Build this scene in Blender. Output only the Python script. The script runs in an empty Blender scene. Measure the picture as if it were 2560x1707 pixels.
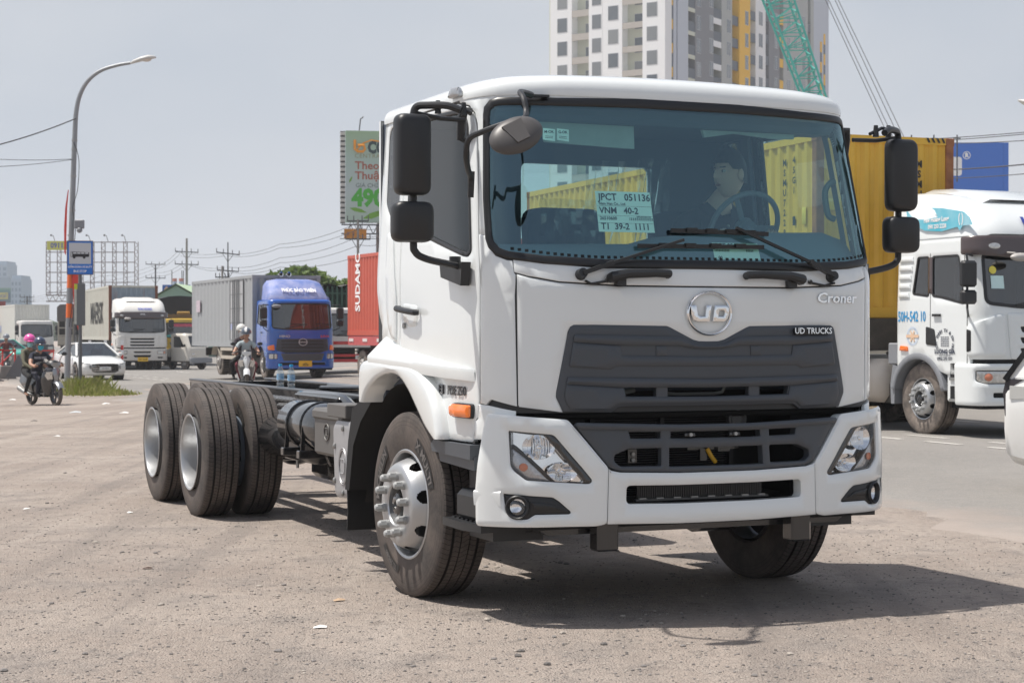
import bpy, bmesh, math, random
from mathutils import Vector, Matrix
from mathutils.geometry import delaunay_2d_cdt

random.seed(7)
R = math.radians
SC = bpy.context.scene
COL = SC.collection

# ------------------------------------------------------------------ camera, sky, sun, exposure
cam_d = bpy.data.cameras.new('camera')
cam_d.sensor_width = 36.0
cam_d.lens = 62.6
cam_d.clip_start, cam_d.clip_end = 0.1, 4000
cam = bpy.data.objects.new('camera', cam_d)
COL.objects.link(cam)
cam.location = (0, 0, 1.457)
cam.rotation_euler = (R(90) - 0.0044, 0, 0)
SC.camera = cam
cam_d.dof.use_dof = True
cam_d.dof.focus_distance = 10.2
cam_d.dof.aperture_fstop = 9.0

SUN_DIR = Vector((-0.428, 0.033, 1.0)).normalized()
world = bpy.data.worlds.new('World')
SC.world = world
world.use_nodes = True
wn, wl = world.node_tree.nodes, world.node_tree.links
for n in list(wn): wn.remove(n)
w_out = wn.new('ShaderNodeOutputWorld')
w_bg = wn.new('ShaderNodeBackground')
sky = wn.new('ShaderNodeTexSky')
sky.sky_type = 'NISHITA'
sky.sun_disc = False
sky.sun_elevation = math.asin(SUN_DIR.z)
sky.sun_rotation = math.atan2(SUN_DIR.x, SUN_DIR.y)
sky.air_density, sky.dust_density, sky.ozone_density = 1.0, 3.0, 1.0
w_bg.inputs['Strength'].default_value = 0.1
tc = wn.new('ShaderNodeTexCoord')
cl = wn.new('ShaderNodeTexNoise')
cl.inputs['Scale'].default_value = 2.2
cl.inputs['Detail'].default_value = 4.0
cl.inputs['Roughness'].default_value = 0.5
cmap = wn.new('ShaderNodeMapping')
cmap.inputs['Scale'].default_value = (1.0, 1.0, 2.2)
cmap.inputs['Location'].default_value = (0.35, 0.2, 0.1)
wl.new(tc.outputs['Generated'], cmap.inputs['Vector'])
wl.new(cmap.outputs['Vector'], cl.inputs['Vector'])
cr = wn.new('ShaderNodeValToRGB')
cr.color_ramp.elements[0].position, cr.color_ramp.elements[1].position = 0.40, 0.68
cr.color_ramp.elements[0].color = (4.75, 5.2, 5.85, 1)      # even high haze; x 0.1 strength
cr.color_ramp.elements[1].color = (6.2, 6.35, 6.6, 1)         # thin brighter veil of cloud
wl.new(cl.outputs['Fac'], cr.inputs['Fac'])
wmix = wn.new('ShaderNodeMixRGB')
wsep = wn.new('ShaderNodeSeparateXYZ')                         # the haze thins with height: whitish low down, bluer overhead
wl.new(tc.outputs['Generated'], wsep.inputs[0])
wmr = wn.new('ShaderNodeMapRange')
wmr.interpolation_type = 'SMOOTHSTEP'
for i_, v_ in ((1, 0.19), (2, 0.62), (3, 0.93), (4, 0.30)): wmr.inputs[i_].default_value = v_
wl.new(wsep.outputs['Z'], wmr.inputs['Value'])
wl.new(wmr.outputs['Result'], wmix.inputs['Fac'])
wl.new(sky.outputs['Color'], wmix.inputs['Color1'])
wl.new(cr.outputs['Color'], wmix.inputs['Color2'])
wl.new(wmix.outputs['Color'], w_bg.inputs['Color'])
wl.new(w_bg.outputs['Background'], w_out.inputs['Surface'])

sun_d = bpy.data.lights.new('sun', 'SUN')
sun_d.energy = 5.0
sun_d.angle = R(0.8)
sun_d.color = (1.0, 0.95, 0.88)
sun = bpy.data.objects.new('sun', sun_d)
sun.location = (-20, 5, 60)
sun.rotation_euler = SUN_DIR.to_track_quat('Z', 'Y').to_euler()
COL.objects.link(sun)

SC.view_settings.view_transform = 'Standard'
SC.view_settings.look = 'None'
SC.view_settings.exposure = 0.14
SC.view_settings.gamma = 1.0
SC.view_settings.use_curve_mapping = False
SC.render.engine = 'CYCLES'
SC.cycles.use_denoising = True
SC.cycles.max_bounces = 10
SC.cycles.transparent_max_bounces = 24
SC.cycles.diffuse_bounces = 4
SC.cycles.caustics_reflective = False
SC.cycles.caustics_refractive = False
SC.cycles.sample_clamp_indirect = 6.0

# ------------------------------------------------------------------ materials
MATS = {}
def _n(nt, t, **kw):
    n = nt.nodes.new(t)
    for k, v in kw.items():
        if k in n.inputs: n.inputs[k].default_value = v
    return n
def mat(name, col=(.5, .5, .5), rough=.5, metal=0., coat=0., var=.0, vscale=6., dust=0., dustcol=(.36, .30, .24), bump=0., bscale=60.,
        streak=0., streakcol=(.20, .09, .04), emit=None, spec=.5, low=0., col2=None):
    """Principled paint/plastic/metal: `var` mottles the colour, `dust` lays grime in noisy patches, `streak` draws vertical runs, `low` adds road dirt below that height."""
    if name in MATS: return MATS[name]
    m = bpy.data.materials.new(name); m.use_nodes = True
    nt = m.node_tree; b = nt.nodes['Principled BSDF']; L = nt.links
    b.inputs['Base Color'].default_value = (*col, 1)
    b.inputs['Roughness'].default_value = rough
    b.inputs['Metallic'].default_value = metal
    b.inputs['Coat Weight'].default_value = coat
    b.inputs['Coat Roughness'].default_value = .06
    b.inputs['Specular IOR Level'].default_value = spec
    if emit:
        b.inputs['Emission Color'].default_value = (*emit[0], 1); b.inputs['Emission Strength'].default_value = emit[1]
    tcn = _n(nt, 'ShaderNodeTexCoord'); src = None
    def noise(scale, detail=6., rough_=.6, vec=None):
        t = _n(nt, 'ShaderNodeTexNoise', Scale=scale, Detail=detail, Roughness=rough_)
        L.new(vec or tcn.outputs['Object'], t.inputs['Vector']); return t.outputs['Fac']
    def ramp(sock, a, c):
        r = _n(nt, 'ShaderNodeMapRange'); r.inputs['From Min'].default_value = a; r.inputs['From Max'].default_value = c
        L.new(sock, r.inputs['Value']); return r.outputs['Result']
    def mixc(fac, c1, c2, amount=1.):
        x = _n(nt, 'ShaderNodeMixRGB')
        if amount != 1.:
            k = _n(nt, 'ShaderNodeMath'); k.operation = 'MULTIPLY'; k.inputs[1].default_value = amount
            L.new(fac, k.inputs[0]); fac = k.outputs[0]
        L.new(fac, x.inputs['Fac'])
        for i, c in ((1, c1), (2, c2)):
            if isinstance(c, tuple): x.inputs[i].default_value = (*c, 1)
            else: L.new(c, x.inputs[i])
        return x.outputs['Color']
    cur = col
    if var:
        lo = col2 or tuple(max(0, k * (1 - var)) for k in col)
        cur = mixc(ramp(noise(vscale), .3, .7), lo, cur)
    if streak:
        mp = _n(nt, 'ShaderNodeMapping'); mp.inputs['Scale'].default_value = (9, 9, .6); L.new(tcn.outputs['Object'], mp.inputs['Vector'])
        cur = mixc(ramp(noise(1., 5., .6, mp.outputs['Vector']), .60, .74), cur, streakcol, streak)
    if dust:
        cur = mixc(ramp(noise(2.3, 8., .65), .35, .75), cur, dustcol, dust)
    if low:
        sx = _n(nt, 'ShaderNodeSeparateXYZ'); L.new(tcn.outputs['Object'], sx.inputs[0])
        ad = _n(nt, 'ShaderNodeMath'); ad.operation = 'MULTIPLY_ADD'; ad.inputs[1].default_value = .7
        L.new(noise(3., 7., .65), ad.inputs[0]); ad.inputs[2].default_value = -.35
        su = _n(nt, 'ShaderNodeMath'); su.operation = 'SUBTRACT'; L.new(sx.outputs[2], su.inputs[0]); L.new(ad.outputs[0], su.inputs[1])
        cur = mixc(ramp(su.outputs[0], low, low * .35), cur, dustcol, .6)
    if not isinstance(cur, tuple): L.new(cur, b.inputs['Base Color'])
    if bump:
        bp = _n(nt, 'ShaderNodeBump', Strength=bump, Distance=.01); L.new(noise(bscale, 4.), bp.inputs['Height'])
        L.new(bp.outputs['Normal'], b.inputs['Normal'])
    MATS[name] = m
    return m
def glass(name, tint, refl=.05, rough=0.0, gcol=(1, 1, 1)):
    """Thin pane: clear tinted transmission with a Fresnel mirror on top."""
    if name in MATS: return MATS[name]
    m = bpy.data.materials.new(name); m.use_nodes = True; nt = m.node_tree; L = nt.links
    for n in list(nt.nodes): nt.nodes.remove(n)
    o = _n(nt, 'ShaderNodeOutputMaterial'); t = _n(nt, 'ShaderNodeBsdfTransparent'); t.inputs['Color'].default_value = (*tint, 1)
    g = _n(nt, 'ShaderNodeBsdfGlossy'); g.inputs['Roughness'].default_value = rough; g.inputs['Color'].default_value = (*gcol, 1)
    f = _n(nt, 'ShaderNodeLayerWeight'); f.inputs['Blend'].default_value = .5
    p = _n(nt, 'ShaderNodeMath'); p.operation = 'POWER'; p.inputs[1].default_value = 5.; L.new(f.outputs['Facing'], p.inputs[0])
    a = _n(nt, 'ShaderNodeMath'); a.operation = 'MULTIPLY_ADD'; a.inputs[1].default_value = .92; a.inputs[2].default_value = refl; a.use_clamp = True
    L.new(p.outputs[0], a.inputs[0])
    mx = _n(nt, 'ShaderNodeMixShader'); L.new(a.outputs[0], mx.inputs[0]); L.new(t.outputs[0], mx.inputs[1]); L.new(g.outputs[0], mx.inputs[2])
    L.new(mx.outputs[0], o.inputs['Surface']); MATS[name] = m; return m

# ------------------------------------------------------------------ mesh builder
def catmull(pts, n=8):
    out = []
    P = [pts[0]] + list(pts) + [pts[-1]]
    for i in range(1, len(P) - 2):
        p0, p1, p2, p3 = P[i-1], P[i], P[i+1], P[i+2]
        for k in range(n):
            t = k / n
            out.append(tuple(.5*((2*b)+(-a+c)*t+(2*a-5*b+4*c-d)*t*t+(-a+3*b-3*c+d)*t**3) for a, b, c, d in zip(p0, p1, p2, p3)))
    out.append(tuple(pts[-1])); return out
class MB:
    def __init__(s): s.v, s.f, s.m = [], [], []
    def add(s, vs, fs, mi=0):
        k = len(s.v); s.v += [tuple(p) for p in vs]; s.f += [tuple(i + k for i in f) for f in fs]; s.m += [mi] * len(fs); return s
    def box(s, x0, x1, y0, y1, z0, z1, mi=0, b=0.):
        if x0 > x1: x0, x1 = x1, x0
        if y0 > y1: y0, y1 = y1, y0
        if z0 > z1: z0, z1 = z1, z0
        if b <= 0:
            v = [(x, y, z) for z in (z0, z1) for x, y in ((x0, y0), (x1, y0), (x1, y1), (x0, y1))]
            return s.add(v, [(3, 2, 1, 0), (4, 5, 6, 7), (0, 1, 5, 4), (1, 2, 6, 5), (2, 3, 7, 6), (3, 0, 4, 7)], mi)
        b = min(b, (x1-x0)*.49, (y1-y0)*.49, (z1-z0)*.49)
        def rect(i, z): return [(x0+i, y0+b, z), (x0+b, y0+i, z), (x1-b, y0+i, z), (x1-i, y0+b, z), (x1-i, y1-b, z), (x1-b, y1-i, z), (x0+b, y1-i, z), (x0+i, y1-b, z)]
        rings = [[(x0+b, y0+b, z0), (x0+b, y0+b, z0), (x1-b, y0+b, z0), (x1-b, y0+b, z0), (x1-b, y1-b, z0), (x1-b, y1-b, z0), (x0+b, y1-b, z0), (x0+b, y1-b, z0)],
                 rect(0, z0+b), rect(0, z1-b),
                 [(x0+b, y0+b, z1), (x0+b, y0+b, z1), (x1-b, y0+b, z1), (x1-b, y0+b, z1), (x1-b, y1-b, z1), (x1-b, y1-b, z1), (x0+b, y1-b, z1), (x0+b, y1-b, z1)]]
        # 4-corner caps, 8-corner waists
        v = [rings[0][0], rings[0][2], rings[0][4], rings[0][6]] + rings[1] + rings[2] + [rings[3][0], rings[3][2], rings[3][4], rings[3][6]]
        f = [(3, 2, 1, 0), (20, 21, 22, 23)]
        for i in range(8): f.append((4+i, 4+(i+1) % 8, 12+(i+1) % 8, 12+i))
        for c in range(4):
            a, d = 4+2*c, 4+2*c+1
            f.append((c, d, a)); f.append((20+c, 12+2*c, 12+2*c+1))
            n = (c+1) % 4
            f.append((c, n, 4+2*n, d)); f.append((20+c, 12+2*c+1, 12+2*n, 20+n))
        return s.add(v, f, mi)
    def loft(s, rings, mi=0, closed=True, cap=True):
        n = len(rings[0]); v = [p for r in rings for p in r]; f = []
        for k in range(len(rings)-1):
            for i in range(n if closed else n-1):
                j = (i+1) % n; f.append((k*n+i, k*n+j, (k+1)*n+j, (k+1)*n+i))
        if cap and closed: f += [tuple(range(n-1, -1, -1)), tuple(range((len(rings)-1)*n, len(rings)*n))]
        return s.add(v, f, mi)
    def tube(s, pts, r, n=8, mi=0, cap=True):
        pts = [Vector(p) for p in pts]; rr = r if isinstance(r, (list, tuple)) else [r]*len(pts)
        rings = []; up = None
        for i, p in enumerate(pts):
            d = (pts[min(i+1, len(pts)-1)] - pts[max(i-1, 0)])
            if d.length < 1e-9: d = Vector((0, 0, 1))
            d.normalize()
            if up is None: up = Vector((0, 0, 1)) if abs(d.z) < .9 else Vector((1, 0, 0))
            a = d.cross(up)
            if a.length < 1e-6: a = d.orthogonal()
            a.normalize(); b = a.cross(d); up = b
            rings.append([tuple(p + a*(rr[i]*math.cos(2*math.pi*k/n)) + b*(rr[i]*math.sin(2*math.pi*k/n))) for k in range(n)])
        return s.loft(rings[::-1], mi, True, cap)
    def cyl(s, p0, p1, r0, r1=None, n=16, mi=0, cap=True): return s.tube([p0, p1], [r0, r0 if r1 is None else r1], n, mi, cap)
    def lathe(s, prof, o=(0, 0, 0), ax='x', n=32, mi=0, cap=False, skip=None):
        """prof = [(along, radius)]; ax is the axis of revolution."""
        rings = []
        for h, r in prof:
            q = []
            for k in range(n):
                a = 2*math.pi*k/n; c_, s_ = r*math.cos(a), r*math.sin(a)
                q.append((o[0]+h, o[1]+c_, o[2]+s_) if ax == 'x' else (o[0]+s_, o[1]+h, o[2]+c_) if ax == 'y' else (o[0]+c_, o[1]+s_, o[2]+h))
            rings.append(q)
        if skip is None: return s.loft(rings, mi, True, cap)
        m = len(rings[0]); v = [p for r in rings for p in r]; f = []
        for k in range(len(rings)-1):
            for i in range(m):
                if not skip(k, i): f.append((k*m+i, k*m+(i+1) % m, (k+1)*m+(i+1) % m, (k+1)*m+i))
        return s.add(v, f, mi)
    def prism(s, poly, ax, a0, a1, mi=0):
        """extrude a 2D outline along an axis; for ax='x' the outline is (y,z), 'y': (x,z), 'z': (x,y)."""
        def pt(p, a): return (a, p[0], p[1]) if ax == 'x' else (p[0], a, p[1]) if ax == 'y' else (p[0], p[1], a)
        return s.loft([[pt(p, a0) for p in poly], [pt(p, a1) for p in poly]], mi)
    def ball(s, c, r, n=12, m=8, mi=0):
        rx, ry, rz = r if isinstance(r, tuple) else (r, r, r); v = []; f = []
        for i in range(m+1):
            t = math.pi*i/m
            for k in range(n):
                a = 2*math.pi*k/n; v.append((c[0]+rx*math.sin(t)*math.cos(a), c[1]+ry*math.sin(t)*math.sin(a), c[2]-rz*math.cos(t)))
        for i in range(m):
            for k in range(n): f.append((i*n+k, i*n+(k+1) % n, (i+1)*n+(k+1) % n, (i+1)*n+k))
        return s.add(v, f, mi)
    def bar(s, p0, p1, w, h=None, mi=0):
        """straight square bar between two points"""
        h = h or w; p0, p1 = Vector(p0), Vector(p1); d = (p1-p0).normalized()
        a = d.cross(Vector((0, 0, 1)) if abs(d.z) < .95 else Vector((0, 1, 0))).normalized(); b = a.cross(d)
        q = [a*w/2+b*h/2, a*-w/2+b*h/2, a*-w/2-b*h/2, a*w/2-b*h/2]
        return s.loft([[tuple(p0+k) for k in q], [tuple(p1+k) for k in q]], mi)
    def xf(s, M):
        s.v = [tuple(M @ Vector(p)) for p in s.v]; return s
    def build(s, name, mats, parent=None, loc=None, rz=None, sharp=32, fix=True):
        me = bpy.data.meshes.new(name); me.from_pydata(s.v, [], s.f)
        for m in (mats if isinstance(mats, (list, tuple)) else [mats]): me.materials.append(m)
        if any(s.m): me.polygons.foreach_set('material_index', s.m)
        if fix:
            bm = bmesh.new(); bm.from_mesh(me); bmesh.ops.remove_doubles(bm, verts=bm.verts, dist=1e-6)
            bmesh.ops.recalc_face_normals(bm, faces=bm.faces); bm.to_mesh(me); bm.free()
        me.polygons.foreach_set('use_smooth', [True]*len(me.polygons))
        me.set_sharp_from_angle(angle=R(sharp))
        me.update()
        return link(name, me, parent, loc, rz)
def link(name, me, parent=None, loc=None, rz=None):
    o = bpy.data.objects.new(name, me); COL.objects.link(o)
    if parent: o.parent = parent
    if loc is not None: o.location = loc
    if rz is not None: o.rotation_euler = (0, 0, rz)
    return o
def tag(o, label=None, cat=None, group=None, kind=None):
    if label: o['label'] = label
    if cat: o['category'] = cat
    if group: o['group'] = group
    if kind: o['kind'] = kind
    return o
def thing(name, label, cat, loc=(0, 0, 0), rz=0., group=None):
    o = link(name, None, None, loc, rz); o.empty_display_size = .3
    return tag(o, label, cat, group)
def copy_tree(o, parent=None):
    c = o.copy(); COL.objects.link(c)
    if parent: c.parent = parent
    for ch in list(o.children): copy_tree(ch, c)
    return c

# ------------------------------------------------------------------ 2D panels laid on curved skins
def area(p): return .5*sum(a[0]*b[1]-b[0]*a[1] for a, b in zip(p, p[1:]+p[:1]))
def inside(p, poly):
    r = False; x, y = p
    for (x0, y0), (x1, y1) in zip(poly, poly[1:]+poly[:1]):
        if (y0 > y) != (y1 > y) and x < (x1-x0)*(y-y0)/(y1-y0)+x0: r = not r
    return r
def dist_seg(p, poly):
    m = 9e9; x, y = p
    for (x0, y0), (x1, y1) in zip(poly, poly[1:]+poly[:1]):
        dx, dy = x1-x0, y1-y0; l = dx*dx+dy*dy
        t = 0 if l == 0 else max(0, min(1, ((x-x0)*dx+(y-y0)*dy)/l)); m = min(m, math.hypot(x-x0-t*dx, y-y0-t*dy))
    return m
def clean(poly):
    q = []
    for p in poly:
        if not q or math.hypot(p[0]-q[-1][0], p[1]-q[-1][1]) > 1e-4: q.append((p[0], p[1]))
    if math.hypot(q[0][0]-q[-1][0], q[0][1]-q[-1][1]) < 1e-4: q.pop()
    return q if area(q) > 0 else q[::-1]
def dense(poly, step):
    out = []
    for a, b in zip(poly, poly[1:]+poly[:1]):
        n = max(1, int(math.ceil(math.hypot(b[0]-a[0], b[1]-a[1])/step)))
        out += [(a[0]+(b[0]-a[0])*k/n, a[1]+(b[1]-a[1])*k/n) for k in range(n)]
    return out
def inset(poly, r):
    n = len(poly); out = []
    for i in range(n):
        a, b, c = poly[i-1], poly[i], poly[(i+1) % n]
        d0, d1 = (b[0]-a[0], b[1]-a[1]), (c[0]-b[0], c[1]-b[1])
        l0, l1 = math.hypot(*d0) or 1, math.hypot(*d1) or 1
        nx, ny = -d0[1]/l0-d1[1]/l1, d0[0]/l0+d1[0]/l1; l = math.hypot(nx, ny)
        if l < 1e-6: out.append(b); continue
        k = r/max(.45, l/2)
        out.append((b[0]+nx/l*k, b[1]+ny/l*k))
    return out
def rounded(poly, r, n=4):
    """round the corners of an outline"""
    poly = clean(poly); out = []; m = len(poly)
    for i in range(m):
        a, b, c = Vector(poly[i-1]), Vector(poly[i]), Vector(poly[(i+1) % m])
        k = min(r, (a-b).length*.45, (c-b).length*.45); p, q = b+(a-b).normalized()*k, b+(c-b).normalized()*k
        for j in range(n+1):
            t = j/n; out.append(tuple(p*(1-t)**2+b*2*t*(1-t)+q*t*t))
    return out
def skin(mb, surf, poly, holes=(), off=0., thick=.02, r=.004, step=.07, mi=0, back=False):
    """Solid panel with rounded rim following surf(u, z, offset); holes get their own rims."""
    loops = [dense(clean(poly), step)] + [dense(clean(h), step)[::-1] for h in holes]
    ins = [inset(l, r) for l in loops] if r > 0 else loops
    pts, edges = [], []
    for l in ins:
        k = len(pts); pts += l; edges += [(k+i, k+(i+1) % len(l)) for i in range(len(l))]
    nb = len(pts)
    xs, ys = [p[0] for p in ins[0]], [p[1] for p in ins[0]]
    nx, ny = int((max(xs)-min(xs))/step), int((max(ys)-min(ys))/step)
    for i in range(1, nx+1):
        for j in range(1, ny+1):
            p = (min(xs)+(i-.5)*(max(xs)-min(xs))/max(1, nx), min(ys)+(j-.5)*(max(ys)-min(ys))/max(1, ny))
            if inside(p, ins[0]) and dist_seg(p, ins[0]) > step*.35 and all(not inside(p, h) and dist_seg(p, h) > step*.35 for h in ins[1:]): pts.append(p)
    ov, oe, of, o_v, _, _ = delaunay_2d_cdt([Vector(p) for p in pts], edges, [], 0, 1e-6)
    idx = {}
    for k, src in enumerate(o_v):
        for q in src: idx[q] = k
    fs = []
    for f in of:
        c = (sum(ov[i][0] for i in f)/len(f), sum(ov[i][1] for i in f)/len(f))
        if inside(c, ins[0]) and not any(inside(c, h) for h in ins[1:]): fs.append(tuple(f))
    vs = [surf(p[0], p[1], off) for p in ov]
    if thick > 0:
        k0 = len(ins) and 0
        for l, il in zip(loops, ins):
            n = len(l); top = [idx[k0+i] for i in range(n)]; k0 += n
            b = len(vs)
            vs += [surf(p[0], p[1], off - r*.7) for p in l] + [surf(p[0], p[1], off-thick) for p in l]
            for i in range(n):
                j = (i+1) % n
                if r > 0: fs.append((top[j], top[i], b+i, b+j))
                fs.append((b+j, b+i, b+n+i, b+n+j))
        if back:
            k = len(vs); vs += [surf(p[0], p[1], off-thick) for p in ov]; fs += [tuple(k+i for i in f[::-1]) for f in fs[:len(of)] if max(f) < len(ov)]
    mb.add(vs, fs, mi); return mb
def panel(name, m, parent, surf, poly, holes=(), off=0., thick=.02, r=.004, step=.07, sharp=40, back=False):
    mb = MB(); skin(mb, surf, poly, holes, off, thick, r, step, 0, back)
    return mb.build(name, m, parent, sharp=sharp, fix=True)
def mir(p): return [(-a, b) for a, b in p][::-1]
def shift(p, dx=0, dy=0): return [(a+dx, b+dy) for a, b in p]
def ell(cx, cy, rx, ry=None, n=24, a0=0., a1=None):
    ry = ry or rx; a1 = 2*math.pi if a1 is None else a1; m = n if a1-a0 > 6.28 else n+1
    return [(cx+rx*math.cos(a0+(a1-a0)*k/n), cy+ry*math.sin(a0+(a1-a0)*k/n)) for k in range(m)]
def rect(x0, x1, z0, z1, r=0., n=4):
    p = [(x0, z0), (x1, z0), (x1, z1), (x0, z1)]
    return rounded(p, r, n) if r else p
def flat(x0=0., y0=0., z0=0., yaw=0.):
    """a vertical plane facing -Y (turned by yaw): u to its right, z up"""
    c_, s_ = math.cos(yaw), math.sin(yaw)
    return lambda u, z, off=0.: (x0+u*c_+off*s_, y0+u*s_-off*c_, z0+z)
def side_l(x):  # plane facing -X seen from outside: u grows towards -Y (nose), local Y = -u
    return lambda u, z, off=0.: (x-off, -u, z)
def side_r(x): return lambda u, z, off=0.: (x+off, u, z)

class Surf:
    """Outer skin of a cab: u runs along the plan outline (0 = middle of the nose), z is height."""
    def __init__(s, plan, rake, taper, rear):
        s.p = catmull(plan); s.rake, s.taper, s.rear = rake, taper, rear
        s.L = [0.0]
        for a, b in zip(s.p, s.p[1:]): s.L.append(s.L[-1]+math.hypot(b[0]-a[0], b[1]-a[1]))
    def plan(s, u):
        a = abs(u); L = s.L
        if a >= L[-1]: x, y = s.p[-1][0], s.p[-1][1]+a-L[-1]
        else:
            lo, hi = 0, len(L)-1
            while hi-lo > 1:
                m = (lo+hi)//2
                if L[m] <= a: lo = m
                else: hi = m
            t = (a-L[lo])/(L[hi]-L[lo]); x = s.p[lo][0]+t*(s.p[hi][0]-s.p[lo][0]); y = s.p[lo][1]+t*(s.p[hi][1]-s.p[lo][1])
        return (x if u >= 0 else -x), y
    def uy(s, y):
        """u (positive side) of the side-wall point at depth y"""
        lo, hi = 0., s.L[-1]+8
        for _ in range(40):
            m = (lo+hi)/2
            if s.plan(m)[1] < y: lo = m
            else: hi = m
        return lo
    def at(s, u, z):
        x, y = s.plan(u); w = max(0., min(1., 1-(y-.1)/s.rear))
        return (x*(1-s.taper(z)), y+s.rake(z)*w, z)
    def __call__(s, u, z, off=0.):
        p = s.at(u, z)
        if off == 0: return p
        e = .004; a, b = s.at(u+e, z), s.at(u-e, z); c, d = s.at(u, z+e), s.at(u, z-e)
        du = [a[i]-b[i] for i in range(3)]; dz = [c[i]-d[i] for i in range(3)]
        n = [du[1]*dz[2]-du[2]*dz[1], du[2]*dz[0]-du[0]*dz[2], du[0]*dz[1]-du[1]*dz[0]]
        l = math.sqrt(sum(k*k for k in n)) or 1
        return tuple(p[i]+off*n[i]/l for i in range(3))
def soft(x, w=.08): return .5*(x+math.sqrt(x*x+w*w))-.5*w*math.exp(-abs(x)/w)

# ------------------------------------------------------------------ lettering
def glyphs(txt, size=1., bold=0., wide=1., align='CENTER', space=1.):
    cu = bpy.data.curves.new('lettering', 'FONT'); cu.body = txt; cu.size = size; cu.align_x = align; cu.align_y = 'CENTER'
    cu.resolution_u = 2; cu.offset = bold*size; cu.space_character = space
    o = bpy.data.objects.new('lettering', cu); COL.objects.link(o)
    dg = bpy.context.evaluated_depsgraph_get()
    me = bpy.data.meshes.new_from_object(o.evaluated_get(dg))
    vs = [(v.co.x*wide, v.co.y) for v in me.vertices]; fs = [tuple(p.vertices) for p in me.polygons]
    es = {}
    for f in fs:
        for a, b in zip(f, f[1:]+f[:1]): es[(a, b)] = 1
    rim = [(a, b) for a, b in es if (b, a) not in es]
    bpy.data.objects.remove(o); bpy.data.curves.remove(cu); bpy.data.meshes.remove(me)
    return vs, fs, rim
def letters(mb, txt, surf, u, z, size, off=.003, depth=0., bold=0., wide=1., align='CENTER', space=1., rot=0., mi=0, slant=0.):
    vs, fs, rim = glyphs(txt, size, bold, wide, align, space)
    c_, s_ = math.cos(rot), math.sin(rot)
    vs = [(a+slant*b, b) for a, b in vs]
    P = [(u+a*c_-b*s_, z+a*s_+b*c_) for a, b in vs]
    top = [surf(a, b, off+depth) for a, b in P]
    if depth > 0:
        n = len(top); top += [surf(a, b, off) for a, b in P]; fs = fs+[(b, a, a+n, b+n) for a, b in rim]
    mb.add(top, fs, mi); return mb
def lettering(name, m, parent, txt, surf, u, z, size, **kw):
    mb = MB(); letters(mb, txt, surf, u, z, size, **kw); return mb.build(name, m, parent, fix=False, sharp=20)

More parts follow.
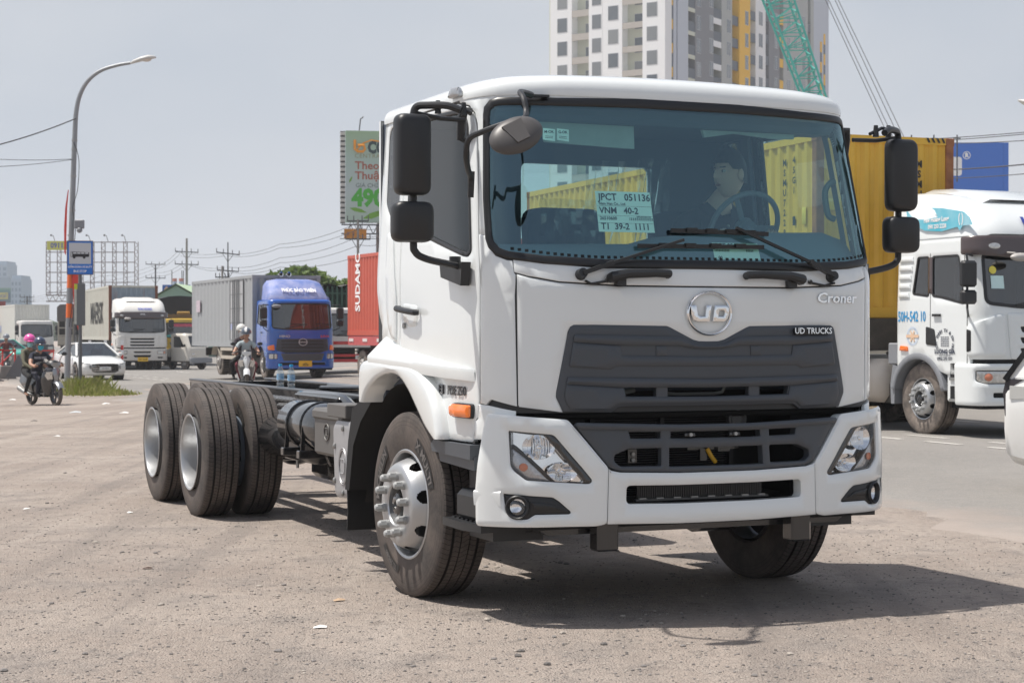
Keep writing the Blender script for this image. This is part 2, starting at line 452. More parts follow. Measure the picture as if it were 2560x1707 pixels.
# ------------------------------------------------------------------ the lie of the land
def sstep(x, a, b):
    t = max(0., min(1., (x-a)/(b-a))); return t*t*(3-2*t)
def gz(x, y):
    """the yard falls gently away towards the far left"""
    return -.32*sstep(y, 15, 44)*sstep(-x, 4.5, 12.5)
D = {
'seal_out': [(0,2.678),(-.32,2.678),(-.771,2.662),(-1.105,2.662),(-1.152,2.653),(-1.194,2.617),(-1.202,2.577),(-1.22,2.147),(-1.211,1.934),(-1.194,1.891),(-1.152,1.851),(-1.09,1.83),(-.906,1.805),(-.584,1.785),(-.062,1.788),(0,1.788),(.062,1.788),(.584,1.785),(.906,1.805),(1.09,1.83),(1.152,1.851),(1.194,1.891),(1.211,1.934),(1.22,2.147),(1.202,2.577),(1.194,2.617),(1.152,2.653),(1.105,2.662),(.771,2.662),(.32,2.678)],
'seal_in': [(0,2.629),(-.326,2.629),(-.774,2.621),(-1.085,2.622),(-1.125,2.617),(-1.152,2.598),(-1.158,2.559),(-1.176,2.145),(-1.169,1.956),(-1.158,1.921),(-1.124,1.885),(-1.08,1.869),(-.903,1.846),(-.579,1.832),(-.056,1.834),(0,1.834),(.056,1.834),(.579,1.832),(.903,1.846),(1.08,1.869),(1.124,1.885),(1.158,1.921),(1.169,1.956),(1.176,2.145),(1.158,2.559),(1.152,2.598),(1.125,2.617),(1.085,2.622),(.774,2.621),(.326,2.629)],
'front_panel': [(0,1.693),(-.069,1.693),(-.505,1.694),(-.835,1.71),(-.989,1.737),(-1.046,1.753),(-1.046,1.646),(-1.039,1.102),(-1.034,1.092),(-.884,1.073),(-.815,1.064),(-.846,1.137),(-.842,1.169),(-.788,1.469),(-.775,1.487),(-.754,1.496),(-.249,1.491),(-.228,1.484),(-.096,1.422),(-.062,1.414),(-.016,1.412),(0,1.412),(.016,1.412),(.062,1.414),(.096,1.422),(.228,1.484),(.249,1.491),(.754,1.496),(.775,1.487),(.788,1.469),(.842,1.169),(.846,1.137),(.815,1.064),(.884,1.073),(1.034,1.092),(1.039,1.102),(1.046,1.646),(1.046,1.753),(.989,1.737),(.835,1.71),(.505,1.694),(.069,1.693)],
'cowl': [(0,1.793),(-.062,1.793),(-.583,1.79),(-.905,1.81),(-1.058,1.827),(-1.057,1.764),(-.988,1.745),(-.835,1.718),(-.505,1.703),(-.069,1.701),(0,1.701),(.069,1.701),(.505,1.703),(.835,1.718),(.988,1.745),(1.057,1.764),(1.058,1.827),(.905,1.81),(.583,1.79),(.062,1.793)],
'grille': [(0,1.417),(-.016,1.417),(-.058,1.418),(-.091,1.426),(-.224,1.489),(-.245,1.496),(-.628,1.502),(-.759,1.501),(-.776,1.492),(-.784,1.477),(-.852,1.161),(-.851,1.14),(-.815,1.068),(-.783,1.067),(-.556,1.06),(-.519,1.085),(-.472,1.09),(-.166,1.087),(0,1.087),(.166,1.087),(.472,1.09),(.519,1.085),(.556,1.06),(.783,1.067),(.815,1.068),(.851,1.14),(.852,1.161),(.784,1.477),(.776,1.492),(.759,1.501),(.628,1.502),(.245,1.496),(.224,1.489),(.091,1.426),(.058,1.418),(.016,1.417)],
'g_hole_a': [(-.485,1.184),(-.304,1.182),(-.304,1.137),(-.476,1.139)],
'g_hole_b': [(0,1.179),(-.016,1.179),(-.239,1.182),(-.239,1.136),(-.016,1.133),(0,1.133),(.016,1.133),(.239,1.136),(.239,1.182),(.016,1.179)],
'g_strip_a': [(0,1.399),(-.016,1.399),(-.062,1.4),(-.096,1.406),(-.17,1.439),(-.203,1.441),(-.755,1.451),(-.76,1.44),(-.763,1.417),(-.502,1.399),(-.17,1.397),(-.096,1.382),(-.016,1.379),(0,1.379),(.016,1.379),(.096,1.382),(.17,1.397),(.502,1.399),(.763,1.417),(.76,1.44),(.755,1.451),(.203,1.441),(.17,1.439),(.096,1.406),(.062,1.4),(.016,1.399)],
'g_block_a': [(0,1.339),(-.016,1.339),(-.5,1.345),(-.509,1.396),(-.763,1.413),(-.783,1.3),(-.774,1.29),(-.565,1.276),(-.534,1.292),(-.016,1.29),(0,1.29),(.016,1.29),(.534,1.292),(.565,1.276),(.774,1.29),(.783,1.3),(.763,1.413),(.509,1.396),(.5,1.345),(.016,1.339)],
'g_strip_b': [(0,1.222),(-.016,1.222),(-.791,1.238),(-.796,1.225),(-.8,1.206),(-.502,1.187),(-.016,1.183),(0,1.183),(.016,1.183),(.502,1.187),(.8,1.206),(.796,1.225),(.791,1.238),(.016,1.222)],
'g_block_b': [(0,1.13),(-.016,1.13),(-.479,1.136),(-.49,1.182),(-.799,1.203),(-.808,1.143),(-.796,1.104),(-.773,1.076),(-.563,1.069),(-.529,1.096),(-.472,1.101),(-.166,1.098),(0,1.098),(.166,1.098),(.472,1.101),(.529,1.096),(.563,1.069),(.773,1.076),(.796,1.104),(.808,1.143),(.799,1.203),(.49,1.182),(.479,1.136),(.016,1.13)],
'g_rib': [(-.308,1.395),(-.247,1.395),(-.247,1.344),(-.308,1.344)],
'badge_plate': [(.511,1.486),(.738,1.492),(.74,1.457),(.513,1.451)],
'corner': [(-1.268,1.958),(-1.2,1.953),(-1.192,1.891),(-1.151,1.847),(-1.09,1.824),(-1.062,1.821),(-1.059,1.761),(-1.052,1.751),(-1.057,1.646),(-1.046,1.098),(-1.045,1.094),(-1.181,1.126),(-1.194,1.124),(-1.222,1.1),(-1.294,1.105),(-1.292,1.468)],
'corner_low': [(-1.291,1.101),(-1.217,1.097),(-1.051,1.07),(-1.056,.929),(-1.325,.92),(-1.314,1.013),(-1.287,1.026),(-1.28,1.092)],
'door': [(-1.775,2.663),(-1.47,2.657),(-1.354,2.639),(-1.285,2.592),(-1.259,2.525),(-1.286,1.804),(-1.306,1.106),(-1.344,.905),(-1.343,.919),(-1.427,.915),(-1.782,.901),(-1.821,1.04),(-1.902,1.16),(-2.031,1.244),(-2.188,1.283),(-2.351,1.299),(-2.358,1.376),(-2.399,1.864),(-2.55,2.243),(-2.665,2.553),(-2.641,2.606)],
'door_handle': [(-2.372,1.611),(-2.056,1.578),(-2.056,1.543),(-2.386,1.565)],
'fl_out': [(-3.176,1.281),(-2.957,1.291),(-2.678,1.288),(-2.411,1.286),(-2.182,1.282),(-1.962,1.258),(-1.799,1.184),(-1.685,1.067),(-1.63,.937),(-1.632,.917)],
'fl_in': [(-2.9,1.047),(-2.678,1.17),(-2.596,1.204),(-2.411,1.234),(-2.244,1.219),(-2.12,1.163),(-1.963,1.056),(-1.822,.956),(-1.73,.936)],
'indicator': [(-1.548,1.087),(-1.494,1.096),(-1.321,1.094),(-1.325,1.03),(-1.54,1.033)],
'bumper_corner': [(-1.218,1.06),(-.812,1.029),(-.609,.785),(-.617,.508),(-.671,.497),(-1.295,.497),(-1.311,.509),(-1.316,.672),(-1.301,.798),(-1.25,1.004),(-1.23,1.053)],
'hl_hole': [(-1.117,.972),(-1.113,.976),(-.895,.956),(-.878,.947),(-.696,.73),(-.696,.718),(-.707,.709),(-.728,.708),(-1.031,.73),(-1.092,.774),(-1.112,.8)],
'hl_lens': [(-1.108,.974),(-.942,.957),(-.919,.943),(-.787,.784),(-.734,.723),(-.744,.709),(-.896,.72),(-1.031,.732),(-1.088,.776),(-1.109,.802)],
'fog_hole': [(-1.151,.664),(-.896,.645),(-.865,.626),(-.804,.573),(-.803,.564),(-.81,.559),(-.985,.559),(-1.023,.537),(-1.057,.534),(-1.095,.544),(-1.13,.577),(-1.144,.619)],
'fog_inner': [(-1.008,.624),(-.904,.611),(-.884,.6),(-.853,.586),(-.993,.588)],
'bumper_mid': [(0,.752),(-.223,.752),(-.547,.762),(-.595,.772),(-.606,.781),(-.613,.506),(-.223,.498),(0,.498),(.223,.498),(.613,.506),(.606,.781),(.595,.772),(.547,.762),(.223,.752)],
'bm_hole': [(0,.692),(-.223,.692),(-.499,.696),(-.513,.685),(-.515,.618),(-.503,.603),(-.223,.598),(0,.598),(.223,.598),(.503,.603),(.515,.618),(.513,.685),(.499,.696),(.223,.692)],
'lower_grille': [(0,.997),(-.216,.997),(-.763,1.014),(-.777,1.001),(-.604,.79),(-.583,.78),(-.543,.767),(-.223,.755),(0,.755),(.223,.755),(.543,.767),(.583,.78),(.604,.79),(.777,1.001),(.763,1.014),(.216,.997)],
'lg_hole_a': [(-.494,.966),(-.319,.963),(-.32,.929),(-.485,.932)],
'lg_hole_b': [(0,.961),(-.217,.961),(-.263,.962),(-.265,.928),(-.218,.927),(0,.927),(.218,.927),(.265,.928),(.263,.962),(.217,.961)],
'lg_hole_c': [(-.574,.851),(-.497,.881),(-.317,.882),(-.32,.788),(-.543,.79),(-.577,.818)],
'lg_hole_d': [(0,.88),(-.22,.88),(-.274,.881),(-.277,.784),(-.223,.783),(0,.783),(.223,.783),(.277,.784),(.274,.881),(.22,.88)],
'lg_strip': [(0,.995),(-.216,.995),(-.763,1.012),(-.772,1.001),(-.759,.983),(-.217,.968),(0,.968),(.217,.968),(.759,.983),(.772,1.001),(.763,1.012),(.216,.995)],
}
# ================================================================== ground, road, markings
def ground_mat(name, asphalt):
    m = bpy.data.materials.new(name); m.use_nodes = True; nt = m.node_tree; b = nt.nodes['Principled BSDF']; L = nt.links
    t = _n(nt, 'ShaderNodeTexCoord'); v = t.outputs['Object']
    def noise(s, d=6., r=.6):
        n = _n(nt, 'ShaderNodeTexNoise', Scale=s, Detail=d, Roughness=r); L.new(v, n.inputs['Vector']); return n.outputs['Fac']
    def rmp(sock, a, c, lo=0., hi=1.):
        r = _n(nt, 'ShaderNodeMapRange'); r.inputs[1].default_value, r.inputs[2].default_value, r.inputs[3].default_value, r.inputs[4].default_value = a, c, lo, hi
        L.new(sock, r.inputs['Value']); return r.outputs['Result']
    def mix(f, a, c, mode='MIX'):
        x = _n(nt, 'ShaderNodeMixRGB'); x.blend_type = mode
        for i, k in ((0, f), (1, a), (2, c)):
            if isinstance(k, (int, float)): x.inputs[i].default_value = k
            elif isinstance(k, tuple): x.inputs[i].default_value = (*k, 1)
            else: L.new(k, x.inputs[i])
        return x.outputs['Color']
    def mul(a, c):
        x = _n(nt, 'ShaderNodeMath'); x.operation = 'MULTIPLY'
        for i, k in ((0, a), (1, c)):
            if isinstance(k, float): x.inputs[i].default_value = k
            else: L.new(k, x.inputs[i])
        return x.outputs[0]
    vo = _n(nt, 'ShaderNodeTexVoronoi', Scale=95. if not asphalt else 140.); L.new(v, vo.inputs['Vector'])
    vc = _n(nt, 'ShaderNodeSeparateColor'); L.new(vo.outputs['Color'], vc.inputs[0])
    vb = _n(nt, 'ShaderNodeTexVoronoi', Scale=26.); L.new(v, vb.inputs['Vector'])
    vbc = _n(nt, 'ShaderNodeSeparateColor'); L.new(vb.outputs['Color'], vbc.inputs[0])
    if asphalt:
        base = mix(rmp(noise(.35), .35, .65), (.205, .196, .185), (.255, .243, .228))
        base = mix(rmp(noise(6., 8.), .35, .7, 0., .45), base, (.30, .275, .245))
        base = mix(rmp(vc.outputs[0], .2, 1., 0., .35), base, (.12, .12, .12))
        base = mix(rmp(vc.outputs[1], .75, 1., 0., .5), base, (.42, .40, .38))
        sx = _n(nt, 'ShaderNodeSeparateXYZ'); L.new(v, sx.inputs[0])                            # dirt creeping over the near edge
        def ma(op, a, c, d=0.):
            x = _n(nt, 'ShaderNodeMath'); x.operation = op
            for i, k in ((0, a), (1, c), (2, d)):
                if isinstance(k, (int, float)): x.inputs[i].default_value = k
                else: L.new(k, x.inputs[i])
            return x.outputs[0]
        tt = ma('MULTIPLY_ADD', sx.outputs[0], RN[0], ma('MULTIPLY_ADD', sx.outputs[1], RN[1], -(RP[0]*RN[0]+RP[1]*RN[1])))
        base = mix(rmp(ma('MULTIPLY_ADD', noise(.9, 8., .7), -3.0, tt), -1.4, -.2, 1., 0.), base, mix(rmp(noise(.42, 6., .65), .36, .64), (.285, .245, .218), (.37, .324, .29)))
    else:
        base = mix(rmp(noise(.42, 6., .65), .36, .64), (.335, .280, .243), (.440, .378, .330))           # packed earth, paler where dusty
        base = mix(rmp(noise(1.7, 7., .65), .50, .68, 0., .85), base, (.265, .235, .215))             # old tarmac showing through
        base = mix(rmp(noise(15., 7., .75), .46, .66, 0., .32), base, (.24, .208, .186))            # coarse mottling of bedded stones
        grain = rmp(noise(9., 8., .7), .38, .68)
        base = mix(mul(rmp(vc.outputs[0], .35, 1., 0., .6), grain), base, (.19, .172, .160))      # small dark stones
        base = mix(mul(rmp(vc.outputs[1], .72, 1., 0., .8), grain), base, (.46, .42, .37))        # pale chips
        mp = _n(nt, 'ShaderNodeMapping'); mp.inputs['Rotation'].default_value = (0, 0, -.407); mp.inputs['Scale'].default_value = (2.6, .11, 1.); L.new(v, mp.inputs['Vector'])   # wheel tracks worn along the lane
        tk = _n(nt, 'ShaderNodeTexNoise', Scale=1., Detail=5., Roughness=.55); L.new(mp.outputs['Vector'], tk.inputs['Vector'])
        base = mix(rmp(tk.outputs['Fac'], .54, .64, 0., .42), base, (.225, .198, .18))
        base = mix(rmp(tk.outputs['Fac'], .42, .34, 0., .45), base, (.44, .385, .34))
        base = mix(rmp(vbc.outputs[0], .95, .96, 0., .45), base, (.21, .19, .175))
        base = mix(rmp(noise(3.4, 6., .6), .62, .72, 0., .5), base, (.19, .162, .143))               # oily damp spots
        base = mix(rmp(noise(.23, 7., .7), .54, .66, 0., .6), base, (.275, .238, .212))               # worn darker lanes
    L.new(base, b.inputs['Base Color']); b.inputs['Roughness'].default_value = .95; b.inputs['Specular IOR Level'].default_value = .25
    bp = _n(nt, 'ShaderNodeBump', Strength=1. if not asphalt else .35, Distance=.022)
    h = mix(.55, rmp(vo.outputs['Distance'], 0., .8, 1., 0.), noise(40., 8., .7)); L.new(h, bp.inputs['Height'])
    bp2 = _n(nt, 'ShaderNodeBump', Strength=.8 if not asphalt else .2, Distance=.07); L.new(noise(3.2, 6., .6), bp2.inputs['Height'])
    L.new(bp2.outputs['Normal'], bp.inputs['Normal']); L.new(bp.outputs['Normal'], b.inputs['Normal'])
    return m
RD = (-.396, .918); RN = (.918, .396)            # along the road (away), across it (to the far side)
RP = (2.94, 14.07)                               # a point of the near edge
M_DIRT, M_ROAD = ground_mat('packed_gravel', False), ground_mat('worn_asphalt', True)
def axis(vals):  # graded grid lines
    return sorted(set(vals))
gx = axis([-1500, -700, -350, -180, -100, -70, -50] + [-40+k*2 for k in range(0, 36)] + [40, 50, 70, 100, 180, 350, 700, 1500])
gy = axis([-60, -20, 0] + [2+k for k in range(0, 60)] + [65, 70, 80, 90, 110, 140, 200, 300, 500, 900, 1600])
mb = MB()
vs = [(x, y, gz(x, y)) for y in gy for x in gx]; n = len(gx)
mb.add(vs, [(j*n+i, j*n+i+1, (j+1)*n+i+1, (j+1)*n+i) for j in range(len(gy)-1) for i in range(n-1)])
tag(mb.build('ground', M_DIRT, fix=False), kind='structure')
# the highway runs from lower right to upper left past the yard
def road(s, t, z=0.):
    x, y = RP[0]+RD[0]*s+RN[0]*t, RP[1]+RD[1]*s+RN[1]*t
    return (x, y, gz(x, y)+z)
rnd = random.Random(3)
S_ = [-60, -40, -30, -22] + [-16+k*.25 for k in range(0, 200)] + [34+k for k in range(1, 60)] + [100, 120, 150, 200, 300, 500]
mb = MB(); w = 0.; rows = []
for s in S_:
    w = w*.8+rnd.uniform(-.16, .16); e = w+.35*math.sin(s*.7)+.2*math.sin(s*1.9+1) + (.5*math.sin(s*.23) if s > 0 else 0)
    rows.append([road(s, t, -.012 if t == e else .004) for t in (e, e+.25, e+.9, 3.4, 6, 9, 12, 16, 20, 25, 30)])
k = len(rows[0]); mb.add([p for r in rows for p in r], [(j*k+i, j*k+i+1, (j+1)*k+i+1, (j+1)*k+i) for j in range(len(rows)-1) for i in range(k-1)])
tag(mb.build('road', M_ROAD, fix=False), kind='structure')
M_LINE = mat('road_paint', (.66, .64, .60), .8, var=.35, vscale=14., dust=.5, dustcol=(.3, .27, .24))
def lane(name, t, s0, s1, dash, gap, wd=.12):
    mb = MB(); s = s0
    while s < s1:
        n = max(1, int(dash/1.0)); pts = []
        for q in range(n+1): pts += [road(s+dash*q/n, t-wd/2, .009), road(s+dash*q/n, t+wd/2, .009)]
        mb.add(pts, [(2*q, 2*q+1, 2*q+3, 2*q+2) for q in range(n)]); s += dash+gap
    return tag(mb.build(name, M_LINE, fix=False), kind='structure')
lane('road_marking', 6.35, -20, 90, .75, .55)
lane('road_marking', 7.05, -20, 90, 1.0, .9, .10)
lane('road_marking', 10.3, -20, 90, 3., 5.)
lane('road_marking', 14.2, -20, 90, 3., 5.)
# ================================================================== materials shared by vehicles
WHITE = mat('white_paint', (.755, .785, .785), .26, coat=1., var=.03, vscale=3.)
GREY_PL = mat('charcoal_plastic', (.060, .068, .080), .42, bump=.04, bscale=700.)
BLACK_PL = mat('black_plastic', (.018, .019, .021), .42, bump=.08, bscale=500.)
DARK = mat('dark_void', (.006, .006, .007), .7)
RUBBER_SEAL = mat('black_rubber_seal', (.012, .012, .013), .35)
CHASSIS = mat('black_chassis_paint', (.014, .015, .017), .22, coat=.8)
CHASSIS_TOP = mat('grey_steel_paint', (.10, .105, .115), .42, metal=.2, var=.2)
CHROME = mat('chrome', (.86, .87, .88), .06, metal=1.)
SILVER = mat('silver_paint', (.50, .51, .52), .34, metal=.65, var=.10, vscale=5.)
ALU = mat('dull_aluminium', (.42, .42, .43), .5, metal=.5, var=.08)
STEEL = mat('galvanised_steel', (.36, .36, .35), .45, metal=.7, var=.2)
NUT = mat('grey_nut_cap', (.40, .41, .41), .42, var=.1)
BOXGREY = mat('grey_brown_plastic', (.11, .105, .10), .5)
INTERIOR = mat('slate_blue_trim', (.085, .105, .14), .7)
DASH = mat('dashboard_grey', (.17, .20, .235), .75)
FABRIC = mat('seat_fabric', (.035, .048, .085), .9, var=.2, vscale=30.)
WS_GLASS = glass('tinted_windscreen_glass', (.70, .96, .93), .175, gcol=(.58, .84, .94))
SIDE_GLASS = glass('side_glass', (.62, .72, .72), .06)
SMOKE_GLASS = glass('dark_window_glass', (.16, .20, .23), .13)
LENS = glass('clear_lens', (.95, .95, .95), .04)
AMBER = mat('amber_lens', (.95, .20, .01), .15, coat=1.)
def tyre_mat(name, dustc, amt):
    m = bpy.data.materials.new(name); m.use_nodes = True; nt = m.node_tree; b = nt.nodes['Principled BSDF']; L = nt.links
    t = _n(nt, 'ShaderNodeTexCoord'); sp = _n(nt, 'ShaderNodeSeparateXYZ'); L.new(t.outputs['Object'], sp.inputs[0])
    def mth(op, a, c=None, d=None):
        x = _n(nt, 'ShaderNodeMath'); x.operation = op
        for i, k in ((0, a), (1, c), (2, d)):
            if k is None: continue
            if isinstance(k, (int, float)): x.inputs[i].default_value = k
            else: L.new(k, x.inputs[i])
        return x.outputs[0]
    ang = mth('ARCTAN2', sp.outputs[2], sp.outputs[1]); rad = mth('SQRT', mth('ADD', mth('MULTIPLY', sp.outputs[1], sp.outputs[1]), mth('MULTIPLY', sp.outputs[2], sp.outputs[2])))
    # sipes cut across the tread ribs, wavy along the width
    wav = mth('MULTIPLY', mth('SINE', mth('MULTIPLY', sp.outputs[0], 85.)), .014)
    fr = mth('FRACT', mth('MULTIPLY', mth('ADD', ang, mth('ADD', wav, mth('MULTIPLY', sp.outputs[0], .25))), 108/6.28318))
    sipe = mth('MULTIPLY', mth('LESS_THAN', fr, .12), mth('GREATER_THAN', rad, .502))
    groove = mth('MULTIPLY', mth('LESS_THAN', rad, .509), mth('MULTIPLY', mth('GREATER_THAN', rad, .485), mth('LESS_THAN', mth('ABSOLUTE', sp.outputs[0]), .10)))
    sipe = mth('MAXIMUM', sipe, groove)
    ns = _n(nt, 'ShaderNodeTexNoise', Scale=5., Detail=7., Roughness=.65); L.new(t.outputs['Object'], ns.inputs['Vector'])
    n2 = _n(nt, 'ShaderNodeTexNoise', Scale=60., Detail=5., Roughness=.7); L.new(t.outputs['Object'], n2.inputs['Vector'])
    r = _n(nt, 'ShaderNodeMapRange'); r.inputs[1].default_value, r.inputs[2].default_value = .3, .75; r.inputs[4].default_value = amt; L.new(ns.outputs['Fac'], r.inputs['Value'])
    # concentric scuff bands on the sidewall
    rb = mth('FRACT', mth('MULTIPLY', rad, 48.)); band = mth('MULTIPLY', mth('LESS_THAN', rb, .16), mth('GREATER_THAN', rad, .43))
    mx = _n(nt, 'ShaderNodeMixRGB'); mx.inputs[1].default_value = (.040, .037, .036, 1); mx.inputs[2].default_value = (*dustc, 1); L.new(r.outputs[0], mx.inputs[0])
    m2 = _n(nt, 'ShaderNodeMixRGB'); m2.inputs[2].default_value = (.14, .125, .115, 1); L.new(mx.outputs[0], m2.inputs[1])
    r2 = _n(nt, 'ShaderNodeMapRange'); r2.inputs[1].default_value, r2.inputs[2].default_value = .45, .8; r2.inputs[4].default_value = .35; L.new(n2.outputs['Fac'], r2.inputs['Value']); L.new(r2.outputs[0], m2.inputs[0])
    m3 = _n(nt, 'ShaderNodeMixRGB'); m3.inputs[2].default_value = (.012, .012, .012, 1); L.new(m2.outputs[0], m3.inputs[1]); L.new(mth('MULTIPLY', sipe, .85), m3.inputs[0])
    m4 = _n(nt, 'ShaderNodeMixRGB'); m4.inputs[2].default_value = (.030, .028, .027, 1); L.new(m3.outputs[0], m4.inputs[1]); L.new(mth('MULTIPLY', band, .5), m4.inputs[0])
    L.new(m4.outputs[0], b.inputs['Base Color']); b.inputs['Roughness'].default_value = .72; b.inputs['Specular IOR Level'].default_value = .35
    bp = _n(nt, 'ShaderNodeBump', Strength=.35, Distance=.004); L.new(mth('ADD', n2.outputs['Fac'], mth('MULTIPLY', mth('ADD', sipe, band), -1.)), bp.inputs['Height']); L.new(bp.outputs[0], b.inputs['Normal'])
    return m
TYRE = tyre_mat('new_tyre_rubber', (.155, .125, .108), .85)
TYRE_DUSTY = tyre_mat('dusty_tyre_rubber', (.36, .30, .255), .95)
TYRE_MARK = mat('glossy_black_rubber', (.016, .015, .015), .5)
TYRE_TEXT = mat('tyre_lettering', (.13, .12, .115), .6)

def tyre_mesh(name, R_, W_, r_in, m, fine=True, mark=None, n=72):
    """tyre around the local X axis, outer sidewall at x = -W_/2"""
    k = R_/.515; h = W_/2
    half = [(h*.80, r_in), (h*.93, r_in+.012), (h*1.0, r_in+.06*k), (h*1.02, r_in+.11*k), (h*.99, R_-.055*k), (h*.95, R_-.028*k), (h*.90, R_-.012*k), (h*.86, R_-.005*k)]
    tread = []
    if fine:
        for c, w, d in ((-.52, .065, .020), (-.18, .028, .014), (.18, .028, .014), (.52, .065, .020)):
            tread += [((c-w)*h, R_), ((c-w*.7)*h, R_-d), ((c+w*.7)*h, R_-d), ((c+w)*h, R_)]
    prof = [(-a, b) for a, b in half] + tread + half[::-1]
    mb = MB(); mb.lathe(prof, n=n)
    if mark:
        for txt, a0, size in mark:       # dark shield with raised letters on the outer sidewall
            rm = (r_in+R_-.05*k)/2+.004; hw = size*.72; span = .5*size*.62*len(txt)/rm+.10
            q = []; ns = 14
            for i in range(ns+1):
                a = a0-span+2*span*i/ns
                q += [(-h*1.03-.0015, (rm-hw)*math.cos(a), (rm-hw)*math.sin(a)), (-h*1.03-.0015, (rm+hw)*math.cos(a+.03), (rm+hw)*math.sin(a+.03))]
            mb.add(q, [(2*i, 2*i+1, 2*i+3, 2*i+2) for i in range(ns)], 1)
            vs, fs, rim = glyphs(txt, size*1.25, .03, 1.1)
            # reading direction runs clockwise seen from outside (-X)
            pts = []
            for x, y in vs:
                a = a0+x/rm; pts.append((-h*1.03-.004, (rm+y)*math.cos(a), (rm+y)*math.sin(a)))
            mb.add(pts, fs, 2)
    return mb.build(name, [m, TYRE_MARK, TYRE_TEXT], sharp=28, fix=False)
def front_wheel(name, parent, loc, side, tyre_o, nuts=True, big=True, M_=None, TXT=True):
    """wheel part: pressed steel disc with hand holes; sub-parts: tyre, hub, wheel nuts. side -1 = outer face towards -X"""
    M_ = M_ or SILVER
    mb = MB(); n = 240
    # rim barrel and bulging disc
    mb.lathe([(-.020, .300), (-.026, .306), (-.030, .300), (-.026, .288), (-.012, .283), (.09, .276), (.24, .276)], n=60)
    prof = [(.085, .276), (.060, .274), (.036, .270), (.014, .264), (-.008, .257), (-.030, .249), (-.050, .241), (-.068, .232), (-.082, .222), (-.091, .208), (-.094, .192), (-.094, .118), (-.086, .112), (-.040, .110)]
    holes = 8
    def skip(k, i):
        if k < 3 or k > 26: return False
        a = (i/n*holes) % 1.0
        return ((a-.5+.5/n)/.19)**2+((k-13.5)/10.)**2 < 1
    pf_ = prof; prof = [pf_[0], pf_[1]]
    for a_, b_ in zip(pf_[1:8], pf_[2:9]): prof += [tuple(p_+(q_-p_)*j_/4 for p_, q_ in zip(a_, b_)) for j_ in (1, 2, 3, 4)]
    prof += pf_[9:]
    mb.lathe(prof, n=n, skip=skip)
    mb.lathe([(.10, .0), (.10, .27)], n=40, mi=1)
    o = mb.build(name, [M_, DARK], parent, loc, sharp=30, fix=False)
    h = MB(); h.lathe([(-.045, .105), (-.050, .085), (-.06, .070), (-.085, .062), (-.094, .045), (-.094, .020), (-.086, .016), (-.086, 0.)], n=28); h.lathe([(-.04, .106), (-.04, 0)], n=28)
    for k in range(6): h.cyl((-.06, .085*math.cos(k*1.047), .085*math.sin(k*1.047)), (-.045, .085*math.cos(k*1.047), .085*math.sin(k*1.047)), .009, n=6)
    h.build('hub', CHASSIS, o, sharp=30)
    nm = None
    if nuts:
        for k in range(10):
            a = 2*math.pi*(k+.5)/10
            if nm is None:
                q = MB(); q.cyl((-.014, 0, 0), (.0, 0, 0), .024, n=14); q.cyl((-.046, 0, 0), (-.014, 0, 0), .0225, n=6); q.tube([(-.046, 0, 0), (-.056, 0, 0), (-.060, 0, 0)], [.020, .016, .006], n=10)
                b_ = q.build('wheel_nut', NUT, o, sharp=25); nm = b_.data
            else: b_ = link('wheel_nut', nm, o)
            b_.location = (-.094, .162*math.cos(a), .162*math.sin(a))
    t = link('tyre', tyre_o, o); t.location = (.108, 0, 0)
    if side > 0: o.rotation_euler = (0, 0, R(180))
    return o
def dual_wheel(name, parent, loc, side, tyre_o, M_=None):
    M_ = M_ or SILVER
    mb = MB(); n = 80
    mb.lathe([(-.020, .300), (-.026, .306), (-.030, .300), (-.026, .288), (-.010, .283), (.06, .279), (.13, .270), (.16, .262), (.165, .235), (.165, .12)], n=n)
    def skip(k, i):
        if k not in (1, 2, 3): return False
        return abs(((i/n*8) % 1.)-.5) < .17
    mb.lathe([(.24, .27), (.215, .255), (.205, .240), (.195, .225), (.19, .20), (.17, .19), (.165, .12)], n=n)
    mb.lathe([(.10, .12), (.09, .10), (.085, 0)], n=24, mi=1)
    mb.lathe([(.28, .306), (.285, .29), (.25, .28), (.16, .27)], n=40)
    o = mb.build(name, [M_, CHASSIS], parent, loc, sharp=30, fix=False)
    t = link('tyre', tyre_o, o); t.location = (.13, 0, 0)
    if side > 0: o.rotation_euler = (0, 0, R(180))
    return o

# ================================================================== the white cab-chassis truck
TY = .407
T = thing('cab_chassis_truck', 'large white cab and bare chassis lorry parked on the gravel in front', 'truck', (1.0144, 9.1947, 0), TY)
CAB = Surf([(0, 0), (.4, .005), (.76, .026), (.9, .055), (1.0, .09), (1.06, .125), (1.11, .175), (1.15, .25), (1.17, .33), (1.18, .42), (1.19, .6), (1.19, 1.86)],
           lambda z: .24*soft(z-1.74), lambda z: .053*max(0, z-1.8), 1.6)
BMP = Surf([(0, -.11), (.3, -.10), (.62, -.07), (.8, -.03), (.95, .0), (1.06, .045), (1.13, .1), (1.19, .165), (1.225, .24), (1.235, .35), (1.235, .6)],
           lambda z: .07*soft(z-.8), lambda z: .0, 1.6)
UE = 2.79                                          # u of the cab's rear corner
so, si = D['seal_out'], D['seal_in']
h = len(so)//2+1
so_l = [p for p in so if p[0] <= 0]; si_l = [p for p in si if p[0] <= 0]
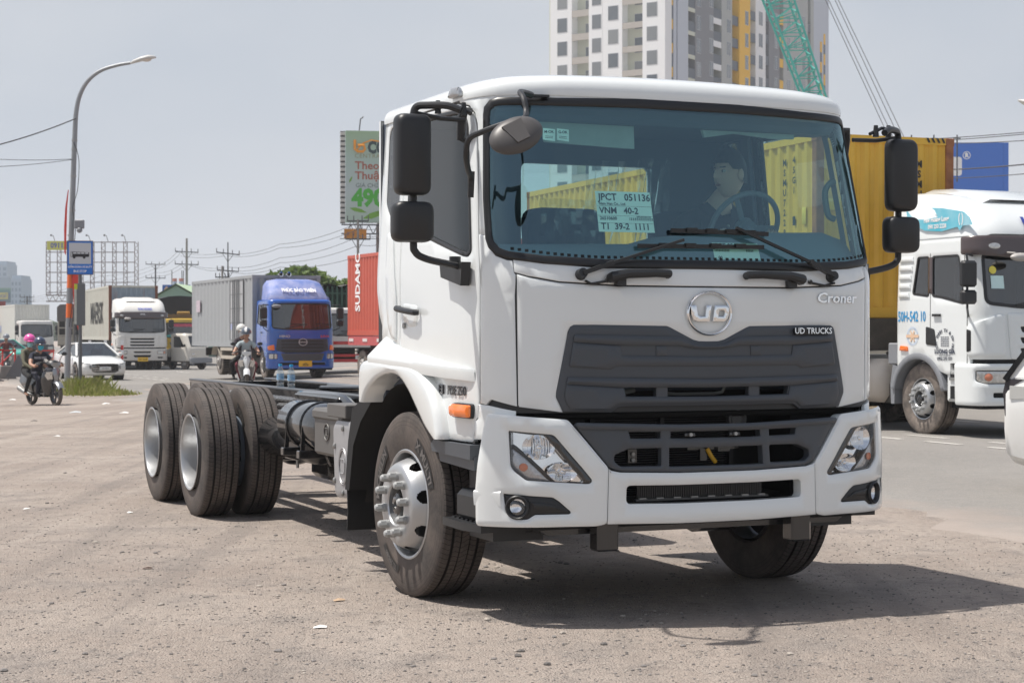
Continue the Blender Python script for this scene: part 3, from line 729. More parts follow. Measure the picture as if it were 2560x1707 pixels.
# --- inner shell (black, shows in the gaps), with openings
ws_hole = rounded(si, .03)
shell = MB()
win_l = rounded([(-1.345, 2.545), (-1.40, 2.615), (-1.50, 2.630), (-2.29, 2.648), (-2.29, 2.045), (-1.42, 1.855), (-1.375, 1.85), (-1.335, 1.875)], .03)
qwin_l = rounded([(-2.46, 2.640), (-2.69, 2.645), (-2.72, 2.60), (-2.70, 2.20), (-2.64, 2.135), (-2.46, 2.09)], .03)
arch_l = [(-2.95, .90), (-2.95, 1.02)]+[(-2.25+.66*math.cos(a), .62+.60*math.sin(a)) for a in [R(150-10*k) for k in range(13)]]+[(-1.64, .90)]
skin(shell, CAB, [(-UE, 1.30), (-2.9, 1.30), (-2.9, .98)][0:1]+[(-2.30, 1.30), (-1.9, 1.16), (-1.72, .93), (-1.10, .93), (-1.06, 1.06), (1.06, 1.06), (1.10, .93), (1.72, .93), (1.9, 1.16), (2.30, 1.30), (UE, 1.30), (UE, 2.685), (-UE, 2.685)],
     [ws_hole, win_l, qwin_l, mir(win_l), mir(qwin_l), [(-.62, 1.11), (.62, 1.11), (.62, 1.21), (-.62, 1.21)]], off=-.014, thick=.02, r=0, step=.09)
shell.build('cab_shell', BLACK_PL, T)
# --- header and windscreen pillars
hd = [(-1.262, 1.958), (-1.252, 2.30), (-1.252, 2.53), (-1.272, 2.592), (-1.33, 2.638), (-1.45, 2.664), (-1.45, 2.682), (-1.0, 2.690), (-.5, 2.696), (0, 2.698), (.5, 2.696), (1.0, 2.690), (1.45, 2.682), (1.45, 2.664), (1.33, 2.638), (1.272, 2.592), (1.252, 2.53), (1.252, 2.30), (1.262, 1.958)]
lo_l = [p for p in so_l if p[1] >= 1.945]           # seal outline from centre top down the left pillar
lo_l = [(0, so[0][1])]+[p for p in lo_l if p[0] < -.01]+[(-1.214, 1.958)]
hd = hd+[(-a, b) for a, b in lo_l[::-1]]+lo_l[1:]
panel('header_panel', WHITE, T, CAB, hd, off=.0, thick=.02, r=.005, step=.06)
# --- roof
rf = MB(); us = [-UE+2*UE*k/96 for k in range(97)]
def ring(dz, i):
    out = []
    for u in us:
        crown = .022*(1-min(1, abs(u)/1.2)**2); p = CAB(u, 2.66+crown*.6, .004 if i == 0 else .004)
        x, y, z = p; cx_, cy_ = 0, 1.05
        n_ = Vector(CAB(u, 2.5, .1))-Vector(CAB(u, 2.5))
        out.append((x-n_.x*10*i, y-n_.y*10*i, 2.690+crown*.3+dz+crown*(dz/.09)))
    return out
rings = [ring(-.016, .001), ring(.0, -.0015), ring(.022, .002), ring(.044, .012), ring(.062, .030), ring(.078, .062), ring(.090, .12), ring(.100, .32)]
rf.loft(rings, closed=True, cap=True)
rf.build('roof', WHITE, T, sharp=50, fix=False)
for x, y in ((-.55, 1.15), (-.38, 1.18)): m_ = MB(); m_.ball((x, y, 2.80), (.05, .035, .018), 12, 6); m_.build('roof_cap', BLACK_PL, T)
mk = panel('marker_lamp', SILVER, T, CAB, rounded([(-1.54, 2.690), (-1.39, 2.690), (-1.40, 2.738), (-1.50, 2.742)], .02), off=.040, thick=.03, r=.012, step=.04)
panel('lens', LENS, mk, CAB, rounded([(-1.47, 2.696), (-1.40, 2.696), (-1.41, 2.732), (-1.46, 2.734)], .015), off=.048, thick=.01, r=.006, step=.04)
# --- windscreen, seal
panel('windscreen_seal', RUBBER_SEAL, T, CAB, so, [si], off=.010, thick=.03, r=.008, step=.06)
ws = MB(); skin(ws, CAB, si, off=.0, thick=0, r=0, step=.06); wso = ws.build('windscreen', WS_GLASS, T, fix=False)
band = MB()                                        # printed dot border along the lower edge of the glass
for k in range(60):
    u = -1.06+2.12*k/59; zb = 1.832+.038*max(0, (abs(u)-.55)/.5)**2*1.0
    for d in range(2): band.add([CAB(u-.009, zb+.004, .0015), CAB(u+.009, zb+.004, .0015), CAB(u+.009, zb+.018, .0015), CAB(u-.009, zb+.018, .0015)], [(0, 1, 2, 3)])
band.build('glass_border', BLACK_PL, wso, fix=False)['kind'] = 'stuff'
# --- cowl, bonnet flap, corners
panel('cowl_panel', WHITE, T, CAB, D['cowl'], off=.002, thick=.02, r=.004, step=.06)
panel('front_flap', WHITE, T, CAB, D['front_panel'], off=.006, thick=.025, r=.010, step=.045)
for s in (-1, 1):
    f = (lambda p: p) if s < 0 else mir
    panel('corner_panel', WHITE, T, CAB, f([(max(a_, -1.262), b_) for a_, b_ in D['corner']]), off=.004, thick=.02, r=.005, step=.045)
    panel('corner_lower_panel', WHITE, T, CAB, f(D['corner_low']), off=.0, thick=.02, r=.004, step=.05)
# --- grille
holes = [D['g_hole_a'], mir(D['g_hole_a']), D['g_hole_b']]
g = MB(); skin(g, CAB, D['grille'], holes, off=.008, thick=.04, r=.006, step=.05)
go = g.build('grille', GREY_PL, T, sharp=40)
g = MB()
for k, o_, r_ in (('g_strip_a', .026, .012), ('g_strip_b', .028, .014)): skin(g, CAB, D[k], off=o_, thick=.03, r=r_, step=.05)
g.build('grille_bar', GREY_PL, go, sharp=50)
g = MB()
gb = D['g_block_b']
skin(g, CAB, D['g_block_a'], off=.020, thick=.02, r=.010, step=.05); skin(g, CAB, gb, [], off=.020, thick=.02, r=.010, step=.05)
skin(g, CAB, D['g_rib'], off=.014, thick=.01, r=.003, step=.05); skin(g, CAB, mir(D['g_rib']), off=.014, thick=.01, r=.003, step=.05)
g.build('grille_block', GREY_PL, go, sharp=50)
bp_ = panel('badge_plate', BLACK_PL, go, CAB, rounded(D['badge_plate'], .006), off=.030, thick=.02, r=.003, step=.05)
lettering('badge_lettering', CHROME, go, 'UD TRUCKS', CAB, .626, 1.4705, .044, off=.031, depth=.003, bold=.012, wide=1.0)
# --- emblem
em = MB(); zc = 1.5616; n_ = 56; rg = []
for k in range(n_+1):
    a = 2*math.pi*k/n_; rg.append([CAB(r_*math.cos(a), zc+.87*r_*math.sin(a), o_) for r_, o_ in ((.136, .004), (.134, .018), (.126, .026), (.117, .018), (.115, .004))])
em.loft(rg, closed=False)
emo = em.build('emblem', CHROME, T, fix=False, sharp=60)
lt = MB()
sq = lambda p: [(a, zc+.95*(b+.006)) for a, b in p]
def slab(poly, o1=.026, o0=.006): skin(lt, CAB, sq(poly), off=o1, thick=o1-o0, r=.004, step=.03)
slab([(-.114, .036), (-.083, .036), (-.073, -.018), (-.060, -.024), (-.030, -.024), (-.022, .036), (.006, .036), (-.006, -.049), (-.076, -.049), (-.100, -.040), (-.112, -.012)])
# D with counter
skin(lt, CAB, sq([(.014, -.049), (.026, .036), (.094, .036), (.108, .022), (.110, -.010), (.100, -.036), (.082, -.049)]), [sq([(.046, -.024), (.052, .013), (.080, .013), (.085, .004), (.084, -.012), (.076, -.024)])], off=.026, thick=.02, r=.004, step=.03)
lt.build('emblem_letters', CHROME, emo, sharp=50)
lettering('model_lettering', CHROME, T, 'Croner', CAB, .805, 1.645, .074, off=.006, depth=.008, bold=.02, wide=1.25, slant=.12)
# --- doors
LEDGE = [(-1.372, 1.269), (-1.514, 1.294), (-2.36, 1.376)]
door = [(-1.266, 1.13), (-1.264, 1.6), (-1.262, 1.958), (-1.255, 2.30), (-1.256, 2.525), (-1.278, 2.590), (-1.34, 2.634), (-1.46, 2.660), (-2.382, 2.672), (-2.382, 1.25), (-2.08, 1.235), (-1.93, 1.17), (-1.82, 1.04), (-1.755, .905), (-1.325, .905), (-1.30, 1.02), (-1.278, 1.04)]
door_l = shift(door, -.010)
quarter_l = [(-2.392, 1.385), (-2.392, 2.672), (-UE, 2.676), (-UE, 1.70), (-2.745, 1.56), (-2.70, 1.50), (-2.70, 1.415)]
for s in (-1, 1):
    f = (lambda p: p) if s < 0 else mir
    dr = panel('door', WHITE, T, CAB, f(door_l), [f(win_l)], off=.0, thick=.03, r=.005, step=.07)
    w = MB(); skin(w, CAB, f(win_l), off=-.010, thick=0, r=0, step=.1); w.build('door_window', SIDE_GLASS, dr, fix=False)
    panel('window_gasket', BLACK_PL, dr, CAB, f([(a-.0, b) for a, b in win_l]), [f(inset(clean(win_l), .022))], off=.003, thick=.02, r=.004, step=.07)
    q = panel('rear_quarter_panel', WHITE, T, CAB, f(quarter_l), [f(qwin_l)], off=-.004, thick=.03, r=.005, step=.07)
    w = MB(); skin(w, CAB, f(qwin_l), off=-.010, thick=0, r=0, step=.1); w.build('quarter_window', SMOKE_GLASS, q, fix=False)
    # moulded crease sweeping down at the cab's rear
    panel('quarter_moulding', WHITE, q, CAB, f(rounded([(-2.44, 1.42), (-2.44, 1.66), (-2.52, 2.02), (-2.62, 2.04), (-2.60, 1.62), (-2.56, 1.48), (-2.50, 1.42)], .04)), off=.012, thick=.02, r=.012, step=.05)
    # handle and its recess
    panel('handle_recess', WHITE, dr, CAB, f(rounded([(-2.33, 1.53), (-2.33, 1.625), (-2.10, 1.61), (-2.10, 1.50), (-2.22, 1.49)], .03)), off=.004, thick=.006, r=.003, step=.04)
    hh = MB(); hp = [CAB(s*u, z, o_) for u, z, o_ in ((2.36, 1.598, .01), (2.34, 1.597, .035), (2.25, 1.588, .042), (2.12, 1.577, .042), (2.06, 1.572, .03), (2.05, 1.572, .01))]
    hh.tube(hp, [.016, .018, .017, .017, .018, .015], 10); hh.build('door_handle', BLACK_PL, dr)
    lk = MB(); lk.cyl(CAB(s*2.30, 1.50, 0), CAB(s*2.30, 1.50, .010), .017, n=14); lk.build('lock', STEEL, dr)
    iq = f(rounded(D['indicator'], .015))
    ind = panel('side_indicator', BLACK_PL, dr, CAB, inset(clean(iq), -.006), off=.020, thick=.03, r=.004, step=.04)
    panel('lens', AMBER, ind, CAB, iq, off=.040, thick=.025, r=.012, step=.03)
    # stepped crease round the indicator
    mbx = MB()
    a_, b_, c_, d_ = [(s*abs(u), z) for u, z in ((-1.62, 1.115), (-1.29, 1.112), (-1.30, 1.02), (-1.60, 1.025))]
    if s < 0:
        DCH = mat('chrome_dark_reflection', (.07, .07, .075), .25, metal=.5); lettering('power_lettering', DCH, dr, 'PDE 250', CAB, -1.515, 1.160, .068, off=.004, depth=.003, bold=.012, wide=.98)  # bright chrome badge; the dark reflections in it are put into its colour
        pe = panel('power_emblem', DCH, dr, CAB, rounded([(-1.752, 1.140), (-1.69, 1.138), (-1.69, 1.188), (-1.752, 1.19)], .008), [rounded([(-1.74, 1.17), (-1.705, 1.169), (-1.705, 1.18), (-1.74, 1.181)], .002), rounded([(-1.74, 1.150), (-1.705, 1.149), (-1.705, 1.162), (-1.74, 1.163)], .002)], off=.010, thick=.008, r=.002, step=.03)
# --- wheel arch flares and shoulder ledges
FO = catmull([(-2.93, 1.06), (-2.93, 1.16), (-2.92, 1.25), (-2.86, 1.292), (-2.70, 1.296), (-2.45, 1.292), (-2.20, 1.283), (-1.97, 1.258), (-1.80, 1.184), (-1.688, 1.067), (-1.635, .95), (-1.63, .905)], 5)
FI = catmull([(-2.87, 1.055), (-2.83, 1.10), (-2.77, 1.14), (-2.70, 1.172), (-2.60, 1.206), (-2.42, 1.233), (-2.25, 1.220), (-2.11, 1.160), (-1.96, 1.055), (-1.83, .963), (-1.75, .925), (-1.70, .905)], 5)
for s in (-1, 1):
    f = (lambda p: p) if s < 0 else mir
    mb = MB(); rows = []
    for (a, b), (c, d) in zip(FO, FI):
        l = math.hypot(a-c, b-d); e = (a-c)/l, (b-d)/l; q = lambda k, o_, p=(a, b): CAB(s*abs(p[0]+e[0]*k), p[1]+e[1]*k, o_)
        rows.append([q(.012, -.02), q(.010, .030), q(.002, .052), q(-.012, .064), q(-.03, .067), q(.03, .066, (c, d)), q(.010, .062, (c, d)), q(.0, .050, (c, d)), q(.0, -.30, (c, d))])
    mb.loft(rows, closed=False); mb.add([rows[0][i] for i in (0, 1, 2, 3, 4, 5, 6, 7)], [tuple(range(8))]); fl = mb.build('wheel_arch_flare', WHITE, T, sharp=50)
    mb = MB(); tp, bt = [(-2.62, 1.435), (-2.36, 1.378), (-1.9, 1.331), (-1.52, 1.294), (-1.372, 1.270)], [(-2.76, 1.318), (-2.20, 1.303), (-1.80, 1.284), (-1.42, 1.270), (-1.31, 1.262)]
    K_ = [.064, .064, .052, .028, .004]; rows = []
    for (a, b), (c, d), k in zip(catmull(tp, 4), catmull(bt, 4), catmull([(k,) for k in K_], 4)):
        k = k[0]; rows.append([CAB(s*abs(a), b+.006, -.01), CAB(s*abs(a), b, .006), CAB(s*abs(c), d+.012, k), CAB(s*abs(c), d-.004, k+.002), CAB(s*abs(c), d-.05, k-.004), CAB(s*abs(c), d-.05, -.01)])
    mb.loft(rows, closed=False); mb.add([p for p in rows[0]]+[CAB(s*2.70, 1.30, -.3), CAB(s*2.62, 1.43, -.3)], [(0, 1, 2, 3, 4, 5), (1, 7, 6, 2)]); mb.build('shoulder_ledge', WHITE, fl, sharp=45)
    # black liner hugging the tyre behind
    ln = MB(); pr = []
    for k in range(16):
        a = R(35+k*10); pr.append((2.25-.93-1.37+1.27+.64*math.cos(a)*-1+.0, .56+.61*math.sin(a)))
    yc = 1.30; pts = [(yc-.66, .86)]+[(yc-.64*math.cos(R(a)), .54+.64*math.sin(R(a))) for a in range(30, 181, 10)]+[(yc+.68, .46)]
    x0, x1 = sorted((s*1.20, s*.72))
    ln.loft([[(x0, y, z) for y, z in pts], [(x1, y, z) for y, z in pts]], closed=False)
    ln.loft([[(s*.72, y, z) for y, z in pts], [(s*.72, yc, .5) for _ in pts]], closed=False)
    # outer lip of the rear guard, a broad plastic band that drops behind the wheel
    lip = [(1.93, 1.19), (2.02, 1.17), (2.06, 1.08), (2.28, 1.00), (2.36, .80), (2.42, .50), (2.34, .50), (2.26, .78), (2.12, .93), (1.96, 1.03), (1.86, 1.10)]
    ln.prism(lip, 'x', s*1.18, s*.74)
    ln.build('wheel_arch_liner', mat('liner_black', (.009, .009, .010), .75), T, sharp=30)
    mf = MB(); mf.loft([[(s*x, 2.40+.012*math.sin(k*1.7), z) for x in (1.17, .80)]+[(s*x, 2.415+.012*math.sin(k*1.7), z) for x in (.80, 1.17)] for k, z in enumerate((.66, .56, .46, .36, .25))]); mf.build('mudflap', mat('liner_black', (.009, .009, .010), .75), T)
    # boarding steps
    st = MB(); st.prism([(.28, .895), (.80, .895), (.84, .87), (.82, .835), (.28, .82)], 'x', s*1.215, s*.85); st.prism([(.27, .835), (.78, .835), (.75, .785), (.27, .765)], 'x', s*1.195, s*.85)
    sto = st.build('upper_step', GREY_PL, T, sharp=30)
    st = MB(); st.box(s*1.08, s*.8, .30, .62, .40, .74); st.box(s*1.17, s*.8, .27, .60, .495, .655, b=.03); st.build('step_housing', BLACK_PL, T, sharp=30)
    pl = MB(); pl.prism([(.20, .0), (.74, .0), (.70, -.12), (.2, -.12)] and [(s*.86, .24), (s*1.18, .22), (s*1.215, .40), (s*1.20, .70), (s*.86, .74)], 'z', .455, .495)
    for i in range(6):
        for j in range(7): pl.box(s*(.92+.045*i)-.012, s*(.92+.045*i)+.012, .28+.06*j, .312+.06*j, .495, .503)
    pl.build('step_plate', BLACK_PL, T, sharp=30)
    pl = MB()
    for i in range(5):
        for j in range(8): pl.box(s*(.98+.045*i)-.012, s*(.98+.045*i)+.012, .32+.06*j, .352+.06*j, .90, .910)
    pl.build('step_tread', BLACK_PL, sto)
# --- bumper
for s in (-1, 1):
    f = (lambda p: p) if s < 0 else mir
    hh = rounded(D['hl_hole'], .012)
    b_ = panel('bumper_corner', WHITE, T, BMP, f(rounded(D['bumper_corner'], .018)), [f(hh), f(rounded(D['fog_hole'], .008))], off=.0, thick=.07, r=.012, step=.04, sharp=50)
    # crease line round the bumper's lower third
    bx = MB()
    for (u0, u1) in ((-1.314, -1.16),):
        bx.loft([[BMP(s*abs(u0), z, o_) for z, o_ in ((.676, .0), (.668, .007), (.655, .008), (.60, .002))], [BMP(s*abs(u1), z, o_) for z, o_ in ((.676, .0), (.668, .007), (.655, .008), (.60, .002))]], closed=False)
    bx.build('crease', WHITE, b_, fix=True)
    # lamp unit: black bowl, chrome reflectors, clear cover
    hlm = panel('headlamp', BLACK_PL, T, BMP, f(inset(clean(D['hl_hole']), -.015)), off=-.065, thick=.03, r=0, step=.05)
    cv = MB(); skin(cv, BMP, f(D['hl_lens']), off=-.008, thick=0, r=0, step=.05); cv.build('cover', LENS, hlm, fix=False)
    rimb = panel('bezel', mat('dark_gloss', (.015, .015, .016), .12, coat=1.), hlm, BMP, f(hh), [f(inset(clean(D['hl_lens']), .004))], off=-.014, thick=.03, r=.002, step=.05)
    tr = [(-1.108, .974), (-.942, .957), (-.919, .943), (-.787, .784), (-.734, .723), (-.744, .709), (-.885, .722), (-1.02, .848), (-1.088, .897), (-1.108, .905)]
    rf_ = MB(); skin(rf_, BMP, f(inset(clean(tr), .006)), off=-.050, thick=.01, r=0, step=.05)
    def bowl(c, rx, rz, dep, k=1.0):
        rings_ = []
        for q in range(6):
            t = q/5; rr = .18+.82*t; rings_.append([BMP(s*abs(c[0])+rx*rr*math.cos(a), c[1]+rz*rr*math.sin(a), -.055+dep*(rr**2)) for a in [2*math.pi*i/28 for i in range(28)]])
        rf_.loft(rings_, closed=True, cap=False); rf_.ball(BMP(s*abs(c[0]), c[1], -.035), (.014, .02, .014), 10, 6)
    bowl((-.965, .895), .085, .062, .040); bowl((-.845, .768), .078, .050, .036)
    rf_.build('reflector', CHROME, hlm, fix=False, sharp=60)
    fins = MB()
    for q in range(9):
        u_ = s*(.885+.014*q); fins.add([BMP(u_, .86, -.03), BMP(u_+.005, .86, -.026), BMP(u_+.005, .935, -.026), BMP(u_, .935, -.03)], [(0, 1, 2, 3)])
    for q in range(7):
        zz = .722+.008*q; fins.add([BMP(s*.80, zz, -.028), BMP(s*.88, zz, -.028), BMP(s*.88, zz+.003, -.025), BMP(s*.80, zz+.003, -.025)], [(0, 1, 2, 3)])
    fins.build('reflector_fins', mat('bright_ribs', (.75, .76, .78), .2, metal=.9), hlm, fix=False)['kind'] = 'stuff'
    panel('divider', BLACK_PL, hlm, BMP, f([(-1.108, .906), (-1.088, .901), (-1.022, .853), (-.880, .722), (-.898, .721), (-1.032, .845), (-1.094, .888), (-1.108, .892)]), off=-.018, thick=.03, r=.002, step=.05)
    tm = mat('turn_lamp_ribs', (.56, .57, .59), .25, metal=.6, var=.3, vscale=90.)
    panel('turn_lamp', tm, hlm, BMP, f([(-1.109, .888), (-1.094, .885), (-1.034, .842), (-.902, .722), (-1.031, .735), (-1.086, .778), (-1.108, .803)]), off=-.030, thick=.02, r=.004, step=.04)
    od = MB(); od.lathe([(0, 0), (0, .022), (.006, .023)], n=20); od.v = [BMP(s*1.045+b*s, .795+c*.9, -.027+a) for a, b, c in od.v]
    od.build('turn_bulb', mat('orange_bulb', (.60, .22, .12), .3), hlm, fix=False)
    # fog lamp in its black recess
    fp = [p for p in D['fog_hole']]
    fg = panel('fog_lamp', BLACK_PL, T, BMP, f(rounded(inset(clean(fp), -.002), .006)), [f(ell(-1.076, .597, .046, .046))], off=-.012, thick=.05, r=.010, step=.035)
    rg_ = []
    for q in range(33):
        a = 2*math.pi*q/32; rg_.append([BMP(s*-1*(-1.076)*1.0+s*0+r_*math.cos(a), .597+r_*math.sin(a), o_) for r_, o_ in ((.062, -.012), (.060, .004), (.054, .008), (.047, .002), (.044, -.03))])
    fm = MB(); fm.loft(rg_, closed=False); fm.build('surround', BLACK_PL, fg, fix=False, sharp=60)
    fm = MB(); fm.loft([[BMP(s*1.076+r_*math.cos(a), .597+r_*math.sin(a), o_) for a in [2*math.pi*q/28 for q in range(28)]] for r_, o_ in ((.047, -.022), (.040, -.016), (.036, -.020), (.012, -.040), (.0005, -.042))], cap=False); fm.build('lamp', CHROME, fg, fix=False, sharp=60)
    fm = MB(); fm.loft([[BMP(s*1.076+r_*math.cos(a), .597+r_*math.sin(a), o_) for a in [2*math.pi*q/28 for q in range(28)]] for r_, o_ in ((.044, -.014), (.025, -.009), (.0005, -.007))], cap=False); fm.build('lens', LENS, fg, fix=False, sharp=60)
    panel('recess', BLACK_PL, fg, BMP, f(rounded(D['fog_inner'], .006)), off=-.004, thick=.01, r=.004, step=.04)
bm_h = rounded(D['bm_hole'], .012)
panel('bumper_centre', WHITE, T, BMP, D['bumper_mid'], [bm_h], off=.0, thick=.07, r=.012, step=.045, sharp=50)
lgh = [D['lg_hole_a'], mir(D['lg_hole_a']), D['lg_hole_b'], rounded(D['lg_hole_c'], .012), mir(rounded(D['lg_hole_c'], .012)), D['lg_hole_d']]
lg = panel('lower_grille', GREY_PL, T, BMP, D['lower_grille'], lgh, off=-.010, thick=.05, r=.008, step=.045, sharp=50)
panel('lower_grille_lip', GREY_PL, lg, BMP, D['lg_strip'], off=.012, thick=.03, r=.010, step=.05, sharp=50)
for x in (-.16, .10):
    cl_ = MB(); skin(cl_, BMP, rect(x-.03, x+.03, .936, .952), off=.0, thick=.02, r=.002, step=.05); cl_.build('plate_clip', CHASSIS, lg)
    cl_ = MB(); cl_.cyl(BMP(x, .944, .0), BMP(x, .944, .012), .010, n=10); cl_.build('clip_screw', STEEL, lg)

# --- what shows through the grille: cross-beam, radiators, hoses
eb = MB(); eb.box(-1.0, 1.0, .52, .56, .42, 1.70); eb.box(-1.02, 1.02, .16, .26, 1.02, 1.055, b=.01); eb.box(-.95, .95, .10, .18, .47, .52); eb.box(-1.02, -.62, .20, .5, .5, 1.06); eb.box(.62, 1.02, .20, .5, .5, 1.06)
eb.box(-.9, .9, .30, .5, .44, .60); ebo = eb.build('engine_bay', DARK, T)
rd = MB()
for k in range(34): rd.box(-.52, .30, .30, .33, .60+k*.0125, .6035+k*.0125)
for x in (-.53, -.12, .30): rd.box(x-.012, x+.012, .28, .34, .58, 1.06)
rd.build('radiator', mat('radiator_black', (.03, .03, .032), .4, metal=.5), ebo)
rd = MB()
for k in range(70): rd.box(-.40+k*.0105, -.396+k*.0105, .02, .04, .605, .69)
rd.box(-.42, .36, .0, .03, .606, .616); rd.build('condenser', mat('condenser_grey', (.09, .09, .09), .45, metal=.6), ebo)
for k in range(8): rd = MB(); rd.box(-.40+k*.10, -.36+k*.10, .0, .012, .612, .622); rd.build('condenser_clip', STEEL, ebo)
rd = MB(); rd.tube([(-.22, .12, 1.150), (-.12, .12, 1.143), (.10, .12, 1.143), (.15, .12, 1.150), (.163, .12, 1.172), (.163, .14, 1.2)], .009, 8); rd.build('coolant_pipe', STEEL, ebo)
rd = MB(); rd.tube([(-.46, .12, 1.15), (-.42, .11, 1.158), (-.37, .12, 1.166)], .014, 8)
rd.build('coolant_pipe', STEEL, ebo)
rd = MB(); rd.lathe([(0, .055), (-.03, .055), (-.035, .045), (-.02, .03), (-.02, 0)], o=(.275, .20, 1.005), ax='y', n=24); rd.build('horn', mat('horn_grey', (.10, .10, .10), .4), ebo)
rd = MB(); rd.tube([(.02, .05, .86), (.04, .04, .82), (.07, .05, .79)], .012, 8); rd.build('cable_tie', mat('yellow_plug', (.8, .45, .03), .4), ebo)
for q in ((-.45, -.40, .03, .06, .80, .87), (-.09, .22, .06, .08, .855, .875), (.08, .15, .04, .07, .845, .885), (-.02, .02, .05, .08, .80, .86)): rd = MB(); rd.box(*q); rd.build('bracket', CHASSIS, ebo)
for z in (.815, .845): rd = MB(); rd.cyl((-.425, .03, z), (-.425, .018, z), .010, n=8); rd.build('bolt', STEEL, ebo)
ub = MB(); ub.prism([(-.98, .52), (-.86, .44), (.86, .44), (.98, .52)], 'y', .12, .5); ub.build('under_bumper_beam', CHASSIS, T)
for x in (-.575, .565): ub = MB(); ub.box(x-.06, x+.06, .0, .10, .36, .52, b=.01); ub.build('tow_bracket', CHASSIS, T)
# --- wipers and grab handles
def wiper(px, pz, ex, ez, b0, b1):
    mb = MB(); p0 = CAB(px, pz, .035); e = CAB(ex, ez, .05)
    mb.cyl(CAB(px, pz, .0), CAB(px, pz, .045), .030, .024, 14); m1 = CAB(px+(ex-px)*.28, pz+(ez-pz)*.28, .055)
    mb.bar(p0, m1, .040, .022); mb.bar(m1, e, .024, .014)
    mb.tube([CAB(px+.02, pz-.03, .01), CAB(px+.05*(1 if ex > px else -1), pz-.045, .015), CAB(px+.14*(1 if ex > px else -1), pz-.03, .01)], .007, 6); mb.ball(CAB(px+.14*(1 if ex > px else -1), pz-.026, .01), .013, 8, 6)
    o = mb.build('wiper', BLACK_PL, T)
    w = MB(); pts = [CAB(b0[0]+(b1[0]-b0[0])*k/10, b0[1]+(b1[1]-b0[1])*k/10, .022) for k in range(11)]
    for a, c in zip(pts, pts[1:]): w.bar(a, c, .012, .022)
    for k in (2, 4, 6, 8):
        q = pts[k]; w.box(q[0]-.03, q[0]+.03, q[1]-.02, q[1]+.004, q[2]-.004, q[2]+.016)
    w.build('blade', RUBBER_SEAL, o)
wiper(-.72, 1.752, -.15, 1.925, (-.40, 1.897), (.345, 1.905))
wiper(.76, 1.757, .175, 1.995, (-.20, 1.982), (.385, 1.975))
for s, a, b in ((-1, -.565, -.249), (1, .545, .214)):
    mb = MB(); mb.tube([CAB(a, 1.737, .02), CAB(a, 1.738, .045), CAB(a+(b-a)*.25, 1.745, .055), CAB(a+(b-a)*.75, 1.750, .055), CAB(b, 1.750, .045), CAB(b, 1.750, .02)], [.026, .028, .024, .021, .021, .020], 10)
    mb.box(a+(b-a)*.16-.025, a+(b-a)*.16+.025, -.03, .02, 1.700, 1.735); mb.build('grab_handle', BLACK_PL, T)
# --- mirrors
def mirrors(s):
    X = s*(1.49 if s < 0 else 1.46); ln = lambda p: (p[0]*s, p[1], p[2])
    arm = MB()
    arm.tube([ln(p) for p in catmull([(1.27, .26, 2.575), (1.33, .30, 2.60), (1.41, .36, 2.605), (1.455, .40, 2.60), (1.47, .41, 2.55), (1.47, .41, 2.40), (1.47, .41, 1.95), (1.46, .41, 1.87), (1.40, .41, 1.835), (1.28, .40, 1.81), (1.21, .40, 1.80)], 5)], .019, 10)
    o = arm.build('mirror_arm', BLACK_PL, T)
    for nm, z0, z1, w in (('wide_mirror', 2.150, 2.560, .185), ('kerb_mirror', 1.915, 2.120, .215)):
            # housing is broad across the truck, shallow along it
        mb = MB(); hw = w/2; base = rounded([(-hw, -(z1-z0)/2), (hw, -(z1-z0)/2), (hw, (z1-z0)/2), (-hw, (z1-z0)/2)], .05, 5)
        rings_ = [[(X+p[0]*k, .37+d, (z0+z1)/2+p[1]*k2) for p in base] for d, k, k2 in ((-.052, .78, .86), (-.044, .90, .94), (-.026, .98, .985), (.0, 1., 1.), (.028, 1., 1.), (.034, .97, .98))]
        mb.loft(rings_); mb.build(nm, BLACK_PL, o, sharp=50)
    br = MB(); br.prism([(.66, 1.835), (.34, 1.82), (.36, 1.70), (.64, 1.75)], 'x', s*1.185, s*1.235); br.cyl(ln((1.24, .42, 1.80)), ln((1.24, .42, 1.85)), .03, n=14)
    br.build('mirror_bracket', BLACK_PL, o)
    br = MB(); br.tube([CAB(s*1.30, 2.60, .01), CAB(s*1.30, 2.60, .05), CAB(s*1.33, 2.55, .05), CAB(s*1.36, 2.46, .04), CAB(s*1.36, 2.45, .0)], [.022, .026, .026, .022, .015], 8)
    br.tube([ln((1.20, .30, 2.57)), ln((1.30, .33, 2.61)), ln((1.40, .36, 2.605))], .010, 8)
    br.tube([ln((1.18, .44, 2.55)), ln((1.32, .42, 2.55)), ln((1.46, .41, 2.57))], .012, 8)
    for p in ((1.24, .30, 2.59), (1.36, .35, 2.60)): br.tube([ln((p[0], p[1], p[2]-.035)), ln((p[0], p[1], p[2]+.03))], [.018, .012], 8)
    br.build('mirror_hinge', BLACK_PL, o)
for s in (-1, 1): mirrors(s)
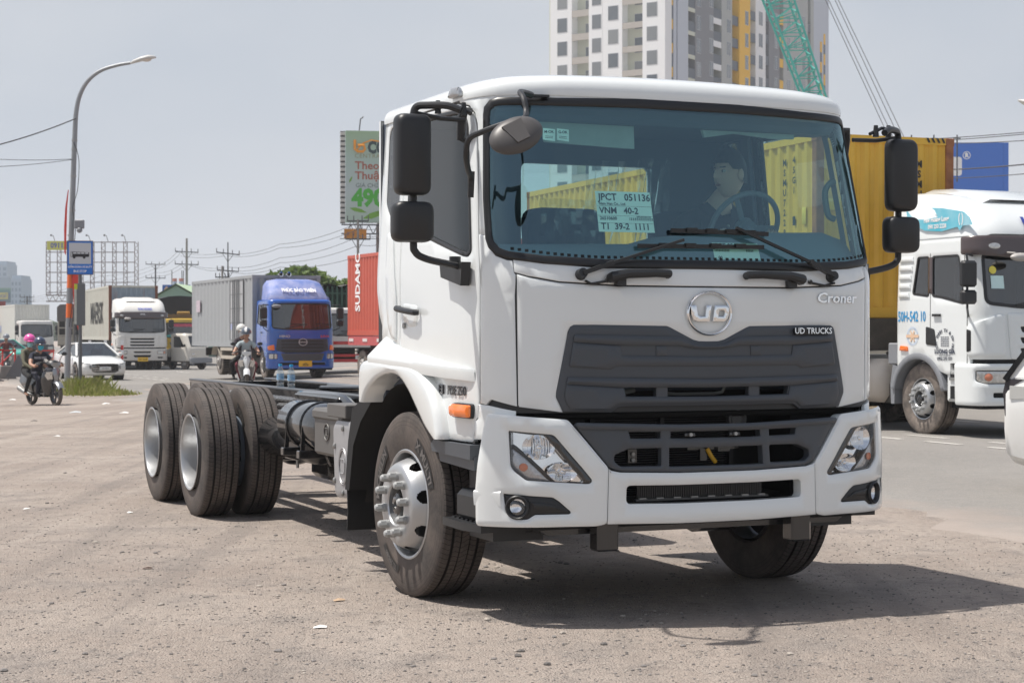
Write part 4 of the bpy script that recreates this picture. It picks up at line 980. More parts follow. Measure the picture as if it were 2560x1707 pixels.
# glass-fronted round mirror looking down the nearside window
fm = MB(); fm.tube(catmull([(-.90, .24, 2.665), (-.93, .16, 2.66), (-1.02, .06, 2.655), (-1.07, -.02, 2.64), (-1.085, -.10, 2.60), (-1.09, -.14, 2.53), (-1.13, -.20, 2.49), (-1.20, -.20, 2.47), (-1.30, -.10, 2.43), (-1.34, -.02, 2.40), (-1.335, .03, 2.33), (-1.29, .12, 2.27), (-1.235, .22, 2.24), (-1.225, .24, 2.20)], 5), .0145, 10)
fm.bar((-.80, .245, 2.668), (-.95, .225, 2.662), .035, .012); fm.bar((-1.222, .24, 2.27), (-1.222, .255, 2.14), .03, .014)
fo_ = fm.build('front_mirror', BLACK_PL, T)
fm = MB(); prof = [(-.050, .0005), (-.048, .07), (-.038, .115), (-.018, .148), (.0, .160), (.012, .158), (.014, .14)]
fm.lathe(prof, ax='z', n=36); fm.v = [(x*.88, y*.60, -z*.8) for x, y, z in fm.v]
fm.prism([(-.035, -.06), (.035, -.06), (.055, .05), (-.055, .05)], 'z', .030, .043)
fm.xf(Matrix.Translation((-1.20, -.27, 2.40)) @ Matrix.Rotation(R(-26), 4, 'Y') @ Matrix.Rotation(R(58), 4, 'X'))
fm.build('mirror_head', mat('grey_mirror_shell', (.075, .07, .068), .45), fo_, sharp=40)
# --- glass inside: rear wall with window, floor, trim
rw = MB(); back = flat(0, 1.80, 0)
skin(rw, back, rect(-1.13, 1.13, 1.0, 2.68), [rect(-.27, .615, 1.955, 2.49, .05)], off=0, thick=.05, r=0, step=.2, back=True)
rw.box(-1.1, 1.1, .45, 1.8, 1.15, 1.20)
rw.build('rear_wall', INTERIOR, T)
w = MB(); skin(w, back, rect(-.27, .615, 1.955, 2.49, .05), off=-.02, thick=0, r=0, step=.5); w.build('rear_window', SIDE_GLASS, T, fix=False)
ow = MB(); skin(ow, lambda u, z, off=0.: (-u, 1.865+off, z), rect(-1.15, 1.15, 1.35, 2.70), [rect(-.615, .27, 1.955, 2.49, .05)], off=0, thick=.03, r=.004, step=.2); ow.build('cab_back_panel', WHITE, T)
for s in (-1, 1):
    f = (lambda p: p) if s < 0 else mir
    t_ = MB(); skin(t_, CAB, f([(-1.30, 1.2), (-1.31, 1.9), (-1.32, 2.6), (-1.45, 2.66), (-2.75, 2.66), (-2.75, 1.2)]), [f(inset(clean(win_l), -.02)), f(qwin_l)], off=-.06, thick=.03, r=.006, step=.1); t_.build('door_trim', INTERIOR, T)
hl_ = MB(); hl_.box(-1.08, 1.08, .42, 1.8, 2.66, 2.69); hl_.box(-1.05, 1.05, .40, .62, 2.57, 2.68, b=.03); hl_.build('headliner', INTERIOR, T)
ds = MB()
ds.loft([[(x, .16+.20*max(0, abs(x)-.6)**1.5, 1.80), (x, .26+.20*max(0, abs(x)-.6)**1.5, 1.90+hh_*.3), (x, .40, 1.975+hh_), (x, .62, 1.985+hh_), (x, .80, 1.93+hh_), (x, .85, 1.6), (x, .85, 1.2)] for x, hh_ in ((-1.10, -.06), (-.6, -.05), (-.15, -.04), (0, .0), (.3, .02), (.55, .035), (.95, .045), (1.03, .02), (1.10, .0))], closed=False)
ds.build('dashboard', DASH, T, sharp=50)
swm = MB(); Mw = Matrix.Translation((.70, .82, 2.065)) @ Matrix.Rotation(R(-62), 4, 'X')
swm.loft([[(math.cos(a)*(.215+.016*math.cos(b)), math.sin(a)*(.215+.016*math.cos(b)), .016*math.sin(b)) for b in [2*math.pi*q/8 for q in range(8)]] for a in [2*math.pi*k/36 for k in range(37)]], cap=False)
swm.cyl((0, 0, -.03), (0, 0, .01), .06, n=16)
for a in (0, 2.1, 4.2): swm.bar((0, 0, 0), (.2*math.cos(a), .2*math.sin(a), 0), .03, .012)
swm.cyl((0, 0, -.4), (0, 0, -.03), .03, n=10)
swm.xf(Mw).build('steering_wheel', DASH, T)
def seat(x):
    mb = MB(); mb.box(x-.25, x+.25, 1.02, 1.52, 1.52, 1.68, b=.05)
    base = rounded(rect(-.25, .25, 0, .58), .10, 5)
    mb.loft([[(x+p[0]*k, 1.48+d+p[1]*.16, 1.62+p[1]*1.0*k) for p in base] for d, k in ((-.06, .92), (-.04, 1.), (.06, 1.), (.08, .92))])
    o = mb.build('seat', FABRIC, T, sharp=50)
seat(-.10)
seat(.74)
WRAP = glass('clear_wrap', (.86, .90, .92), .12, .08)
for x0, x1, z0, z1, yy in ((.10, .36, 2.0, 2.50, 1.62), (.40, .62, 2.0, 2.52, 1.56), (-.34, .06, 1.95, 2.24, 1.36)):
    wr = MB(); wr.loft([[(x0+(x1-x0)*i/14-.05*(j/8)*(1 if x0 > 0 else 0), yy+.022*math.sin(i*2.3+x0*9)+.018*math.sin(i*.9+j*1.3)+.012*math.sin(j*2.1+i), z1+(z0-z1)*j/8) for i in range(15)] for j in range(9)], closed=False); wr.build('plastic_wrap', WRAP, T, sharp=25)
gh = MB(); gh.tube(catmull([(1.06, .44, 2.10), (1.02, .44, 2.12), (1.00, .44, 2.20), (1.00, .44, 2.26), (1.03, .44, 2.30), (1.06, .44, 2.31)], 5), .018, 8); gh.build('pillar_handle', mat('grey_handle', (.12, .15, .16), .5), T)
# sun visors wrapped in paper, cab papers behind the glass
VIS = mat('visor_paper', (.42, .50, .50), .9, var=.15, vscale=8.)
vz = MB(); vz.prism([(-.745, 2.64), (-.178, 2.64), (-.172, 2.45), (-.30, 2.452), (-.70, 2.465)], 'y', .50, .52); vz.build('sun_visor', VIS, T)
vz = MB(); vz.prism([(.22, 2.63), (.84, 2.60), (.83, 2.545), (.70, 2.54), (.45, 2.56), (.26, 2.53)], 'y', .50, .52); vz.build('sun_visor', VIS, T)
PAPER = mat('mint_paper', (.80, .93, .87), .8)
INK = mat('black_ink', (.02, .02, .025), .8)
def placard(name, quad, items):
    u0, u1, z0, z1 = quad
    mb = MB(); skin(mb, CAB, [(u0+.006, z0), (u1, z0), (u1-.008, z1), (u0, z1)], off=-.006, thick=0, r=0, step=.08)
    o = mb.build(name, PAPER, T, fix=False)
    t = MB()
    for txt, fx, fz, sz, al in items: letters(t, txt, CAB, u0+(u1-u0)*fx, z0+(z1-z0)*fz, sz, off=-.004, align=al, bold=.02)
    return o, t
o, t = placard('placard', (-.603, -.280, 1.975, 2.185), [('JPCT', .05, .85, .050, 'LEFT'), ('051136', .97, .85, .050, 'RIGHT'), ('Nam Han Co., Ltd.', .05, .69, .020, 'LEFT'), ('VNM   40-2', .05, .52, .046, 'LEFT'), ('26510600', .05, .33, .024, 'LEFT'), ('T1', .06, .13, .046, 'LEFT'), ('39-2  1111', .92, .13, .046, 'RIGHT'), ('VJPCK0T051136', .95, .38, .012, 'RIGHT')])
for k in range(34):
    u = -.420+k*.0040
    if k % 3 != 1: t.add([CAB(u, 2.036, -.004), CAB(u+.0022, 2.036, -.004), CAB(u+.0022, 2.050, -.004), CAB(u, 2.050, -.004)], [(0, 1, 2, 3)])
for z_ in (2.108, 2.058, 2.020): t.add([CAB(-.60, z_, -.004), CAB(-.285, z_, -.004), CAB(-.285, z_+.0012, -.004), CAB(-.60, z_+.0012, -.004)], [(0, 1, 2, 3)])
t.build('print', INK, o, fix=False)
o, t = placard('placard', (.050, .335, 1.843, 1.932), [('JPCT 051136', .02, .80, .036, 'LEFT'), ('00', .10, .10, .024, 'LEFT')])
for k in range(44):
    u = .062+k*.0031+(.10 if k > 28 else 0)
    if k % 3 != 1: t.add([CAB(u, 1.885, -.004), CAB(u+.0018, 1.885, -.004), CAB(u+.0018, 1.897, -.004), CAB(u, 1.897, -.004)], [(0, 1, 2, 3)])
t.build('print', INK, o, fix=False)
for u0, txt in ((-.872, 'M-OK'), (-.795, 'G-OK')):
    mb = MB(); skin(mb, CAB, [(u0, 2.445), (u0+.066, 2.437), (u0+.07, 2.50), (u0+.004, 2.505)], off=-.006, thick=0, r=0, step=.05); o = mb.build('sticker', PAPER, T, fix=False)
    t = MB(); letters(t, txt, CAB, u0+.035, 2.485, .020, off=-.004, bold=.02)
    for k in range(2): t.add([CAB(u0+.012, 2.462-.008*k, -.004), CAB(u0+.055, 2.460-.008*k, -.004), CAB(u0+.055, 2.462-.008*k, -.004), CAB(u0+.012, 2.464-.008*k, -.004)], [(0, 1, 2, 3)])
    t.build('print', INK, o, fix=False)
# --- wheels
tyre_f = tyre_mesh('tyre', .515, .285, .292, TYRE, mark=(('X MULTI', R(130), .055), ('MICHELIN', R(15), .05), ('TL 295/80', R(-68), .03)))
tm_f = tyre_f.data; bpy.data.objects.remove(tyre_f)
tyre_r = tyre_mesh('tyre', .515, .275, .292, TYRE, mark=(('X MULTI', R(125), .045), ('MICHELIN', R(20), .05)), n=64)
tm_r = tyre_r.data; bpy.data.objects.remove(tyre_r)
w_l = front_wheel('front_wheel', T, (-1.165, 1.28, .510), -1, tm_f)
w_r = front_wheel('front_wheel', T, (1.165, 1.20, .510), 1, tm_f)
w_l.rotation_euler = (R(8), 0, R(3)); w_r.rotation_euler = (0, 0, R(183))
ax_ = MB(); ax_.box(-.9, .9, 1.20, 1.36, .36, .50, b=.02)
for s in (-1, 1): ax_.box(s*.42-.05, s*.42+.05, .55, 2.0, .55, .60); ax_.cyl((s*.85, 1.25, .5), (s*.6, 1.25, .5), .22, n=20)
ax_.build('front_axle', CHASSIS, T)
for y in (6.08, 7.50):
    for s in (-1, 1):
        dual_wheel('rear_wheel', T, (s*1.275, y, .510), s, tm_r)
        o = dual_wheel('inner_rear_wheel', T, (s*.925, y, .510), s, tm_r, mat('inner_wheel_grey', (.14, .17, .21), .5))
    ax_ = MB(); ax_.cyl((-.9, y, .51), (.9, y, .51), .09, n=16); ax_.ball((0, y, .51), (.24, .22, .24), 16, 10)
    for s in (-1, 1): ax_.cyl((s*.72, y, .51), (s*.8, y, .51), .22, n=24)
    ax_.build('rear_axle', CHASSIS, T)
# --- chassis frame
ch = MB()
for s in (-1, 1):
    x0, x1 = s*.36, s*.43
    ch.box(s*.422, s*.430, .9, 9.80, .72, .985); ch.box(x0, x1, .9, 9.80, .72, .728)
for y in (2.3, 3.6, 4.9, 5.7, 6.8, 7.9, 9.4): ch.box(-.42, .42, y-.05, y+.05, .78, .94)
ch.box(-.43, .43, 9.74, 9.80, .76, .97)
cho = ch.build('chassis_frame', CHASSIS, T)
for s in (-1, 1):
    tp = MB(); tp.box(s*.345, s*.435, .9, 9.83, .985, 1.004, b=.006); tp.build('rail_flange', CHASSIS_TOP, cho)
bl = MB()
for y, z, n in ((6.05, .915, 9), (6.0, .86, 5), (6.2, .80, 4), (7.3, .92, 8)):
    for k in range(n):
        yy = y+k*.105; bl.cyl((-.43, yy, z), (-.462, yy, z), .021, n=6); bl.cyl((-.462, yy, z), (-.478, yy, z), .012, n=6)
bl.build('frame_bolts', mat('bright_bolt', (.6, .6, .6), .35, metal=.8), cho)['kind'] = 'stuff'
sp = MB()
for s in (-1, 1):
    for k in range(5): sp.box(s*.52-.045, s*.52+.045, 6.79-.9+.12*k, 6.79+.9-.12*k, .66-.028*k, .684-.028*k)
sp.build('leaf_spring', CHASSIS, T)
pipe = MB(); pipe.tube([(-.1, 3.9, 1.03), (.1, 4.4, 1.02), (.05, 5.6, 1.02), (-.1, 6.4, 1.0)], .02, 8); pipe.tube([(.15, 3.4, 1.0), (.2, 5.0, 1.0), (.1, 6.8, 1.0)], .03, 8); pipe.box(-.35, -.2, 3.6, 3.9, .98, 1.05); pipe.box(.0, .25, 4.6, 4.8, .98, 1.03); pipe.box(-.3, .3, 3.0, 3.3, .85, 1.05)
pipe.build('air_line', CHASSIS, T)
gb_ = MB(); gb_.cyl((0, 3.2, .62), (0, 4.4, .62), .22, .16, 20); gb_.cyl((0, 4.4, .62), (0, 6.0, .55), .06, n=14); gb_.box(-.3, .3, 1.6, 3.2, .5, 1.0, b=.05); gb_.build('gearbox', CHASSIS, T)
ft = MB(); ft.box(.55, 1.10, 3.0, 4.9, .38, .95, b=.10); ft.build('fuel_tank', CHASSIS, T, sharp=50)
# nearside: silver guard plate, battery box, air tanks
pl = MB(); pp = rounded([(2.52, .432), (2.88, .41), (2.92, .85), (2.86, .905), (2.52, .905)], .07, 5)
skin(pl, side_l(-1.10), [(-y, z) for y, z in pp], off=0, thick=.035, r=.010, step=.08)
plo = pl.build('guard_plate', ALU, T, sharp=50)
em2 = MB()
for rx, rz, o_ in ((.085, .115, .004), (.075, .103, .004)):
    pts = [(-1.10-.004, 2.70+rx*math.cos(a), .62+rz*math.sin(a)) for a in [2*math.pi*k/28 for k in range(29)]]; em2.tube(pts, .004, 6)
em2.tube([(-1.106, 2.745, .665), (-1.106, 2.675, .665), (-1.106, 2.66, .645), (-1.106, 2.66, .59), (-1.106, 2.675, .575), (-1.106, 2.745, .575)], .004, 6); em2.build('embossed_emblem', ALU, plo)
for y, z in ((2.70, .86), (2.87, .74), (2.57, .72), (2.87, .52), (2.70, .45)): bt = MB(); bt.ball((-1.105, y, z), (.012, .014, .020), 10, 6); bt.build('plate_bolt', STEEL, plo)
bb = MB(); bb.box(-1.0, -.5, 3.06, 3.66, .64, .92, b=.02); bb.box(-1.015, -.5, 3.05, 3.67, .875, .955, b=.02)
bbo = bb.build('battery_box', BOXGREY, T)
em3 = MB(); em3.tube([(-1.004, 3.36+.055*math.cos(a), .80+.055*math.sin(a)) for a in [2*math.pi*k/24 for k in range(25)]], .005, 6); em3.tube([(-1.004, 3.39, .825), (-1.004, 3.345, .825), (-1.004, 3.335, .78), (-1.004, 3.385, .78)], .005, 6); em3.build('embossed_emblem', BOXGREY, bbo)
ct = MB(); ct.box(-1.12, -.95, 2.60, 2.98, .925, 1.01, b=.006); ct.build('connector_cover', BOXGREY, bbo)
def tank(name, x, y0, y1, z, r):
    mb = MB(); e = r*.42
    mb.tube([(x, y0-.001, z)]+[(x, y0+e-e*math.cos(a), z) for a in [R(k) for k in (10, 25, 45, 65, 90)]]+[(x, y1-e+e*math.sin(a), z) for a in [R(k) for k in (0, 25, 45, 65, 80)]]+[(x, y1+.001, z)], [.001]+[r*math.sin(R(k)) for k in (10, 25, 45, 65, 90)]+[r*math.cos(R(k)) for k in (0, 25, 45, 65, 80)]+[.001], 32)
    return mb.build(name, CHASSIS, T, sharp=50)
t1 = tank('air_tank', -.80, 3.72, 4.78, .80, .165)
t2 = tank('air_tank', -.72, 4.35, 5.62, .655, .155)
bd = MB()
for y in (4.1, 4.45): bd.tube([(-.80+.169*math.cos(a), y, .80+.169*math.sin(a)) for a in [2*math.pi*k/28 for k in range(29)]], .010, 6)
for y in (4.05, 4.45): bd.box(-1.0, -.43, y-.035, y+.035, .575, .635, b=.006); bd.bar((-.965, y, .62), (-.955, y, .80), .03, .006)
bd.build('tank_strap', CHASSIS, T)
v_ = MB(); v_.cyl((-.72, 5.62, .655), (-.72, 5.72, .655), .028, n=12); v_.cyl((-.72, 5.70, .655), (-.74, 5.78, .63), .016, n=8); v_.build('valve', CHASSIS, T)
v_ = MB(); v_.tube([(-.80, 3.72, .80), (-.83, 3.66, .80), (-.9, 3.64, .72), (-.9, 3.66, .62), (-.86, 3.7, .56)], .022, 8)
v_.build('brake_hose', CHASSIS, T)
v_ = MB(); v_.cyl((-.72, 5.0, .52), (-.72, 5.0, .44), .012, n=8); v_.build('drain_ring', STEEL, T)
bm_ = MB(); bm_.tube([(-.55, 5.5, .975), (-.55, 4.6, .985), (-.55, 4.35, .975), (-.55, 4.2, .93)], .035, 8); bm_.box(-.60, -.45, 4.4, 5.5, .945, .99, b=.01); bm_.build('cable_tray', CHASSIS, T)
ex = MB(); ex.cyl((-.35, 4.6, .46), (-.35, 5.2, .46), .15, n=20); ex.box(-.5, -.1, 4.9, 5.4, .34, .5, b=.04); ex.tube([(-.3, 3.0, .5), (-.3, 4.0, .42), (-.35, 4.6, .46)], .06, 10); ex.build('exhaust', CHASSIS, T)
# bottles on the rail
BOT = glass('bottle_plastic', (.78, .84, .88), .22, .05); CAPB = mat('blue_cap', (.02, .42, .80), .4); LAB = mat('blue_label', (.06, .28, .55), .5, var=.7, vscale=40., col2=(.60, .72, .78))
def bottle(x, y, lab):
    loc = Matrix.Translation(T.location) @ Matrix.Rotation(TY, 4, 'Z') @ Vector((x, y, 1.004))
    o = thing('water_bottle', lab, 'bottle', loc, TY, 'water bottles on the chassis rail')
    mb = MB(); mb.lathe([(0, 0), (0, .028), (.008, .031), (.035, .031), (.04, .029), (.045, .031), (.055, .0315), (.115, .0315), (.12, .030), (.13, .031), (.145, .028), (.165, .014), (.18, .012)], ax='z', n=18); mb.build('bottle_body', BOT, o, fix=False)
    mb = MB(); mb.lathe([(.06, .0322), (.113, .0322)], ax='z', n=18); mb.build('label_sleeve', LAB, o, fix=False)
    mb = MB(); mb.cyl((0, 0, .176), (0, 0, .196), .0155, n=14); mb.build('bottle_cap', CAPB, o)
bottle(-.39, 6.30, 'water bottle on the chassis rail, nearer to the white cab')
bottle(-.39, 6.63, 'water bottle on the chassis rail, nearer to the rear wheels')
# ================================================================== builders for the traffic
def P_(root, name, mb, m, **kw): return mb.build(name, m, root, **kw)
PLATE_Y = mat('yellow_plate', (.80, .48, .03), .5)
PLATE_W = mat('white_plate', (.72, .72, .70), .5)
LAMP = mat('lamp_reflector', (.72, .71, .68), .2, metal=.6, var=.4, vscale=30.)
RED_L = mat('red_lamp', (.55, .02, .015), .25, coat=.6)
ORANGE = mat('orange_lamp', (.85, .17, .02), .25, coat=.6)
WHITE_D = mat('dusty_white_paint', (.72, .71, .68), .4, coat=.3, var=.06, dust=.22, low=1.2, dustcol=(.42, .37, .31))
VIS_BROWN = mat('smoked_visor', (.075, .055, .055), .25, coat=.5)
CHASSIS_D = mat('dusty_chassis', (.035, .033, .03), .8, dust=.5, dustcol=(.16, .13, .11))
GREY_TRIM = mat('grey_trim', (.22, .23, .25), .5)
tyre_far = tyre_mesh('tyre', .515, .285, .292, TYRE_DUSTY, fine=False, n=36); TM_FAR = tyre_far.data; bpy.data.objects.remove(tyre_far)
tyre_near = tyre_mesh('tyre', .515, .30, .292, TYRE_DUSTY, fine=True, n=64); TM_NEAR = tyre_near.data; bpy.data.objects.remove(tyre_near)
_rim = MB(); _rim.lathe([(-.02, .295), (-.03, .30), (-.02, .285), (.03, .27), (.0, .24), (-.05, .20), (-.07, .17), (-.07, .11), (-.10, .10), (-.11, .05), (-.11, 0)], n=28); _rim.lathe([(.12, .29), (.12, 0)], n=20, mi=1)
for _k in range(8):
    _a = _k*.785; _rim.cyl((-.02, .235*math.cos(_a), .235*math.sin(_a)), (.0, .235*math.cos(_a), .235*math.sin(_a)), .03, n=10, mi=1)
RIM_O = _rim.build('wheel', [mat('dull_rim', (.34, .33, .32), .45, metal=.4, dust=.4), DARK]); RIM_ME = RIM_O.data; bpy.data.objects.remove(RIM_O)
def far_wheel(root, x, y, s=1., name='wheel'):
    o = link(name, RIM_ME, root, (x, y, .512*s)); t = link('tyre', TM_FAR, o); t.location = (.13, 0, 0); o.scale = (s, s, s)
    if x > 0: o.rotation_euler = (0, 0, R(180))
    return o
def std_surf(hw, L, ws0, rake=.16, tp=.03):
    return Surf([(0, 0), (.45*hw, .012), (.75*hw, .045), (.88*hw, .085), (.95*hw, .14), (.985*hw, .22), (hw, .36), (hw, .6), (hw, L)], lambda z: rake*soft(z-ws0), lambda z: tp*max(0, z-ws0), 1.5)
def cab(root, hw, L, z, paint, wy=1.45, glass_m=None, win=True, visor=None, roof_m=None, arch=.60):
    """shell of a cab-over: z = dict(lo, gap, ws0, ws1, roof)."""
    S = std_surf(hw, L, z['ws0']); ue = S.uy(L); u = S.uy; g = glass_m or SMOKE_GLASS
    wsh = rounded([(-.90*hw, z['ws0']+.05), (-.5*hw, z['ws0']), (.5*hw, z['ws0']), (.90*hw, z['ws0']+.05), (.90*hw, z['ws1']-.02), (.5*hw, z['ws1']), (-.5*hw, z['ws1']), (-.90*hw, z['ws1']-.02)], .08)
    dw = rounded([(-u(.42), z['ws0']+.04), (-u(.50), z['ws1']-.03), (-u(1.15), z['ws1']-.03), (-u(1.15), z['ws0']+.16), (-u(.95), z['ws0']+.14)], .05)
    qw = rounded([(-u(1.25), z['ws0']+.16), (-u(1.25), z['ws1']-.03), (-u(1.52), z['ws1']-.03), (-u(1.62), z['ws0']+.20)], .03)
    dws = [dw, mir(dw)]+([qw, mir(qw)] if L > 1.7 and win else [])
    yb = min(wy-arch-.02, 1.0)
    low = [(u(yb), z['lo']+.30), (u(yb), .62)] if False else []
    a_ = [(u(wy-arch*math.cos(t)), .52+arch*math.sin(t)) for t in [R(10+16*k) for k in range(11)] if wy-arch*math.cos(t) < L-.02]
    a_ = [p for p in a_ if p[1] > z['gap']-.25]
    right = [(u(.30), z['gap']), (u(.32), z['gap']-.22), (u(wy-arch-.06), z['gap']-.22)]+a_+[(ue, max(z['gap']-.10, a_[-1][1]))]
    out = mir(right)+right+[(ue, z['roof']-.12), (-ue, z['roof']-.12)]
    mb = MB(); skin(mb, S, out, [wsh]+dws, off=0, thick=.05, r=.006, step=.11)
    us = [-ue+2*ue*k/60 for k in range(61)]
    def ring(dz, i):
        q = []
        for uu in us:
            x, y, zz = S(uu, z['roof']-.12); k = 1-i/hw
            q.append((x*k, y+i*(1-2*min(1, max(0, (y-.2)/(L-.2)))), z['roof']-.12+dz))
        return q
    mb.loft([ring(0, 0), ring(.05, .005), ring(.09, .04), ring(.11, .10), ring(.125, .3)], closed=True)
    # back wall
    mb.loft([[(-hw, L, z['gap']), (hw, L, z['gap'])], [(-hw*.97, L, z['roof']-.1), (hw*.97, L, z['roof']-.1)]], closed=False)
    body = mb.build('cab_body', paint, root, sharp=45)
    w = MB(); skin(w, S, wsh, off=-.012, thick=0, r=0, step=.15); w.build('windscreen', g, root, fix=False)
    w = MB(); skin(w, S, inset(clean(wsh), -.035), [inset(clean(wsh), .012)], off=.006, thick=.02, r=.003, step=.12); w.build('windscreen_seal', RUBBER_SEAL, root)
    for q in dws:
        w = MB(); skin(w, S, q, off=-.012, thick=0, r=0, step=.3); w.build('side_window', g, root, fix=False)
        w = MB(); skin(w, S, inset(clean(q), -.02), [inset(clean(q), .012)], off=.004, thick=.02, r=0, step=.2); w.build('window_frame', BLACK_PL, root)
    for s in (-1, 1):                                         # door seams
        w = MB()
        for y in (.36, 1.20):
            skin(w, S, [(s*u(y)-.006, max(z['gap']-.15, .95 if y < 1 else z['gap']+.25)), (s*u(y)+.006, max(z['gap']-.15, .95 if y < 1 else z['gap']+.25)), (s*u(y)+.006, z['ws1']+.03), (s*u(y)-.006, z['ws1']+.03)], off=.002, thick=0, r=0, step=.3)
        w.build('door_gap', DARK, root, fix=False)
        w = MB(); a, b = S(s*u(1.12), z['ws0']-.12, .02), S(s*u(.95), z['ws0']-.12, .02); w.bar(a, b, .03, .035); w.build('door_handle', BLACK_PL, root)
        # steps and lower door fairing
        w = MB(); y1 = wy-arch-.04
        w.box(s*hw*.985, s*hw*.80, .32, y1, .50, z['gap']-.20, b=.02); o = w.build('step_box', paint, root)
        w = MB()
        for zz in (.52, .84): w.box(s*hw*1.0, s*hw*.82, .42, y1-.10, zz, zz+.20)
        w.build('step_recess', DARK, o)
        w = MB()
        for zz in (.50, .80): w.box(s*hw*1.005, s*hw*.80, .40, y1-.08, zz, zz+.04)
        w.build('step_plate', STEEL, o)
    iw = MB(); iw.box(-hw*.9, hw*.9, .45, .8, z['gap'], z['ws0']+.02, b=.06); iw.box(-hw*.9, hw*.9, L-.3, L-.25, z['gap'], z['roof']-.15); iw.box(-hw*.9, hw*.9, .4, L-.2, z['gap'], z['gap']+.1)
    for x in (-.55, .55): iw.box(x-.25, x+.25, 1.1, 1.25, z['gap'], z['ws0']+.65, b=.06)
    iw.build('cab_interior', mat('dark_interior', (.04, .045, .055), .8), root)
    return S
def mirrors_far(root, S, hw, z0, z1, s_=(-1, 1), arm_top=None):
    for s in s_:
        mb = MB(); X = s*(hw+.20); zt = arm_top or z1+.08
        mb.tube([(s*hw*.97, .30, zt), (X, .12, zt+.01), (X, .10, z1), (X, .10, z0-.05), (s*hw, .34, z0-.16)], .017, 7)
        o = mb.build('mirror_arm', BLACK_PL, root); zm = z0+(z1-z0)*.36
        for a, b, w in ((zm+.02, z1, .25), (z0, zm-.02, .25)):
            mb = MB(); mb.box(X-w/2, X+w/2, .02, .14, a, b, b=.035); mb.build('mirror_housing', BLACK_PL, o)
def wipers_far(root, S, hw, z0):
    for a, b in ((-.55, .05), (.35, .85)):
        mb = MB(); p0 = S(a*hw, z0-.03, .03); p1 = S(b*hw, z0+.10, .03); mb.bar(p0, p1, .03, .02); p2 = S((b-.42)*hw, z0+.12, .02); p3 = S((b+.1)*hw, z0+.10, .02); mb.bar(p2, p3, .02, .02)
        mb.build('wiper', BLACK_PL, root)
def plate(root, surf, u, z, txt, w=.46, h=.20, m=None, off=.012):
    o = panel('number_plate', m or PLATE_Y, root, surf, rect(u-w/2, u+w/2, z-h/2, z+h/2, .01), off=off, thick=.01, r=.002, step=.2)
    lettering('plate_lettering', INK, o, txt, surf, u, z, h*.42, off=off+.003, bold=.02); return o
def under(root, hw, y0, y1, zt=1.0):
    mb = MB(); mb.box(-.45, .45, y0, y1, .62, zt); mb.box(-hw*.85, hw*.85, y0, y0+1.0, .42, .7)
    for y in (y0+1.2, (y0+y1)/2, y1-.3): mb.box(-hw*.8, hw*.8, y-.06, y+.06, .7, zt)
    return mb.build('chassis', CHASSIS_D, root)
# ------------------------------------------------------------------ shipping containers, boxes
def corrug(mb, p0, p1, z0, z1, pitch=.278, depth=.036, mi=0):
    """trapezoid-ribbed sheet between two plan points; ribs sink to the left of p0->p1"""
    p0, p1 = Vector((*p0, 0)), Vector((*p1, 0)); d = p1-p0; L = d.length; d.normalize(); nrm = Vector((-d.y, d.x, 0))
    n = max(1, round(L/pitch)); w = L/n; pts = []
    for k in range(n):
        for f, dp in ((0, 0), (.26, 0), (.50, depth), (.76, depth)): pts.append(p0+d*(w*(k+f))+nrm*dp)
    pts.append(p1)
    vs = [(p.x, p.y, z) for z in (z0, z1) for p in pts]; m = len(pts)
    return mb.add(vs, [(i, i+1, m+i+1, m+i) for i in range(m-1)], mi)
def container(name, label, loc, yaw, L, m, post=None, H=2.62, W=2.44, group=None, doors=False, pitch=.278):
    """front end at local y=0, body runs to y=L; base at z=0"""
    r = thing(name, label, 'container', loc, yaw, group); h = W/2; post = post or m
    for s in (-1, 1):
        mb = MB()
        if s < 0: corrug(mb, (-h+.01, L-.1), (-h+.01, .1), .15, H-.1, pitch)
        else: corrug(mb, (h-.01, .1), (h-.01, L-.1), .15, H-.1, pitch)
        mb.build('side_panel', m, r, fix=False, sharp=20)
    mb = MB(); corrug(mb, (-h+.12, .02), (h-.12, .02), .15, H-.1, .25, .04); mb.build('end_panel', m, r, fix=False, sharp=20)
    mb = MB(); corrug(mb, (h-.1, L-.02), (-h+.1, L-.02), .15, H-.1, .25); mb.build('door_end', m, r, fix=False, sharp=20)
    mb = MB(); mb.box(-h+.05, h-.05, .05, L-.05, H-.06, H-.02); mb.build('roof_panel', m, r)
    for x in (-h, h):
        for y in (0, L):
            mb = MB(); x0, x1 = (x, x+.14) if x < 0 else (x-.14, x); y0, y1 = (y, y+.14) if y == 0 else (y-.14, y); mb.box(x0, x1, y0, y1, .0, H, b=.012)
            for zz in (0, H-.12): mb.box(x0-.006, x1+.006, y0-.006, y1+.006, zz-.003, zz+.12, b=.008)
            mb.build('corner_post', post, r)
    for z0, z1 in ((.0, .16), (H-.11, H-.005)):
        mb = MB()
        for x in (-h+.005, h-.105): mb.box(x, x+.10, .14, L-.14, z0, z1)
        for y in (.005, L-.085): mb.box(-h+.14, h-.14, y, y+.08, z0, z1)
        mb.build('rail', m, r)
    return r
def place(x, y, z=0.): return (x, y, gz(x, y)+z)
def off(loc, yaw, x, y, z=0.): c_, s_ = math.cos(yaw), math.sin(yaw); return (loc[0]+x*c_-y*s_, loc[1]+x*s_+y*c_, loc[2]+z)

